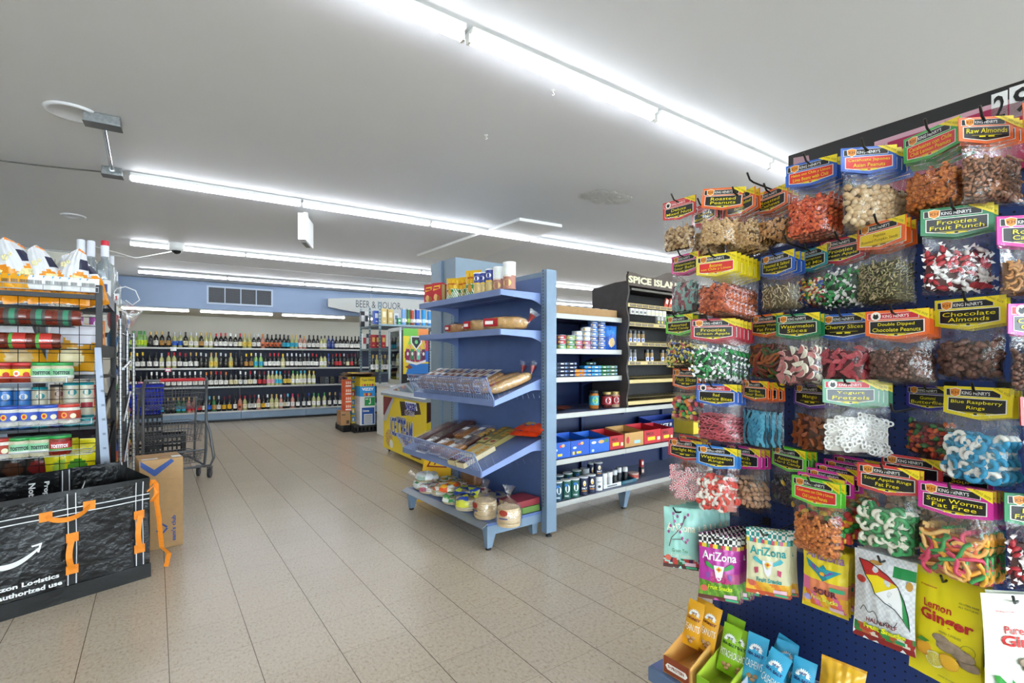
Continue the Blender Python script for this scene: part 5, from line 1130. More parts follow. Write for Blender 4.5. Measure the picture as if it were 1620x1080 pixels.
# base deck goods
def tortbag(cols,seed,R=.10,n=5,h=.05):
    t=thing('tortilla_pack','','tortillas'); mb=MB(); rn=random.Random(seed)
    for k in range(n): mb.lathe([(R*.98,k*h/n),(R,k*h/n+h/n*.5),(R*.97,k*h/n+h/n*.9)],M('e6d6b0',.7,0,.15,50),22,(rn.uniform(-.004,.004),rn.uniform(-.004,.004),.003))
    mb.build('tortillas',t); mb=MB(); r2=random.Random(seed+5)
    vs=[];N=26
    for rr,z in ((R*1.0,0),(R*1.12,h*.4),(R*1.05,h*1.0),(R*.7,h*1.25),(.0,h*1.28)):
        for j in range(N): a=2*PI*j/N; q=1+r2.uniform(-.07,.07); vs.append((rr*q*math.cos(a),rr*q*math.sin(a),max(0,z+r2.uniform(-.005,.008))))
    fs=[(i*N+j,i*N+(j+1)%N,(i+1)*N+(j+1)%N,(i+1)*N+j) for i in range(4) for j in range(N)]
    ms=[M(cols[(j//3+i*2)%len(cols)],.3) if i>=1 and cols[(j//3+i*2)%len(cols)] else FILM2 for i in range(4) for j in range(N)]
    mb.add(vs,fs,None,True,ms); mb.T=Matrix.Translation((R*.9,0,h*.7))@Matrix.Rotation(1.0,4,'Y'); twist(mb,(0,0,0),FILM2 if cols[0]!='b02028' else RED,.03,.07,seed); mb.build('printed_bag',t); return t
BZ=.187
tl=[(-1.12,-.40,0,('d8dcd8','e8ece8','3a8a58','d8dcd8'),'white and green'),(-1.08,-.20,0,('d8dcd8','e0b840','3a8a58','e8e8e8'),'white, gold and green'),(-1.13,-.38,.06,('e4e6e4','d8dcd8','e8e8e8','9ab0a0'),'crinkled silver white'),
    (-.98,-.42,.0,('c86a80','f0e8e4','d8dcd8',None),'pink and white'),(-.95,-.20,.0,('70a050','e8e0c8','d8d8d8',None),'pale green'),(-.86,-.38,.0,('e06028','f0a020',None,'e8e8e0'),'orange'),(-.74,-.40,.05,('e85a28',None,'f0b030','f0ece4'),'orange and yellow'),
    (-.78,-.17,.0,('b02028',None,None,'f0e8e0'),'red tied'),(-.62,-.20,.0,('b02028','f0d0c0',None,None),'bright red'),(-.60,-.42,.0,('2f8a3c','4aa850',None,'e8e8e0'),'green'),(-.52,-.36,.055,('2244a0','2244a0','c8d028',None),'blue and lime'),(-.40,-.44,.0,('2244a0',None,'d8d840',None),'blue and yellow'),(-.42,-.16,.0,('2244a0',None,None,None),'dark blue')]
for i,(x,y,dz,cols,nm) in enumerate(tl):
    o=tortbag(cols,i,.095 if i!=11 else .085,5,.05 if i!=11 else .08); tag(o,'%s tortilla pack lying on the base deck of the bread unit'%nm,'tortillas'); put(o,END,x,y,BZ+dz,(i*2.1)%6)
def roundbag(seed):
    t=thing('flatbread_stack','','bread'); mb=MB(); rn=random.Random(seed); 
    for k in range(9): r=.078+rn.uniform(-.003,.004); z=.003+k*.013; mb.lathe([(r*.95,z),(r,z+.006),(r*.94,z+.0125)],M('dcc094',.7,0,.25,40),24,(rn.uniform(-.004,.004),rn.uniform(-.004,.004),0))
    mb.build('flatbreads',t); mb=MB(); N=26; vs=[]; r2=random.Random(seed+1)
    for rr,z in ((.084,0),(.09,.05),(.088,.10),(.07,.135),(.03,.165),(.012,.18)):
        for j in range(N): a=2*PI*j/N; q=1+r2.uniform(-.05,.05); vs.append((rr*q*math.cos(a),rr*q*math.sin(a),z))
    mb.add(vs,[(i*N+j,i*N+(j+1)%N,(i+1)*N+(j+1)%N,(i+1)*N+j) for i in range(5) for j in range(N)],FILM2,True); twist(mb,(0,0,.178),FILM2,.035,.075,seed); mb.build('plastic_bag',t)
    mb=MB(); sf=cyl(.0915); mb.disc(0,.10,.03,.02,M('a03828',.5),sf); mb.rect(-.03,.03,.06,.068,M('4a4a80',.5),sf,4,1); mb.build('label',t); return t
for i,(u,y) in enumerate(((768,-.45),(805,-.42))):
    o=POOL.get('rb',lambda:roundbag(3),'stack of round flatbreads in a tied clear bag, %s of the two'%('left' if i==0 else 'right'),'bread','tied flatbread bags'); eput(o,u,y,BZ,.5*i)
for i,(c,z,nm) in enumerate((('5a7a34',0,'green'),('8a2c34',.048,'red'))):
    t=thing('cracker_box','%s flat cracker box %s at the base deck rear'%(nm,'under the red one' if i==0 else 'on top of the green one'),'box',END,(-.13,-.17,BZ+z),.08*i); MB().box(-.09,.09,-.12,.12,0,.045,M(c,.45),.003).build('carton',t); mb=MB(); mb.disc(0,.022,.03,.014,M('f0e0d0',.5),flat(-.1212)); mb.rect(-.08,-.04,.008,.036,M('d8c890',.5),flat(-.1212)); mb.build('label',t)
t=thing('bagged_loaf','brown sliced loaf in a clear bag at the back left of the base deck','bread',END,(-.80,-.14,BZ+.055),.1); mb=MB(); mb.box(-.09,.09,-.05,.05,0,.10,M('9a6434',.7,0,.4,40,.4),.02); mb.build('loaf',t); mb=MB(); mb.box(-.1,.1,-.056,.056,-.0,.11,FILM2,.02); mb.build('plastic_bag',t)
# ================================================================= LONG SHELF RUN
XS=[.035,.85,2.05,3.25,4.45]
for i in range(4):
    a,b=XS[i],XS[i+1]; w=b-a
    t=thing('aisle_shelf_unit','%s section of the long blue shelf run from the bread unit'%ordn(i),'shelving',RUN,(a,0,0))
    MB().box(0,w,.52,.55,.1,1.64,M('1e2a50',.45,.1,.1,5)).build('back_panel',t)
    lv=[(.225,.0),(.537,.0),(.876,.0)]+([(1.142,.04),(1.355,.04),(1.62,.04)] if i!=1 else [])
    for z,d in lv:
        mb=MB(); mb.box(.002,w-.002,d+.004,.52,z-.022,z-.002,M('8088a0' if z<.3 else '6f7a9c',.35,.3)); mb.box(.002,w-.002,d-.006,d+.004,z-.036,z+.003,LIP,.003); mb.build('shelf',t)
        for x in (.004,w-.004): mb=MB(); mb.prism([(d+.01,z-.03),(d+.01,z-.05),(.35,z-.06),(.52,z-.11),(.52,z-.02)],'x',x-.002,x+.002,BLUED); mb.build('bracket',t)
    for x in (0,w): mb=MB(); mb.box(x-.013,x+.013,.49,.52,.05,1.64,BLUED); mb.build('upright',t)
    for x in ((w+.12,) if i==0 else (w-.02,)):
        mb=MB(); mb.hexa([(x-.02,.10,.012),(x+.02,.10,.012),(x+.02,.14,.012),(x-.02,.14,.012),(x-.035,.06,.19),(x+.035,.06,.19),(x+.035,.16,.19),(x-.035,.16,.19)],BGREY); mb.build('leg',t); MB().lathe([(.02,0),(.02,.014)],BLKM,12,(x,.12,0)).build('levelling_foot',t)
def rx(u,y): return RUN.xu(u,y)
def rput(o,u,y,z,rz=0): return put(o,RUN,rx(u,y),y,z,rz)
# top tray
xa=rx(873,.08)+.02; xb=.84
t=thing('cardboard_tray','open brown cardboard tray on the top shelf beside the spice display','carton',RUN,(xa,.08,1.623)); w=xb-xa
mb=MB(); mb.box(0,w,0,.006,0,.065,CARD); mb.box(0,w,.29,.296,0,.065,CARD); mb.box(0,.006,0,.29,0,.065,CARD); mb.box(w-.006,w,0,.29,0,.065,CARD); mb.box(0,w,0,.29,0,.005,CARDD); mb.build('tray',t)
for i in range(7):
    def sm(): mb=MB(); mb.box(-.03,.03,0,.05,0,.07,M('b8ccd4',.4),.004); mb.box(-.02,.02,-.001,.0,.02,.05,M('3a68a0',.5)); return mb.build('small_carton')
    o=POOL.get('smc',sm,'small pale blue pack in the cardboard tray, %s from the left'%ordn(i),'pack','small packs in the cardboard tray'); put(o,RUN,xa+.07+.095*i,.14,1.63,.1*(i%3-1))
# tuna cans
def tuna(c,c2,r=.042,h=.034):
    mb=MB(); mb.lathe([(r,0),(r,.003),(r*.97,.004),(r*.97,h-.004),(r,h-.003),(r,h)],None,20,mats=[STEEL,STEEL,M(c,.4),STEEL,STEEL]); sf=cyl(r*.985); mb.rect(-.012,.012,h*.3,h*.6,M(c2,.4),sf,4,1); mb.rect(-.03,-.016,h*.25,h*.75,M('e0c060',.4),sf,3,1); return mb.build('tuna_can')
g='tins stacked on the fish shelf'
z=1.358
cols=[(887,.10,('8ac090','c03048','c03048'),['green and pink']*3),(901,.10,('6aa860','58a068','90b878'),['green']*3),(913,.10,('c86078','d07088','c8d0e0','d0dcec'),['pink']*2+['pale blue']*2),(926,.12,('d0a0b8','c06080','d8d8e8','e0e8f0','f0f0f0'),['pink','pink','pale','white','white']),(938,.10,('2a60b8','3a70c8','2a58b0','4a88d8','3a78c8','2a60b8','4080c8'),['blue']*7),(950,.10,('2a60b8','3a70c8','2a58b0','4a88d8','3a78c8','2a60b8','4080c8'),['bright blue']*7)]
HT_=(.034)
for ci,(u,y,cc,nn) in enumerate(cols):
    for k,c in enumerate(cc):
        h=.036
        o=POOL.get(('tuna',c),lambda:tuna(c,'f0f0f0'),'%s round fish tin, %s from the bottom of the %s round tin stack'%(nn[k],ordn(k),ordn(ci)),'tin',g); rput(o,u,y,z+k*h,-.5)
o=chipbag(('2a62c0','e0c088','3a8ae0','2a62c0'),.115,.20,.025,4,None); tag(o,'blue stand up chicken pouch at the right end of the fish shelf','pouch'); rput(o,966,.10,z,-.3)
mb=MB(); mb.box(-.03,.03,0,.02,0,.11,M('e8c838',.4),.002); mb.rect(-.02,.02,.03,.07,M('d83838',.4),flat(-.001)); o=mb.build('small_carton'); tag(o,'small yellow pack beside the post on the fish shelf','pack'); rput(o,880,.2,z)
def sard(c,c2): 
    mb=MB(); mb.box(-.055,.055,0,.07,0,.026,M(c,.4,.2),.008); s=flat(-.001); mb.rect(-.018,.012,.008,.017,M(c2,.4),s); mb.rect(.025,.045,.006,.02,M('8098c0',.4),s); return mb.build('sardine_tin')
z=1.145
for ci,(u,y,cc,nm,h) in enumerate(((890,.08,('1e2848','f0f0f0'),'dark blue',4),(905,.08,('1e2848','e0e4f0'),'navy',4),(919,.07,('e08a28','2a78c0'),'orange',2),(933,.07,('2a88d0','f0b040'),'light blue',3),(944,.06,('3a90c8','f0e0e0'),'blue',3),(957,.06,('2a7848','f4f0f0'),'green',3),(970,.06,('5a8068','e8f0e8'),'sage green',3),(936,.2,('1a4838','e0e0e0'),'dark green',4))):
    for k in range(h):
        o=POOL.get(('sard',cc),lambda:sard(*cc),'%s fish tin, %s from the bottom of the %s flat tin stack'%(nm,ordn(k),ordn(ci)),'tin','flat tins on the second tin shelf'); rput(o,u,y,z+k*.029,-.05)
mb=MB(); mb.box(-.04,.04,0,.03,0,.10,M('4a9a48',.4),.002); mb.rect(-.03,.03,.02,.04,M('e8b838',.4),flat(-.001)); mb.rect(-.02,.02,.05,.08,M('e8d838',.4),flat(-.001)); o=mb.build('small_carton'); tag(o,'small green pack beside the post on the second tin shelf','pack'); rput(o,879,.12,z)
# sauce jars
def sj(lid,body,lab,c3,r=.04,h=.13):
    t=thing('sauce_jar','','jar'); MB().lathe([(r*.9,0),(r,.008),(r,h*.75),(r*.8,h*.86)],M(body,.12,0,0,40,0,0,0,.5),20).build('glass_jar',t); MB().lathe([(r*.82,h*.86),(r*.85,h)],M(lid,.35,.3),20).build('lid',t)
    mb=MB(); mb.lathe([(r+.0008,h*.2),(r+.0008,h*.72)],M(lab,.5),20,caps=False); mb.disc(0,h*.47,r*.6,h*.2,M(c3,.5),cyl(r+.0016)); mb.rect(-r*.45,r*.45,h*.42,h*.5,M('8a2030' if lab!='30a0b8' else '80b030',.5),cyl(r+.0024),4,1); mb.build('label',t); return t
for u,y,a,lab in ((939.5,.12,('202024','b06a28','30a0b8','c8d838'),'tall jar with turquoise and lime label on the middle shelf'),(960,.10,('b8a060','4a1c18','a82830','f0f0f0'),'dark gravy jar with red label, left of two'),(973,.10,('b8a060','c8a888','a82830','f0f0f0'),'creamy sauce jar with red label, right of two')):
    o=sj(*a); tag(o,lab,'jar'); rput(o,u,y,.879,-.5); 
    if u<950: o.scale=(1,1,1.12)
for i,(u,y) in enumerate(((880,.10),(890,.12),(897,.08),(903,.14))):
    def pk(): mb=MB(); mb.T=Matrix.Rotation(-PI/2,4,'X'); pouch_mesh(mb,.10,.14,.010,M('5a2c20',.35),10,12,i); o=mb.build('seasoning_sachet'); return o
    o=POOL.get('sea',pk,'dark seasoning sachet lying on the middle shelf, %s from the left'%ordn(i),'sachet','seasoning sachets on the middle shelf'); rput(o,u,y,.892+.004*i,.3*i); 
# cartons
def ocart(w,d,h,c,lab,cat='carton',pr=None,inner='8a6a4a',tilt=0):
    t=thing('display_carton',lab,cat); m=M(c,.45,0,.08,20); th=.004
    mb=MB(); mb.box(-w/2,w/2,0,th,0,h*.8,m); mb.hexa([(-w/2,d-th,0),(w/2,d-th,0),(w/2,d,0),(-w/2,d,0),(-w/2,d-th,h),(w/2,d-th,h),(w/2,d,h),(-w/2,d,h)],m)
    for s in (-1,1): mb.hexa([(s*w/2-th/2,0,0),(s*w/2+th/2,0,0),(s*w/2+th/2,d,0),(s*w/2-th/2,d,0),(s*w/2-th/2,0,h*.8),(s*w/2+th/2,0,h*.8),(s*w/2+th/2,d,h),(s*w/2-th/2,d,h)],m)
    mb.box(-w/2,w/2,0,d,0,th,m); mb.add([(-w/2+.006,.006,h*.62),(w/2-.006,.006,h*.62),(w/2-.006,d-.006,h*.62),(-w/2+.006,d-.006,h*.62)],[(0,1,2,3)],M(inner,.7,0,.4,60)); mb.build('carton',t)
    mb=MB(); s=flat(-.0012); s2=flat(-.0022)
    (pr or (lambda *a:None))(mb,w,h*.8,s,s2); mb.build('print',t); return t
def prB(mb,w,h,s,s2): mb.rect(-w*.42,-w*.3,h*.12,h*.32,M('f0c828',.4),s); mb.rect(-w*.2,w*.05,h*.15,h*.3,M('f0c828',.4),s); mb.disc(w*.1,h*.78,w*.09,h*.1,M('e0b060',.4),s); mb.disc(-w*.3,h*.55,w*.1,h*.08,M('c8dcf0',.4),s); mb.rect(-w*.1,w*.0,h*.68,h*.82,M('d83848',.4),s)
def prB2(mb,w,h,s,s2): mb.disc(-w*.3,h*.75,w*.12,h*.09,M('e8f0f8',.4),s); mb.disc(w*.08,h*.75,w*.15,h*.12,M('e0b060',.4),s); mb.rect(w*.25,w*.46,h*.66,h*.92,M('4a7a30',.4),s); mb.disc(-w*.35,h*.2,w*.07,h*.1,M('c8dcf0',.4),s)
def prR(mb,w,h,s,s2): mb.rect(-w*.3,w*.15,h*.25,h*.5,M('f0d028',.4),s); mb.rect(w*.28,w*.45,h*.2,h*.45,M('e8d8b0',.4),s); mb.text('MIX',-w*.38,w*.1,h*.62,h*.85,M('6a1018',.4),s,.03)
def prT(mb,w,h,s,s2): mb.rect(-w*.0,w*.32,h*.2,h*.42,M('9ac8e0',.4),s); mb.disc(-w*.35,h*.5,w*.08,h*.25,M('c02830',.4),s)
def prC(mb,w,h,s,s2): mb.rect(-w*.3,w*.1,h*.45,h*.8,M('1c2448',.4),s); mb.text('ACT II',-w*.27,w*.07,h*.52,h*.74,M('f0f0f0',.4),s2,.04); [mb.disc(w*(.25+.1*k),h*(.4+.1*(k%2)),w*.05,h*.13,M('e8d090',.4),s) for k in range(3)]
LZ=.54
for u0,u1,y,h,c,pr,lab in ((873,902.5,.02,.15,'2060c8',prB,'blue open carton of mix pouches next to the post'),(903,932.3,.02,.15,'1c5ac4',prB,'blue open carton, second from the post'),(933,963.8,.02,.14,'2468d0',prB2,'blue open carton, third from the post'),(964.5,987,.03,.14,'c02830',prR,'red open carton with yellow tag, nearest the blue ones'),
    (988.5,1018,.03,.15,'c89858',prT,'tan open carton between two red ones'),(1019,1045.5,.03,.15,'c82430',prR,'red open carton right of the tan one'),(1046,1065,.03,.14,'b82030',prR,'red open carton at the end of the row'),(1030,1085,.32,.17,'243c90',prC,'dark blue popcorn carton at the back of the carton shelf')):
    xa,xb=rx(u0,y),rx(u1,y); o=ocart(xb-xa-.004,.22 if y<.1 else .15,h,c,lab+' on the lower shelf','carton',pr); put(o,RUN,(xa+xb)/2,y,LZ)
o=ocart(.4,.25,.17,'e8c838','yellow popcorn carton at the far right of the carton shelf','carton',prC); put(o,RUN,rx(1115,.1),.1,LZ)
# base deck canisters
def canr(c,lidc,pr,r=.039,h=.138):
    t=thing('canister','','canister'); MB().lathe([(r,0),(r,h*.96)],M(c,.4),20).build('tube_body',t); MB().lathe([(r*1.03,h*.955),(r*1.03,h),(r*.9,h*1.0)],M(lidc,.35),20).build('lid',t)
    mb=MB(); sf=cyl(r+.001); s2=cyl(r+.002)
    if pr=='teal': mb.disc(.006,h*.55,.020,h*.2,M('e8eef0',.4),sf); mb.disc(-.004,h*.76,.014,h*.08,M('2a78c8',.4),s2); mb.rect(-.018,.014,h*.12,h*.2,M('b8c4c8',.4),sf,4,1)
    elif pr=='navy': mb.disc(0,h*.66,.012,h*.16,M('f0e8d0',.4),sf); mb.disc(0,h*.60,.006,h*.07,M('e8b830',.4),s2); mb.text('SALT',-.022,.022,h*.34,h*.44,M('f4f4f4',.4),s2,.04); mb.rect(-.02,.02,h*.22,h*.27,M('d08828',.4),sf,4,1)
    elif pr=='white': mb.text('SALT',-.02,.02,h*.6,h*.68,M('2a3050',.4),sf,.04); mb.disc(0,h*.3,.014,h*.1,M('303848',.4),sf)
    mb.build('label',t); return t
for i,(u,y,z,c,l,pr,h,r,nm) in enumerate(((881.5,.06,0,'1e4a5c','e8e8e4','teal',1,1,'deep teal canister'),(895,.06,0,'20564c','e4e4e0','teal',1,1,'green canister'),(908.5,.05,0,'245c50','e4e4e0','teal',1,1,'green canister'),(922.5,.05,0,'1c2444','e4e6ea','navy',1,1,'navy salt canister'),(934.5,.06,0,'1c2444','e4e6ea','navy',1.0,1,'navy salt canister'),
   (946,.07,0,'e6e6e8','dcdce0','white',.8,.95,'white salt canister'),(946,.07,.112,'1c2444','e4e6ea','navy',.8,.95,'navy canister stacked on the white one'),(884,.2,0,'1e4a5c','e8e8e4','teal',1,1,'teal canister in the rear row'),(898,.22,0,'20564c','e4e4e0','teal',1,1,'green canister in the rear row'),(912,.25,0,'2a6058','e4e4e0','teal',1,1,'green canister in the rear row'),(925,.25,0,'c8ccd0','e4e6ea','white',1,1,'white canister in the rear row'),(936,.30,.0,'1c2444','30344a','navy',1.15,1,'dark canister in the rear row'))):
    o=POOL.get(('canr',c,pr),lambda:canr(c,l,pr),'%s, %s along the bottom shelf of the run'%(nm,ordn(i)),'canister','canisters on the bottom shelf'); rput(o,u,y,.228+z,-.5); o.scale=(r,r,h)
for i,(u,y,c,h,nm) in enumerate(((956,.09,'e8e8e8',.105,'white'),(964.5,.09,'dcdcdc',.105,'white'),(972,.09,'26282e',.115,'black'),(979,.13,'2a2c32',.115,'black'),(988.5,.12,'1e2024',.115,'black'))):
    def gr(): 
        t=thing('spice_grinder','','jar'); MB().lathe([(.022,0),(.022,.075)],M(c,.3),14).build('body',t); MB().lathe([(.024,.075),(.024,.112),(.02,.115)],M('c8c8cc' if c[0]!='e' and c[0]!='d' else 'f0f0f0',.3),14).build('lid',t); return t
    o=POOL.get(('gr',c),gr,'%s pepper grinder in the low tray on the bottom shelf, %s from the left'%(nm,ordn(i)),'jar','grinders on the bottom shelf'); rput(o,u,y,.24,0); o.scale=(1,1,h/.115)
for u0,u1,c,nm in ((955,983,'e4e4e4','white low cardboard tray holding the pepper grinders'),(984,1007,'2c6478','teal low cardboard tray on the bottom shelf')):
    xa,xb=rx(u0,.05),rx(u1,.05); t=thing('low_tray',nm,'carton',RUN,(xa,.05,.227)); w=xb-xa; m=M(c,.5); mb=MB(); mb.box(0,w,0,.004,0,.03,m); mb.box(0,.004,0,.16,0,.03,m); mb.box(w-.004,w,0,.16,0,.03,m); mb.box(0,w,.156,.16,0,.03,m); mb.box(0,w,0,.16,0,.004,m); mb.build('tray',t); mb=MB(); mb.rect(w*.2,w*.75,.01,.02,M('606870',.5),flat(-.001)); mb.build('print',t)
mb=MB(); mb.lathe([(.045,0),(.045,.045),(.047,.046),(.047,.05)],M('d8b8a8',.4),20); mb.lathe([(.0455,.01),(.0455,.035)],M('b04838',.4),20,caps=False); o=mb.build('low_tin'); tag(o,'low pinkish tin behind the teal tray on the bottom shelf','tin'); rput(o,1002,.14,.232)
mb=MB(); mb.box(-.02,.02,0,.035,0,.07,M('3a2a2c',.4),.003); mb.box(-.018,.018,.002,.03,.07,.135,M('a83030',.4),.003); mb.rect(-.015,.015,.02,.05,M('e0c0b0',.4),flat(-.001)); mb.rect(-.012,.012,.09,.12,M('f0d8d0',.4),flat(.001)); o=mb.build('stacked_packet'); tag(o,'lone red and black packet standing on the bottom shelf','pack'); rput(o,1017,.18,.228)
# ================================================================= SPICE DISPLAY
WD=M('4a4442',.55,0,.35,14); WDD=M('2c2827',.6,0,.2,14); GOLD=M('c2ad78',.35,.4)
SPX=.87; SW=1.20
t=thing('spice_display','dark wood spice display reading SPICE ISLANDS with wavy sides on the shelf run','display',RUN,(SPX,0,0))
for x in (0,SW):
    fr=[]
    for k in range(29):
        z=.88+(1.93-.88)*k/28; fr.append((-.012+.012*math.sin((z-.88)*2*PI/.26),z))
    fr+=[(.12,1.93),(.38,1.90),(.38,.88)]
    mb=MB(); mb.prism(fr,'x',x-.009,x+.009,WD); mb.build('side_panel',t)
mb=MB(); mb.box(0,SW,.37,.38,.88,1.9,WDD); mb.build('back_panel',t)
mb=MB(); mb.box(0,SW,.02,.38,1.895,1.91,WD); mb.build('top_panel',t)
hp=[(-.02,1.89),(-.025,1.97),(-.01,1.995)]
for k in range(41):
    a=k/40; x=-.02+(SW+.04)*a; z=1.99+.012*math.cos(4*PI*a)+.055*math.exp(-((a-.5)/.17)**2); 
    hp.append((x,z))
hp+=[(SW+.025,1.97),(SW+.02,1.89)]
mb=MB(); mb.prism(hp,'y',-.03,-.012,M('4e4038',.5,0,.3,12)); mb.build('header_board',t)
xa=rx(994,-.03)-SPX; xb=xa+(rx(1066,-.03)-SPX-xa)*1.30
mb=MB(); 
mb.text('SPICE ISLANDS',xa,xb,1.912,1.972,M('cfc8a8',.5),flat(-.0315),.045)
# serifs for the letters
mb.build('lettering',t)
tiers=[1.735,1.575,1.41,1.25,1.095,.915]
for i,z in enumerate(tiers):
    mb=MB(); mb.box(.01,SW-.01,.0,.34,z-.006,z,WDD if i<5 else M('5a4e40',.6)); mb.box(.01,SW-.01,-.006,.0,z-.018,z+.014,GOLD,.002)
    for k in range(26): x=.02+(SW-.04)*k/25; mb.tube([(x,.004,z+.004),(x,.34,z+.03)],.0018,GOLD,4)
    mb.tube([(.01,.1,z+.03),(SW-.01,.1,z+.03)],.002,GOLD,4)
    mb.build('wire_tier',t)
    if i<4:
        mb=MB(); rn=random.Random(i)
        x=.03
        while x<SW-.1:
            w=.055+rn.random()*.03
            if rn.random()>.15: mb.rect(x,x+w,z-.011,z+.007,M('3a2c28',.5),flat(-.0075)); mb.rect(x+.006,x+w-.006,z-.004,z+.001,M('b8a890',.5),flat(-.0085))
            x+=w+.012
        mb.build('name_labels',t)
mb=MB(); mb.box(.1,SW-.1,.03,.06,1.868,1.885,M('7a746a',.5)); mb.build('light_bar',t)
for k in range(9):
    def bag(): mb=MB(); mb.box(-.024,.024,0,.018,0,.05,M('dcdcd4',.35),.004); mb.rect(-.016,.016,.01,.03,M('68686c' if k<4 else 'd8d49c',.5),flat(-.001)); return mb.build('hanging_card')
    o=POOL.get(('hc',k<4),bag,'small white card packet below the top spice tier, %s from the left'%ordn(k),'card','card packets on the spice display'); put(o,RUN,SPX+.04+.055*k,-.028,1.655)
def spb(kind):
    t=thing('spice_bottle','','bottle'); c=dict(tan='a88a60',grey='8a8a88',white='e8e4dc',red='a03c2c')[kind]; r=.021
    MB().lathe([(r,0),(r,.075),(r*.9,.082)],M(c,.25,0,.3,90),14).build('glass_jar',t); MB().lathe([(r*1.03,.082),(r*1.03,.108)],M('1c1c1e',.3),14).build('cap',t)
    mb=MB(); mb.rect(-.014,.014,.01,.045,M('e4e8f4' if kind!='white' else '3a3a38',.4),cyl(r+.001),4,1); mb.rect(-.008,.008,.018,.04,M('4a6ac0' if kind!='white' else 'e8d858',.4),cyl(r+.002),2,1); mb.build('label',t); return t
n=0
for tier,(lst) in ((1,((988,'grey'),(1040,'white'),(1046,'white'),(1053,'white'),(1059,'grey'),(1065,'white'))),(2,((996,'tan'),(1003,'grey'),(1009,'tan'),(1016,'tan'))),(3,((989,'grey'),(996,'grey'),(1003,'grey'),(1023,'tan'),(1030,'tan'),(1047,'tan'),(1054,'tan'))),(4,((990,'grey'),))):
    for i,(u,k) in enumerate(lst):
        o=POOL.get(('spb',k),lambda:spb(k),'%s spice bottle with black cap, %s from the left on the %s spice tier'%(k,ordn(i),ordn(tier)),'bottle','spice bottles on the %s tier'%ordn(tier)); rput(o,u,.04,tiers[tier]+.006,-.5)
for i,(u,rz) in enumerate(((1053,.25),(1060,.2),(1068,.3))):
    def spk(): mb=MB(); mb.box(-.024,.024,0,.012,0,.095,M('c04830',.4),.003); mb.rect(-.016,.016,.045,.085,M('e8d8c8',.5),flat(-.001)); return mb.build('spice_packet')
    o=POOL.get('spk',spk,'leaning red spice packet on the top spice tier, %s from the left'%ordn(i),'packet','leaning spice packets'); rput(o,u,.05,tiers[0]+.01,0); o.rotation_euler=(0,.35,RUN.a)
# ================================================================= CANDY RACK
t=thing('pegboard_rack','navy pegboard display rack hung with rows of bagged sweets and nuts','display rack',CR,(0,0,0))
PEG=bpy.data.materials.new('navy_pegboard'); PEG.use_nodes=True
def pegmat():
    nt=PEG.node_tree; L=nt.links; b=nt.nodes['Principled BSDF']; b.inputs['Roughness'].default_value=.42
    tc=nt.nodes.new('ShaderNodeTexCoord'); sp=nt.nodes.new('ShaderNodeSeparateXYZ'); L.new(tc.outputs['Object'],sp.inputs[0])
    def mm(op,a,bv=None,c=None):
        n=nt.nodes.new('ShaderNodeMath'); n.operation=op
        for i,x in enumerate((a,bv,c)):
            if x is None: continue
            if isinstance(x,(int,float)): n.inputs[i].default_value=x
            else: L.new(x,n.inputs[i])
        return n.outputs[0]
    ds=[]
    for ax in (0,2):
        q=mm('DIVIDE',sp.outputs[ax],.0254); q=mm('ADD',q,1000.5); f=mm('FRACT',q); ds.append(mm('POWER',mm('SUBTRACT',f,.5),2.0))
    hole=mm('LESS_THAN',mm('SQRT',mm('ADD',ds[0],ds[1])),.115)
    mx=nt.nodes.new('ShaderNodeMixRGB'); L.new(hole,mx.inputs[0]); mx.inputs[1].default_value=srgb('2b3a68'); mx.inputs[2].default_value=srgb('060709'); L.new(mx.outputs[0],b.inputs['Base Color'])
    b.inputs['Specular IOR Level'].default_value=.4
pegmat()
MB().box(.02,1.6,.0,.006,.21,1.83,PEG).build('pegboard',t)
for x in (.008,1.6): MB().box(x-.014,x+.014,-.012,.04,.03,1.84,M('36487c',.4,.2,.1,6),.002).build('upright',t)
MB().box(.0,1.6,.006,.012,.2,1.83,NAVY).build('back_sheet',t)
mb=MB(); mb.box(-.01,1.6,-.385,.0,.185,.202,M('6f7fb8',.38,.25,.15,8)); mb.box(-.01,1.6,-.395,-.375,.155,.203,M('5f7494',.4,.2,.1,8),.004); mb.build('base_deck',t)
mb=MB(); mb.hexa([(-.008,-.385,.19),(.0,-.385,.19),(.0,.0,.19),(-.008,.0,.19),(-.008,-.385,.15),(.0,-.385,.15),(.0,.0,.10),(-.008,.0,.10)][::-1],M('5f7494',.4,.2,.1,8)); mb.build('base_side',t)
mb=MB(); mb.hexa([(.02,-.36,.0),(.05,-.36,.0),(.05,-.32,.0),(.02,-.32,.0),(.0,-.38,.16),(.06,-.38,.16),(.06,-.30,.16),(.0,-.30,.16)],M('5f7494',.4,.2,.1,8)); mb.build('leg',t)
# header sign
hx0=CR.xu(1248,-.01); hz0=CR.zv(hx0,-.01,247)
t=thing('header_sign','black and magenta header sign with large white price digits above the candy rack','sign',CR,(hx0,-.01,0))
zt=hz0; zb=1.75
MB().box(0,1.25,-.004,.004,zb,zt,M('1b1a1c',.5),.001).build('board',t)
mb=MB(); s=flat(-.0055); s2=flat(-.007); s3=flat(-.0085)
def hp_(u,v): x=CR.xu(u,-.012); return (x-hx0,CR.zv(x,-.012,v))
mb.poly([hp_(1384,225),hp_(1560,168),hp_(1640,146),hp_(1640,260),hp_(1384,330)],M('c89aa8',.5),s); mb.poly([hp_(1405,226),hp_(1560,176),hp_(1640,154),hp_(1640,260),hp_(1405,330)],M('9c1848',.5),s2)
mb.poly([hp_(1256,250),hp_(1280,246),hp_(1281,252),hp_(1284,262),hp_(1256,270)],M('a8848c',.5),s)
mb.build('coloured_band',t)
mb=MB()
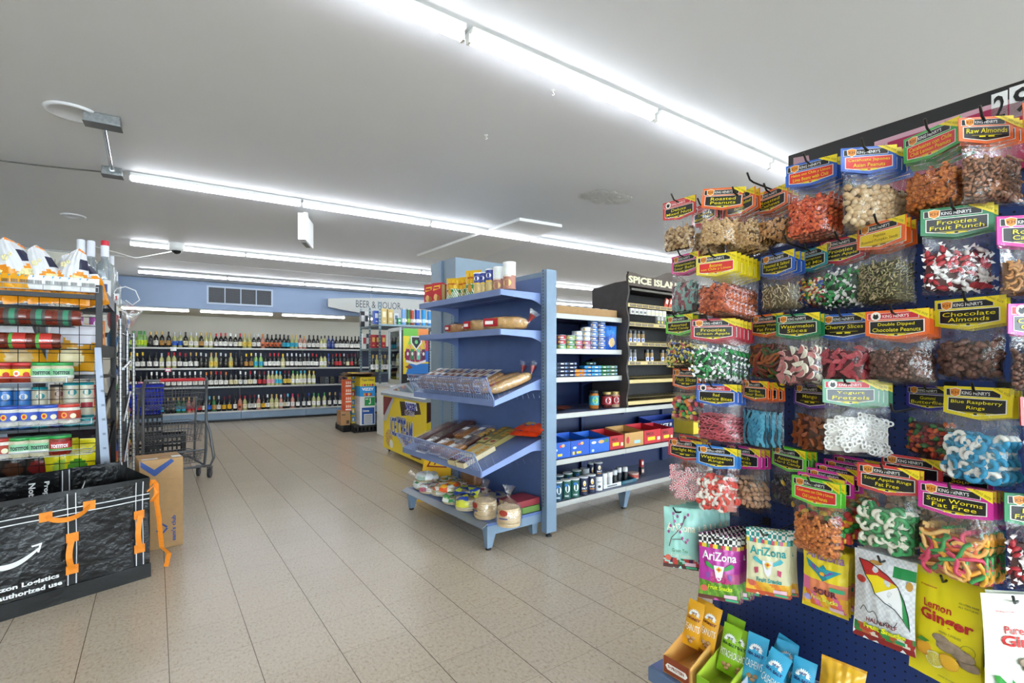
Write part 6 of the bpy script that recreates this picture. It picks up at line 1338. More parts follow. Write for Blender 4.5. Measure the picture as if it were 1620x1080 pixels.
for (ua,ub,va,vb,ch) in ((1569,1595,151,185,'2'),(1597.5,1640,140,177,'9')):
    a=hp_(ua,va); b=hp_(ub,vb); top_z=a[1]; mb.rect(a[0],b[0],top_z-.08,top_z,M('ececec',.5),s2); w=b[0]-a[0]; mb.text(ch,a[0]+w*.15,a[0]+w*.85,top_z-.07,top_z-.008,M('111114',.5),s3,.015)
mb.build('price_digits',t)
# ---------------------------------------------------------------- contents of the bags
def pieces(mb,kind,W,Hb,T,seed,zt,cols):
    """fill a pouch front (x -W/2..W/2, z zt(top)..-Hb) with pieces on both sides"""
    rn=random.Random(seed)
    z0=-Hb+.012; z1=zt; hgt=z1-z0
    def th(x,z):
        b=(z-z0)/hgt; a=abs(2*x/W); return T*max(.0,(1-a**2.5))*max(0,(1-(max(0,b))**3*.75))*min(1,(b+.25)/.4) 
    core=M(cols[-1],.7)
    # core
    nx,nz=10,10; g=lambda sg:(lambda x,z:(x*.9,sg*th(x,z)*.60,z))
    mb.rect(-W/2,W/2,z0,z1-.01,core,g(-1),nx,nz); mb.rect(W/2,-W/2,z0,z1-.01,core,g(1),nx,nz)
    spec=dict(nut=(.0068,(1,.82,.75)),peanut=(.0056,(1,.82,.78)),ball=(.0098,(1,.95,.9)),almond=(.0092,(1,.62,.5)),choc=(.0066,(1,.95,.9)),chocal=(.0098,(1,.72,.7)),seed=(.0052,(1,.45,.22)),sliver=(.0085,(1,.2,.15)),bean=(.0056,(1,.85,.75)),cashew=(.0095,0),ring=(.0142,0),pretzel=(.0145,0),wrap=(.0118,0),worm=(.030,0),strip=(.034,0),slice=(.014,0),mint=(.0105,0),string=(.022,0),gummy=(.012,(1,.8,.6)))[kind]
    s=spec[0]; area=W*.9*hgt; n=int(min(280,{'worm':46,'strip':34,'string':110}.get(kind,area/(s*s)*dict(seed=.7,sliver=.6,ring=.55,pretzel=.6,slice=.6,wrap=.62,mint=.45,gummy=.7).get(kind,.85))))
    FP=[];BP=[]
    for i in range(n):
        back=i%5==4; best=-1; L0_=BP if back else FP
        for _ in range(5):
            xx=rn.uniform(-.47,.47)*W; zz_=rn.uniform(z0+.003,z1-.018*abs(math.sin(xx*90+seed)))
            dm=min([(xx-a_)**2+(zz_-b_)**2 for a_,b_ in L0_[-160:]] or [1])
            if dm>best: best=dm; x,z=xx,zz_
        L0_.append((x,z))
        y=(1 if back else -1)*(th(x,z)*(.72 if i%2 else .86)+.0006); c=cols[rn.randrange(max(1,len(cols)-1))]; m=M(c,.45,0,.2,120)
        R=Matrix.Rotation(rn.uniform(0,PI),3,'Y')@Matrix.Rotation(rn.uniform(-.3,.3),3,'X')@Matrix.Rotation(rn.uniform(-.25,.25),3,'Z'); p=Vector((x*.93,y,z)); q=rn.uniform(.85,1.15)*s
        if kind in('ball','chocal','almond','gummy','choc'): mb.ball(p,tuple(q*k for k in spec[1]),m,2 if kind in('ball','chocal') else 1,R)
        elif kind in('nut','peanut','seed','sliver','bean'): mb.ball(p,tuple(q*k for k in spec[1]),m,2 if kind!='sliver' else 1,R)
        elif kind=='cashew': mb.tube([p+R@Vector((q*.9*math.cos(a),0,q*.7*math.sin(a))) for a in (0,.8,1.6,2.4,3.1)],[q*.18,q*.36,q*.42,q*.36,q*.18],m,6)
        elif kind=='ring':
            N=14; c2=M(cols[(i+1)%2],.6,0,.15,200); pts=[p+R@Vector((q*.72*math.cos(2*PI*k/N),0,q*.72*math.sin(2*PI*k/N))) for k in range(N)]
            mb.tube(pts[:8],q*.37,M(cols[0],.6,0,.15,200),7); mb.tube(pts[7:]+[pts[0]],q*.37,M(cols[1],.6,0,.15,200),7)
        elif kind=='pretzel':
            for cx_,cz_,rr in ((-.4,.25,.42),(.4,.25,.42),(0,-.38,.42)):
                mb.tube([p+R@Vector((q*(cx_+rr*math.cos(2*PI*k/10)),0,q*(cz_+rr*math.sin(2*PI*k/10)))) for k in range(10)],q*.17,m,6,closed=True)
        elif kind=='wrap':
            d=R@Vector((1,0,0)); mb.ball(p,(q*.95,q*.5,q*.48),m,1,R); wm=M(cols[-2] if len(cols)>2 else 'f0f0f0',.35)
            for sg in (-1,1):
                b=p+d*sg*q*.85; e=p+d*sg*q*1.5; u=R@Vector((0,0,1)); mb.add([b,e+u*q*.5,e-u*q*.5,e+R@Vector((0,q*.35,0))],[(0,1,3),(0,3,2),(0,2,1)],wm)
        elif kind in('worm',):
            a0=rn.uniform(0,6); pts=[]; 
            L_=s*rn.uniform(.8,1.2); ang=rn.uniform(0,PI)
            for k in range(7):
                tq=(k/6-.5)*2*L_; xx=p.x+tq*math.cos(ang)+.007*math.sin(a0+k*1.1)*math.sin(ang); zz_=p.z+tq*math.sin(ang)-.007*math.sin(a0+k*1.1)*math.cos(ang)
                xx=max(-W*.46,min(W*.46,xx)); zz_=max(z0,min(z1,zz_)); pts.append((xx,-th(xx,zz_)*.85-.002*(i%4) if not back else th(xx,zz_)*.85,zz_))
            mb.tube(pts,.0050,m,6)
        elif kind=='strip':
            ang=rn.uniform(.9,2.2); L_=s*rn.uniform(.6,1.1); hw=.0065; vs=[]
            for k in range(6):
                tq=(k/5-.5)*2*L_; bx_=p.x+tq*math.cos(ang)+.004*math.sin(k+i); bz_=p.z+tq*math.sin(ang)
                for sg in (-1,1):
                    xx=max(-W*.46,min(W*.46,bx_+sg*hw*math.sin(ang))); zz_=max(z0,min(z1,bz_-sg*hw*math.cos(ang))); vs.append((xx,(-1 if not back else 1)*(th(xx,zz_)*.8+.001+.003*abs(math.sin(k*1.3+i))),zz_))
            mb.add(vs,[(2*k,2*k+1,2*k+3,2*k+2) for k in range(5)],m,True)
        elif kind=='string':
            ang=rn.uniform(-.6,.9); L_=s*rn.uniform(.5,1); pts=[]
            for k in range(4):
                tq=(k/3-.5)*2*L_; xx=max(-W*.46,min(W*.46,p.x+tq*math.cos(ang))); zz_=max(z0,min(z1,p.z+tq*math.sin(ang)+.004*math.sin(k+i))); pts.append((xx,(-1 if not back else 1)*(th(xx,zz_)*.85+.001),zz_))
            mb.tube(pts,.0017,m,4)
        elif kind=='slice':
            N=8; h2=.0035; pl=[Vector((q*math.cos(PI*k/N),0,q*math.sin(PI*k/N)*.85-q*.4)) for k in range(N+1)]
            vs=[p+R@(v+Vector((0,-h2,0))) for v in pl]+[p+R@(v+Vector((0,h2,0))) for v in pl]; n_=N+1
            mb.add(vs,[tuple(range(n_)),tuple(range(n_,2*n_))[::-1]],m); mb.add(vs,[(k,n_+k,n_+(k+1)%n_,(k+1)%n_) for k in range(n_)],M(cols[-2],.6) if len(cols)>2 else m)
        elif kind=='mint':
            N=12; vs=[p+R@Vector((q*math.cos(2*PI*k/N),-.003,q*math.sin(2*PI*k/N))) for k in range(N)]+[p+R@Vector((q*math.cos(2*PI*k/N),.003,q*math.sin(2*PI*k/N))) for k in range(N)]+[p+R@Vector((0,-.0045,0))]
            ms=[M('e0586a' if k%2 else 'f6f0f0',.3) for k in range(N)]; mb.add(vs,[(k,(k+1)%N,2*N) for k in range(N)],None,False,ms); mb.add(vs,[(k,N+k,N+(k+1)%N,(k+1)%N) for k in range(N)],M('f6f0f0',.3))
STY=dict(
 mixed=('nut',['b08a5c','c8a878','8a6038','d8bc90','4a3020']),peanut=('peanut',['cfa873','c09660','dcb888','6a4a28']),cashew=('cashew',['d09a60','dba870','c48a50','6a4526']),
 habas=('bean',['d85a2c','c8441c','e8703c','7a2810']),japones=('ball',['cdb088','c4a47a','d8bd98','5c4830']),chilep=('peanut',['d07830','e0883a','b86024','6a3410']),rawal=('almond',['a87454','b88060','946448','5a3c28']),
 wmel=('strip',['8a4a58','78a8a0','a85a60','98b8b0','3c3c40']),botana=('nut',['bc5428','cc683a','a04420','5a2410']),pump=('sliver',['d8c8a0','cdbb90','e4d6b4','6a5c40']),trail=('nut',['c8a070','e8dcc0','6a3c28','2848a0','c03038','e8b830','3a8a40','201814']),
 gapple=('wrap',['2f9a4c','2a8c44','38a858','f4f4f4','1a3a24']),pepita=('seed',['9a9a60','b8a878','86804c','c8b48c','4c4628']),fpunch=('wrap',['c82838','d03848','b82030','f6f2f2','4c1820']),
 hard=('wrap',['e0a838','6ab060','c04858','4860b0','e8d870','3a3020']),worm=('worm',['8a2018','6a2c18','3a6028','b05a20','2a0e0c']),wslice=('slice',['c87878','d08888','c07070','f0ead8','5c3034']),cslice=('slice',['c8505c','d0606c','b84452','c8505c','5c1c28']),
 chocp=('choc',['6a443a','785044','5c3a30','36241e']),chocal=('chocal',['6a4438','785044','5c3a32','32221e']),fslice=('gummy',['e04858','f08838','48a858','f0b0a0','7a2850','e8d048','40202c']),lico=('string',['d05a68','c84a5a','dc7480','6a2830']),belts=('strip',['3a9cc0','52b0d0','2c88b0','143c50']),
 mango=('slice',['a85828','98481c','b8683a','a05020','4c2010']),pretz=('pretzel',['f2f0ec','eae8e4','f8f6f2','cfcbc4']),butter=('gummy',['c84020','3a7a40','d86020','8a1820','3a1410']),brings=('ring',['3a9cc8','f2f0ea','7ab8d0']),mint=('mint',['f0f0f0','b09090']),
 wrings=('ring',['e8584c','f4ece2','c8786c']),peach=('gummy',['c89a78','b88a68','d4a888','5a4030']),darkh=('wrap',['2c3048','e0b028','484c60','5a7048','302838','18181e']),arings=('ring',['3f9a5c','f0ecdc','6a9a74']),worms=('worm',['f0a838','e87040','d84868','f0c078','48a058','e05070','f0b060','b87848']),gum=('ball',['30a040','e07020','d03030','f0c020','181410']),
 spice=('gummy',['8c5a38','a87048','40201a']))
FR={'red':'d23a3a','orange':'ec6a2a','blue':'2f62c4','green':'43b050','yellow':'eedb20','pink':'e0509a','teal':'208a98','dred':'b8203a','dgreen':'1c8050','magenta':'d8309c','lime':'62c838','purple':'5a3a9c','indigo':'38309c','lblue':'3484d8'}
def khbag(W,Hh,Ht,frame,panel,title,sty,strip='k',zfill=None,seed=0):
    t=bpy.data.objects.new('sweet_bag',None); t.empty_display_size=.03; COL.objects.link(t)
    fm=M(FR[frame],.35,0,.05,30,0,0,0,.3); pm=M({'k':'17161a','r':'d8302c','y':'e8c820'}[panel],.35,0,0,40,0,0,0,.3); wm=M('f2efe8',.4); ym=M('f0d828',.4,0,0,40,0,0,0,.3); tm=M('f0e020' if panel!='y' else '7a5a18',.4)
    mb=MB(); w=W/2; hh=Hh; pt=hh*1.18
    mb.prism([(-w,-hh),(0,-pt),(w,-hh),(w,0),(-w,0)],'y',-.0016,.0016,fm)
    s=lambda k:flat(-.0016-.0006*k)
    i1=.07*W; a,b=-hh*.44,-hh*.90
    def pent(x,zt,zb,dp): return [(-x,zb),(0,zb-dp),(x,zb),(x,zt),(-x,zt)]
    mb.poly(pent(w*.86,a+.0016,b-.0006,hh*.15),wm,s(1)); mb.poly(pent(w*.83,a,b+.0008,hh*.14),pm,s(2))
    sm=M('17161a' if strip=='k' else 'c8283a',.4)
    mb.rect(-w*.92,w*.70,-hh*.36,-hh*.10,wm,s(1)); mb.rect(-w*.90,w*.68,-hh*.345,-hh*.115,sm,s(2))
    mb.poly([(w*.30,-.0005),(w,-hh*.42),(w,-.0005)],ym,s(3))
    card=mb; mb=MB()
    mb.text("KING HENRY'S",-w*.42,w*.40,-hh*.30,-hh*.17,M('f6f6f6',.4),s(3),.008)
    # crest
    if strip=='k':
        mb.poly([(-w*.80,-hh*.10),(-w*.62,-hh*.05),(-w*.44,-hh*.10),(-w*.46,-hh*.32),(-w*.62,-hh*.42),(-w*.78,-hh*.32)],M('f4ead8',.4),s(3)); mb.poly([(-w*.77,-hh*.12),(-w*.62,-hh*.08),(-w*.47,-hh*.12),(-w*.49,-hh*.31),(-w*.62,-hh*.39),(-w*.75,-hh*.31)],M('e8902c',.4),s(4)); mb.text('KH',-w*.73,-w*.51,-hh*.29,-hh*.17,M('5a2a10',.4),s(5),.0)
    else:
        mb.disc(-w*.64,-hh*.22,w*.17,hh*.18,wm,s(3)); mb.poly([(-w*.74,-hh*.26),(-w*.70,-hh*.12),(-w*.64,-hh*.17),(-w*.58,-hh*.12),(-w*.54,-hh*.26),(-w*.60,-hh*.34),(-w*.68,-hh*.34)],M('1c1c1e',.4),s(4))
    vs,fs=txt('KING SIZE',.0)
    d0=Vector((w*.44,-hh*.02)); d1=Vector((w*.98,-hh*.34)); dd=d1-d0; nn=Vector((-dd.y,dd.x)).normalized()
    mb.add([s(5)(*(d0+dd*(.12+.8*a_)-nn*(-.001)+nn*(b_*.0045))) for a_,b_ in vs],fs,M('6a5a10',.5))
    L_=title; n=len(L_); zt_=a-.004; avail=(hh*.44)*(.92 if n>1 else .62); 
    mxl=max(len(q) for q in L_)
    for k,q in enumerate(L_):
        lw=min(w*1.5,w*1.5*len(q)/max(9,mxl)); big=(k==n-1); hl=avail/n*(.78); zt2=zt_-avail/n*k
        mb.text(q,-lw/2,lw/2,zt2-hl,zt2,tm,s(4),.002,.05)
    zu=zt_-avail-.0015; mb.rect(-w*.55,w*.55,zu-.0007,zu,tm,s(4)); mb.rect(-w*.28,-w*.05,zu-.0055,zu-.002,tm,s(4)); mb.rect(w*.05,w*.28,zu-.0055,zu-.002,tm,s(4))
    o=card.build('header_card',t); mb.build('lettering',o)
    kind,cols=STY[sty]; Wb=W*.94; T=.021; mb=MB(); zf=zfill if zfill else -(Hh*1.10+(Ht-Hh)*.20)
    pieces(mb,kind,Wb,Ht,T,seed,zf,cols); c=mb.build('bag_filling',t); c['kind']='stuff'
    mb=MB(); z_t=-Hh*.95
    def sf(sg):
        rn=random.Random(seed+9); ph=[rn.uniform(0,6) for _ in range(5)]
        def f(x,z):
            b=(z+Ht)/(Ht+z_t); b=min(1,max(0,b)); aa=min(1,abs(2*x/Wb)); e=math.sin(PI*min(1,max(0,(b-.035)))**.62)**.5 if b>.035 else 0
            th=(T*1.12+.002)*(1-aa**3)*e+.0004; wv=.0016*(math.sin(40*b+ph[0]+20*x/Wb)+math.sin(23*x/Wb+ph[1]-11*b)+.7*math.sin(60*b-30*x/Wb+ph[2]))*(.3 if b<.06 else 1)
            return (x*(1.02 if b<.04 else 1-.03*math.sin(PI*b)),sg*(th+wv*.8+.0012),z)
        return f
    mb.rect(-Wb/2,Wb/2,-Ht,z_t,FILM,sf(-1),14,20); mb.rect(Wb/2,-Wb/2,-Ht,z_t,FILM,sf(1),8,10); mb.build('clear_pouch',t)
    return t
def snack_pouch(W,Hh,kind,seed):
    """opaque printed hanging pouch, hung at its top edge; z from -H to 0"""
    P=dict(tea=('9ed4c8','AriZona','f4f0dc'),magenta=('b03a94','AriZona','f4f4f4'),cream=('ddd8b0','AriZona','209a98'),sour=('f0d828','AriZona','a070b0'),half=('e6e8ea','',''),lemon=('f4e41c','',''),pure=('e2e8dc','',''))[kind]
    def art(a,b):
        x=(a-.5)*W; z=b*Hh
        if kind=='tea':
            if b<.07: return M('4a2420',.4)
            if b<.17 and (a+b*3)%.5<.36: return M(('b83a30','4a2850','c84a40','2f6a40')[int(a*7)%4],.35)
            return M('9ed4c8',.3)
        if kind in('magenta','cream'):
            if b>.86: return M(('101012' if kind=='magenta' else '1c8c84') if (int(a*16)+int(b*40))%2 else 'eceae4',.35)
            if b>.80: return M(('c02838','e8c838','2a6a40')[int(a*11)%3] if kind=='magenta' else ('e8c838','209a98','c85078')[int(a*14)%3],.35)
            if b<.06: return M('5a2820' if kind=='magenta' else 'c05030',.35)
            if kind=='magenta': 
                if b<.30: return M('5a8c30',.35) if (a*8+b*6)%1.5<.9 else M('7aa838',.35)
                return M('b8389a',.3) if b>.45 or a<.3 else M('c05888',.3)
            if b<.20: return M(('e8a830','f0c040','e88838')[int(a*6+b*9)%3],.35)
            return M('ddd8b0',.3)
        if kind=='sour':
            if b<.06: return M('d8c020',.35)
            if b<.30: return M(('e8a828','f0c838','e87838','e06a9a')[int(a*8+b*5)%4],.35)
            if b<.5: return M('e88a60',.35) if a>.2 else M('e070a0',.35)
            return M('f0d828',.3)
        if kind=='half':
            if b<.07: return M('8a2020',.35)
            if b<.17: return M(('a83028','3a8a40','c86a38','e8e0d0')[int(a*8+b*9)%4],.35)
            if a>.65 and .80<b<.92: return M('1f8a48',.35)
            return M('e4e6e9',.28,.1) if (int(a*22)+int(b*30))%2 else M('d2d6da',.28,.1)
        return M(P[0],.3)
    t=bpy.data.objects.new('snack_pouch',None); t.empty_display_size=.03; COL.objects.link(t)
    nx,nz=(26,34) if kind not in('lemon','pure') else (16,20)
    mb=MB(); s0=pouchf(W,Hh,.016 if kind not in('lemon','pure') else .014,.07,seed,.0016)
    s=lambda x,z:(lambda p:(p[0],p[1],p[2]-Hh))(s0(x,z)); sb=lambda x,z:(lambda p:(p[0],p[1],p[2]-Hh))(s0(x,z,1))
    mb.art(-W/2,W/2,0,Hh,nx,nz,s,art); mb.rect(W/2,-W/2,0,Hh,M(P[0],.3),sb,10,12); mb.build('pouch',t)
    mb=MB(); f=off(s,.0022); f2=off(s,.0034); f3=off(s,.0046); w=W
    if kind in('tea','magenta','cream','sour'):
        z=Hh*(.62 if kind!='sour' else .82); mb.text('AriZona',-w*.42,w*.42,z,z+Hh*.13,M(P[2],.4),f,.02)
        if kind=='tea':
            br=M('5a3c40',.5); F_=lambda pts,r: mb.tube([f(*p) for p in pts],r,br,5)
            F_([(-w*.34,Hh*.36),(-w*.28,Hh*.5),(-w*.1,Hh*.62),(w*.02,Hh*.70),(w*.12,Hh*.86)],.0014); F_([(-w*.1,Hh*.62),(-w*.2,Hh*.74),(-w*.24,Hh*.92)],.001); F_([(-w*.26,Hh*.48),(w*.02,Hh*.50),(w*.16,Hh*.44)],.001)
            for x,z in ((-.22,.9),(-.1,.86),(-.18,.78),(.02,.74),(.12,.86),(.2,.9),(-.3,.7),(.05,.52),(.15,.46),(.2,.5),(-.02,.62),(-.36,.6)): mb.disc(x*w,z*Hh,.0042,.0055,M('a05088',.4),f2,8)
            mb.text('Green Tea',-w*.25,w*.2,Hh*.28,Hh*.34,M('4a7838',.4),f2,.0); mb.text('Fruit Snacks',-w*.28,w*.3,Hh*.2,Hh*.26,M('e8e4c8',.4),f2,.0)
        else:
            # bull skull / bird emblem
            if kind!='sour':
                mb.poly([(-w*.13,Hh*.55),(w*.13,Hh*.55),(w*.07,Hh*.36),(0,Hh*.31),(-w*.07,Hh*.36)],M('eeeaf0',.4),f2)
                for sg in (-1,1): mb.poly([(sg*w*.13,Hh*.53),(sg*w*.30,Hh*.60),(sg*w*.36,Hh*.56),(sg*w*.30,Hh*.52),(sg*w*.13,Hh*.48)],M('3a9a48' if kind=='magenta' else '48b0b8',.4),f2); mb.poly([(sg*w*.22,Hh*.44),(sg*w*.32,Hh*.42),(sg*w*.30,Hh*.33),(sg*w*.22,Hh*.36)],M('8a5aa8' if kind=='magenta' else 'c04868',.4),f2)
                mb.poly([(-w*.08,Hh*.5),(0,Hh*.54),(w*.08,Hh*.5),(0,Hh*.45)],M('e8c030',.4),f3); mb.poly([(-w*.04,Hh*.5),(0,Hh*.52),(w*.04,Hh*.5),(0,Hh*.475)],M('d04828',.4),off(s,.0056))
            else:
                mb.poly([(-w*.42,Hh*.80),(-w*.08,Hh*.70),(w*.0,Hh*.76),(w*.08,Hh*.70),(w*.38,Hh*.70),(w*.12,Hh*.56),(0,Hh*.50),(-w*.14,Hh*.60),(-w*.34,Hh*.68)],M('2a9aa8',.4),f2); mb.poly([(-w*.3,Hh*.75),(0,Hh*.66),(w*.26,Hh*.68),(w*.05,Hh*.59),(-w*.2,Hh*.66)],M('8a4aa8',.4),f3); mb.disc(0,Hh*.62,w*.06,Hh*.03,M('f0b030',.4),off(s,.0056))
            if kind!='cream': mb.text('SOUR',-w*.2,w*.3,Hh*.28,Hh*.38,M('c02878' if kind=='magenta' else '6a2838',.4),f2,.05)
            mb.text('Fruit Snacks',-w*.26,w*.32,Hh*(.18 if kind!='cream' else .22),Hh*(.25 if kind!='cream' else .29),M('d8e830' if kind=='magenta' else ('20908c' if kind=='cream' else 'e8f060'),.4),f3,.03)
        mb.disc(-w*.36,Hh*.17,w*.09,Hh*.05,M('d86a58' if kind!='sour' else 'b0a0d8',.4),f2); mb.rect(w*.12,w*.42,Hh*.06,Hh*.12,M('f0c8d8',.4),f2,4,1)
        mb.rect(w*.15,w*.45,Hh*.38 if kind=='sour' else Hh*.02,Hh*.44 if kind=='sour' else Hh*.05,M('3aa878',.4),f2,4,1)
    elif kind=='half':
        n_=lambda *pts:[((a_-.5)*w,b_*Hh) for a_,b_ in pts]
        mb.poly(n_((.09,.90),(.25,.895),(.41,.86),(.60,.80),(.76,.71),(.60,.745),(.42,.77),(.22,.74),(.16,.82)),M('c02c28',.4),f)
        mb.poly(n_((.22,.74),(.42,.77),(.60,.745),(.76,.71),(.40,.57),(.33,.66)),M('f0d820',.4),f)
        mb.poly(n_((.40,.57),(.76,.71),(.83,.55),(.84,.38),(.72,.46),(.55,.50)),M('f4f4f4',.4),f)
        mb.poly(n_((.76,.71),(.86,.58),(.92,.42),(.94,.26),(.84,.38),(.83,.55)),M('1f9048',.4),f)
        mb.tube([f3(*q_) for q_ in n_((.09,.90),(.25,.895),(.41,.86),(.60,.80),(.76,.71),(.86,.58),(.92,.42),(.94,.26),(.84,.38),(.72,.46),(.55,.50),(.40,.57),(.33,.66),(.22,.74),(.16,.82),(.09,.90))],.0010,BLK,5)
        mb.tube([f3(-w*.36+w*.62*q,Hh*(.33+.035*math.sin(q*19)+.05*math.sin(q*7))-.04*Hh*q) for q in [k/30 for k in range(31)]],.0008,BLK,5)
        mb.text('HALF&HALF',-w*.25,w*.25,Hh*.225,Hh*.275,M('7a2028',.4),f2,.02); mb.text('Fruit Snacks',-w*.3,w*.38,Hh*.145,Hh*.205,M('e0e020',.4),f3,.06); mb.text('Fruit Snacks',-w*.3,w*.38,Hh*.145,Hh*.205,M('3a7838',.4),f2,.09)
        mb.disc(-w*.36,Hh*.68,w*.09,Hh*.04,M('c03c30',.4),f2); mb.disc(-w*.12,Hh*.9,w*.1,Hh*.022,M('b88838',.4),f2); mb.disc(w*.42,Hh*.74,w*.05,Hh*.05,M('c8963c',.4),f2); mb.disc(-w*.26,Hh*.13,w*.12,Hh*.035,M('c84a30',.4),f2); mb.rect(w*.2,w*.36,Hh*.08,Hh*.12,M('2f9a60',.4),f2,3,1)
    else:
        R_=M('c02a28',.4); yel=(kind=='lemon')
        mb.text('SONGWHA',-w*.34,-w*.10,Hh*.84,Hh*.855,R_,f,.02)
        mb.text('Lemon' if yel else 'Pure',-w*.27,w*(.13 if yel else -.02),Hh*.66,Hh*.73,R_,f,.02)
        mb.text('Ginger',-w*.32,w*.42,Hh*.52,Hh*.65,R_,f,.035)
        mb.text('HARD CANDIES',-w*.02,w*.28,Hh*.475,Hh*.495,M('6a6a50',.4),f,0); 
        if yel: mb.text('GLUTEN FREE',w*.22,w*.46,Hh*.79,Hh*.805,M('6a7030',.4),f,.01); mb.text('ALL NATURAL',w*.22,w*.46,Hh*.76,Hh*.775,M('6a7030',.4),f,.01)
        mb.text('MADE IN KOREA',-w*.06,w*.18,Hh*.055,Hh*.07,M('6a7030',.4),f,0)
        gm=M('b09a84',.7,0,.35,90)
        F_=lambda x,z:Vector(f2(x,z))
        for x,z,a_,b_ in ((w*.0,Hh*.42,.018,.010),(w*.14,Hh*.38,.03,.013),(w*.3,Hh*.35,.026,.014),(w*.36,Hh*.28,.024,.012),(-w*.0+w*.08,Hh*.36,.02,.01)): mb.ball(F_(x,z),(a_,.0022,b_),gm,2)
        if yel:
            mb.ball(F_(-w*.24,Hh*.27),(.019,.0022,.017),M('e8a828',.5),2); mb.ball(F_(w*.12,Hh*.24),(.022,.0026,.018),M('f0b830',.5),2); mb.disc(-w*.08,Hh*.21,.020,.019,M('f4eeb8',.5),off(s,.0056),20); mb.disc(-w*.08,Hh*.21,.0165,.0155,M('d8c848',.5),off(s,.0064),20)
            for k in range(8): q=PI*k/8; mb.rect(-.0003,.0003,-.016,.016,M('f4eeb8',.5),(lambda q:(lambda a,b:off(s,.0072)(-w*.08+a*math.cos(q)-b*math.sin(q),Hh*.21+a*math.sin(q)+b*math.cos(q))))(q))
            mb.poly([(-w*.36,Hh*.32),(-w*.28,Hh*.37),(-w*.14,Hh*.36),(-w*.22,Hh*.33)],M('4a9a38',.4),off(s,.005))
        else:
            mb.poly([(-w*.42,Hh*.27),(-w*.36,Hh*.28),(-w*.2,Hh*.18),(-w*.22,Hh*.13),(-w*.36,Hh*.17)],M('3a9a40',.4),off(s,.005)); mb.poly([(-w*.2,Hh*.26),(-w*.15,Hh*.22),(-w*.14,Hh*.13),(-w*.19,Hh*.17)],M('3a9a40',.4),off(s,.005)); mb.ball(F_(-w*.2,Hh*.08),(.024,.0022,.012),M('e0c890',.5),2)
        mb.tube([off(s,.003)(w*.36+.013*math.cos(2*PI*k/20),Hh*.40+.013*math.sin(2*PI*k/20)) for k in range(20)],.0005,M('5a5a38',.5),4,closed=True)
    mb.build('printing',t); return t
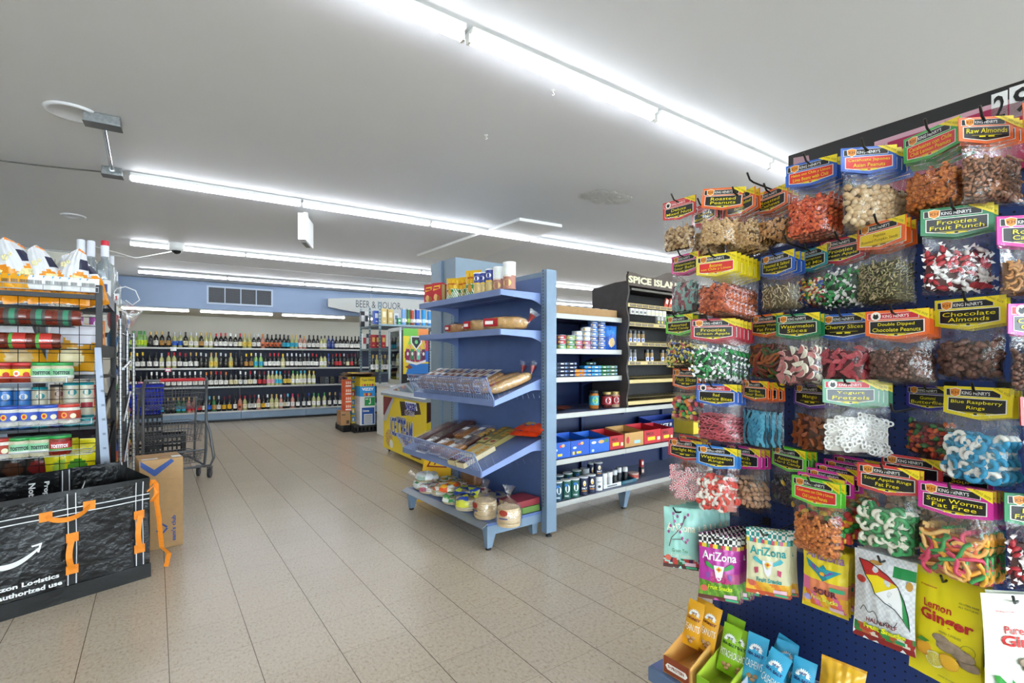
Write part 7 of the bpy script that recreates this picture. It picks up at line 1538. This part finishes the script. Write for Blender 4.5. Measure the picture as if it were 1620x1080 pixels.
# ---------------------------------------------------------------- layout of the hooks
# frame colour, panel, title lines, filling style, header u0,u1, top v at centre, bottom v, offset d, row name, plain name, behind, strip
ROWS=[
('red','k',['Deluxe','Mixed Nuts'],'mixed',1049,1101,315,400,.27,'top','mixed nuts',0,'r'),
('red','k',['Deluxe','Mixed Nuts'],'mixed',1096,1136,322,398,.22,'top','mixed nuts, half hidden',2,'r'),
('orange','k',['Roasted & Salted','Peanuts'],'peanut',1148,1195,305,400,.24,'top','salted peanuts',3,'k'),
('orange','k',['Roasted','Cashews'],'cashew',1195,1247,300,383,.22,'top','roasted cashews',2,'k'),
('blue','r',['Habas con Chile y Limon','Lima Beans with Chili'],'habas',1243,1325,254,378,.25,'top','red chile beans',3,'k'),
('blue','r',['Cacahuate Japones','Asian Peanuts'],'japones',1330,1418,232,364,.25,'top','round tan peanuts',4,'k'),
('green','r',['Cacahuates con Chile','Chili Lemon Peanuts'],'chilep',1430,1520,203,336,.25,'top','chile peanuts',3,'k'),
('orange','k',['Raw Almonds'],'rawal',1516,1602,185,322,.26,'top','raw almonds',2,'k'),
('orange','k',['Raw Almonds'],'rawal',1618,1710,160,320,.25,'top','raw almonds, rightmost',0,'k'),
('pink','k',['Watermelon','Sour Belts'],'wmel',1063,1106,402,498,.25,'second','watermelon strips',1,'k'),
('yellow','r',['Botanas','con Chile y Limon'],'botana',1102,1166,402,500,.30,'second','botanas mix',6,'k'),
('blue','k',['Roasted & Salted','Pumpkin Seeds'],'pump',1204,1258,400,491,.23,'second','shelled pumpkin slivers',2,'k'),
('teal','k',['Champion','Trail Mix'],'trail',1260,1310,393,486,.20,'second','trail mix',1,'k'),
('dred','k',['Frooties','Green Apple'],'gapple',1298,1368,376,487,.22,'second','green wrapped taffy',1,'k'),
('orange','y',['Pepitas','Roasted Pumpkin Seeds'],'pepita',1357,1434,350,482,.27,'second','pepitas with yellow panel',2,'k'),
('dgreen','k',['Frooties','Fruit Punch'],'fpunch',1456,1572,326,464,.26,'second','red wrapped taffy',1,'k'),
('magenta','k',['Roasted','Cashews'],'cashew',1576,1690,340,472,.25,'second','cashews under a magenta card',1,'k'),
('lime','k',['Assorted','Hard Candy'],'hard',1054,1097,498,580,.27,'third','assorted hard candy',1,'k'),
('dred','k',['Frooties','Green Apple'],'gapple',1093,1164,504,604,.29,'third','green wrapped taffy',5,'k'),
('orange','k',['Gummy Worms','Fat Free'],'worm',1188,1240,497,600,.20,'third','dark gummy worms',2,'k'),
('dgreen','k',['Watermelon','Slices'],'wslice',1228,1298,496,608,.27,'third','pink and white melon slices',2,'k'),
('blue','k',['Cherry Slices'],'cslice',1298,1378,496,604,.25,'third','cherry slices',2,'k'),
('orange','k',['Double Dipped','Chocolate Peanuts'],'chocp',1369,1471,490,606,.29,'third','chocolate peanuts',3,'r'),
('yellow','k',['Chocolate','Almonds'],'chocal',1479,1592,471,601,.26,'third','chocolate almonds',1,'k'),
('magenta','k',['Chocolate','Clusters'],'chocp',1594,1705,480,625,.27,'third','brown sweets at the right edge',1,'r'),
('orange','k',['Fruit Slices'],'fslice',1065,1108,583,666,.25,'fourth','bright fruit slices',1,'k'),
('blue','k',['Red','Licorice Bites'],'lico',1102,1167,607,702,.29,'fourth','red licorice bites',2,'r'),
('orange','k',['Strike','Sour Belts'],'belts',1176,1216,602,722,.27,'fourth','blue sour belts',3,'k'),
('purple','k',['Mango'],'mango',1257,1312,608,712,.22,'fourth','dried mango',2,'k'),
('dgreen','k',['Yogurt','Pretzels'],'pretz',1301,1389,600,720,.28,'fourth','white yogurt pretzels',3,'r'),
('indigo','k',['Gummi','Butterflies'],'butter',1435,1508,610,725,.19,'fourth','dark gummy butterflies',1,'k'),
('yellow','k',['Blue Raspberry','Rings'],'brings',1494,1604,612,762,.27,'fourth','blue and white gummy rings',2,'k'),
('red','k',['Cinnamon','Drops'],'spice',1613,1720,628,790,.27,'fourth','red carded sweets at the right edge',0,'k'),
('red','k',['Starlight Mints'],'mint',1058,1112,695,792,.26,'fifth','striped round mints',2,'k'),
('lblue','k',['Watermelon','Rings'],'wrings',1102,1167,706,810,.29,'fifth','red and white gummy rings',1,'k'),
('magenta','k',['Peach','Pieces'],'peach',1150,1204,706,805,.22,'fifth','peach coloured sweets',2,'k'),
('lime','k',['Assorted','Hard Candy'],'darkh',1222,1276,708,800,.22,'fifth','dark wrapped hard candy',2,'k'),
('lime','r',['Cacahuates con Chile y Limon','Chili Lemon Peanuts'],'chilep',1253,1330,758,881,.33,'fifth','chile peanuts under a lime card',1,'k'),
('red','k',['Sour Apple Rings','Fat Free'],'arings',1356,1456,737,874,.29,'fifth','green and white gummy rings',1,'k'),
('magenta','k',['Sour Worms','Fat Free'],'worms',1453,1572,768,918,.31,'fifth','long sugared worms',4,'k'),
('dgreen','k',['Frooties','Fruit Punch'],'fpunch',1588,1710,782,925,.27,'fifth','red wrapped taffy at the right edge',1,'k'),
]
def fit(u0,u1,d,W):
    """centre x on the offset plane and yaw so the card spans u0..u1"""
    uc=(u0+u1)/2; best=None
    x=CR.xu(uc,-d); 
    for k in range(-14,29):
        yaw=k*.03; c=CR.w(x,-d); a=CR.a+yaw; dx,dy=math.cos(a)*W/2,math.sin(a)*W/2
        ua=CU+F*(c.x-dx)/(c.y-dy); ub=CU+F*(c.x+dx)/(c.y+dy); e=abs((ub-ua)-(u1-u0))
        if best is None or e<best[0]-.2: best=(e,yaw,(ua+ub)/2-uc,ub-ua)
    # recentre
    x2=CR.xu(uc-best[2],-d); return x2,best[1],best[3]
HOOK=M('3a3836',.4,.7)
def hook(x,z,d,lab):
    t=thing('peg_hook',lab,'hook',CR,(x,0,z),0,'peg hooks of the candy rack')
    mb=MB(); mb.tube([(0,-.002,.0),(0,-d-.01,.0),(0,-d-.03,.004),(0,-d-.045,.022)],.0028,HOOK,7); mb.build('prong',t)
    mb=MB(); mb.box(-.014,.014,-.004,-.001,-.012,.016,HOOK); mb.build('back_plate',t); return t
WK=.132
seen={}
for i,(fc,pn,tl_,sty,u0,u1,vt,vb,d,row,nm,nb,st) in enumerate(ROWS):
    x,yaw,got=fit(u0,u1,d,WK); sc=max(.82,min(1.15,(u1-u0)/got)); 
    z=CR.zv(x,-d,vt); Ht=(vb-vt)/F*CR.dep(x,-d)/sc; Ht=max(.17,min(.24,Ht)); Hh=.062
    key=('kh',fc,sty,tuple(tl_)); rn=random.Random(i)
    zz=z
    hook(x,z-.011*sc,d,'wire hook of the %s, %s row'%(nm,row))
    for k in range(nb+1):
        lab=('%s bag, front one on its hook, %s row'%(nm,row)) if k==0 else '%s bag, %s behind the front one, %s row'%(nm,ordn(k-1),row)
        o=POOL.get(key,lambda:khbag(WK,Hh,Ht,fc,pn,tl_,sty,st,None,i),lab,'bag of sweets','hanging bags of %s, %s row'%(nm.split(',')[0],row))
        dd=d-.022*k; yk=yaw*(1-.16*k)+(.05*math.sin(2.3*k+i) if k else 0)
        o.location=CR.w(x+.002*k,-dd,zz+.0-.003*k); o.rotation_euler=(rn.uniform(-.05,.02),rn.uniform(-.03,.03) if k else 0,CR.a+yk); o.scale=(sc,sc,sc)
        if dd<.04: break
# magenta/other cards visible behind the lime chile peanuts
for k in range(5):
    o=POOL.get(('kh','magenta','gum',('Gum',)),lambda:khbag(WK,.062,.2,'magenta','k',['Bubble','Gum Balls'],'gum','k',None,77),'gum ball bag with magenta card, %s behind the chile peanuts'%ordn(k),'bag of sweets','gum ball bags behind the chile peanuts')
    x,yaw,got=fit(1262+14*k,1338+14*k,.28-.03*k,WK); o.location=CR.w(x,-(.28-.03*k),CR.zv(x,-(.28-.03*k),752-7*k)); o.rotation_euler=(0,0,CR.a+yaw)
for k,(fc,ti,sty,u0,u1,vt,d,l) in enumerate((('red',['Peach','Rings'],'peach',1395,1492,722,.20,'peach rings bag with red card behind the apple rings'),('magenta',['Sour','Bears'],'butter',1490,1560,738,.2,'sour bears bag with magenta card behind the sour worms'),('red',['Fruit','Chews'],'botana',1075,1120,690,.18,'fruit chews bag with red card behind the mints'))):
    x,yaw,got=fit(u0,u1,d,WK); o=khbag(WK,.062,.19,fc,'k',ti,sty,'k',None,90+k); tag(o,l,'bag of sweets'); o.location=CR.w(x,-d,CR.zv(x,-d,vt)); o.rotation_euler=(0,0,CR.a+yaw)
# sideways bag turned edge-on between nuts and peanuts
o=khbag(WK,.062,.2,'orange','k',['Roasted','Peanuts'],'peanut','k',None,55); tag(o,'peanut bag turned edge on beside the mixed nuts on the top row','bag of sweets'); x=CR.xu(1146,-.27); o.location=CR.w(x,-.27,CR.zv(x,-.27,297)); o.rotation_euler=(.0,.1,CR.a-.75+1.2)
# empty hooks
for u,v,d,l in ((1186,286,.30,'empty wire hook above the cashews'),(1245,385,.26,'bare hook tip below the red chile beans'),(1412,652,.30,'bare pale hook left of the blue rings'),(1232,612,.30,'bare hook right of the sour belts')):
    x=CR.xu(u,-d); hook(x,CR.zv(x,-d,v),d-.03,l)
# snack pouches, lower rows
for i,(k,W_,u0,u1,vt,vb,d,nb,gap,lab) in enumerate((('tea',.115,1050,1106,803,896,.30,6,.032,'mint green tea fruit snack pouch'),('magenta',.115,1105,1172,846,946,.30,9,.024,'magenta sour fruit snack pouch'),('cream',.120,1180,1251,838,940,.27,2,.02,'cream fruit snack pouch'),
    ('sour',.120,1271,1345,868,966,.26,4,.024,'yellow sour fruit snack pouch'),('half',.135,1352,1452,878,1018,.29,5,.02,'white umbrella fruit snack pouch'),('lemon',.150,1443,1560,908,1080,.29,2,.028,'yellow lemon ginger candy bag'),('pure',.150,1551,1670,940,1110,.30,1,.03,'white ginger candy bag'))):
    x,yaw,got=fit(u0,u1,d,W_); sc=max(.85,min(1.15,(u1-u0)/got)); z=CR.zv(x,-d,vt); Hq=(vb-vt)/F*CR.dep(x,-d)/sc
    hook(x,z-.014,d,'dark wire hook carrying the %ss'%lab); ft=('tea','magenta').count(k)
    for j in range(nb+1):
        o=POOL.get(('sp',k),lambda:snack_pouch(W_,Hq,k,i),'%s, %s'%(lab,'front one on its hook' if j==0 else '%s behind the front one'%ordn(j-1)),'snack pouch','hanging %ss'%lab)
        dd=d-gap*j; o.location=CR.w(x,-dd,z-.002*j); o.rotation_euler=((-.10 if ft else -.05),.03*math.sin(j*2) if j else 0,CR.a+yaw+(.04*math.sin(j) if j else 0)); o.scale=(sc,sc,sc)
# bottom deck: boxes of nut packs
def nutpack(c,cd,l1,l2):
    t=bpy.data.objects.new('nut_packet',None); COL.objects.link(t); W_,H_=.062,.155
    mb=MB(); s=pouch_mesh(mb,W_,H_,.010,M(c,.3),10,16,3,.06,.0012); mb.build('packet',t)
    mb=MB(); f=off(s,.002); f2=off(s,.003)
    pts=[]; 
    for k in range(22): a=PI*k/21; r=(1 if k%2 else .72); pts.append((.022*r*math.cos(a),.112+.018*r*math.sin(a)))
    mb.poly(pts+[(-.020,.106),(.020,.106)][::1],M('eeeeea',.4),f); mb.text('NUT',-.010,.010,.113,.119,M(cd,.4),f2,.05)
    mb.text(l1,-.025,.025,.092,.101,M(cd,.4),f,.05); mb.text(l2,-.026,.026,.055,.078,M('f2f0e4',.4),f,.0)
    for x,z,r in ((-.008,.03,.010),(.010,.034,.009),(.002,.02,.009)): mb.ball(Vector(f(x,z)),(r,.002,r*.8),M('d0a070',.6,0,.3,90),1)
    mb.build('printing',t); return t
def nbox(W_,D_,H_,c,c2,lab,txt1,x,y,rz):
    t=thing('display_box',lab,'box',CR,(x,y,.204),rz); m=M(c,.45); m2=M(c2,.45); th=.003
    mb=MB(); mb.box(0,W_,0,th,0,H_*.42,m2); mb.box(0,W_,D_-th,D_,0,H_,m)
    for xx in (0,W_-th): mb.hexa([(xx,0,0),(xx+th,0,0),(xx+th,D_,0),(xx,D_,0),(xx,0,H_*.42),(xx+th,0,H_*.42),(xx+th,D_,H_),(xx,D_,H_)],m)
    mb.box(0,W_,0,D_,0,th,m); mb.build('carton',t)
    mb=MB(); s=flat(-.0012); s2=flat(-.0022); mb.poly([(W_*.1,H_*.2),(W_*.18,H_*.28),(W_*.85,H_*.28),(W_*.93,H_*.2),(W_*.85,H_*.12),(W_*.18,H_*.12)],M('f2ede4',.4),s); mb.text(txt1,W_*.2,W_*.8,H_*.15,H_*.25,M(c2,.4),s2,.04); mb.build('print',t); return t
B1=[('orange','e2a21c','7a2c14','HONEY','PEANUTS'),('green','8ab820','2a5a20','SEA SALT','PISTACHIO'),('blue','3aa4cc','1c3c78','SEA SALT','CASHEWS')]
def bput(o,u,v,y,rz,tilt=-.22,roll=0,sc=1):
    x=CR.xu(u,y); o.location=CR.w(x,y,CR.zv(x,y,v)-.155*sc); o.rotation_euler=(tilt,roll,CR.a+rz); o.scale=(sc,sc,sc)
xb1=CR.xu(1049,-.375)
nbox(.105,.20,.135,'e8b060','8a3c1c','brown fronted display box of yellow nut packets at the rack corner','7g PROTEIN',xb1,-.375,0)
xb2=CR.xu(1100,-.375); nbox(.10,.20,.12,'b8d040','8cb828','lime display box of green nut packets on the base deck','6g PROTEIN',xb2,-.37,0)
xb3=xb2+.115; nbox(.16,.2,.10,'d8e4ec','3aa4cc','pale blue display box of blue nut packets on the base deck','5g PROTEIN',xb3,-.37,0)
for j,(k,u,v,y,rz,roll) in enumerate(((0,1103,950,-.20,.15,.12),(0,1115,958,-.26,.1,.12),(0,1091,952,-.27,.15,.1),(1,1152,977,-.22,.1,.1),(1,1147,990,-.27,.1,.1),(1,1165,998,-.26,0,0),(2,1175,1003,-.25,.2,-.05),(2,1188,1006,-.27,.2,.1),(2,1219,1002,-.17,.1,.3),(2,1236,1018,-.2,.3,.1),(2,1206,1024,-.30,.1,.3),(2,1228,1038,-.25,.9,.15),(2,1262,1045,-.24,.2,.1))):
    a=B1[k]; o=POOL.get(('nutp',k),lambda:nutpack(*a[1:]),'%s nut packet standing in its display box, %s of the packets on the base deck'%(a[0],ordn(j)),'snack packet','%s nut packets on the base deck'%a[0]); bput(o,u,v,y,rz,-.2,roll,1.0)
o=chipbag(('d8a020','e8c860','e0ac28','c89018'),.11,.15,.03,3); tag(o,'crumpled golden snack bag on the base deck before the pegboard','snack bag'); x=CR.xu(1325,-.2); put(o,CR,x,-.2,CR.zv(x,-.2,1048)-.15,.3,-.1,.1)
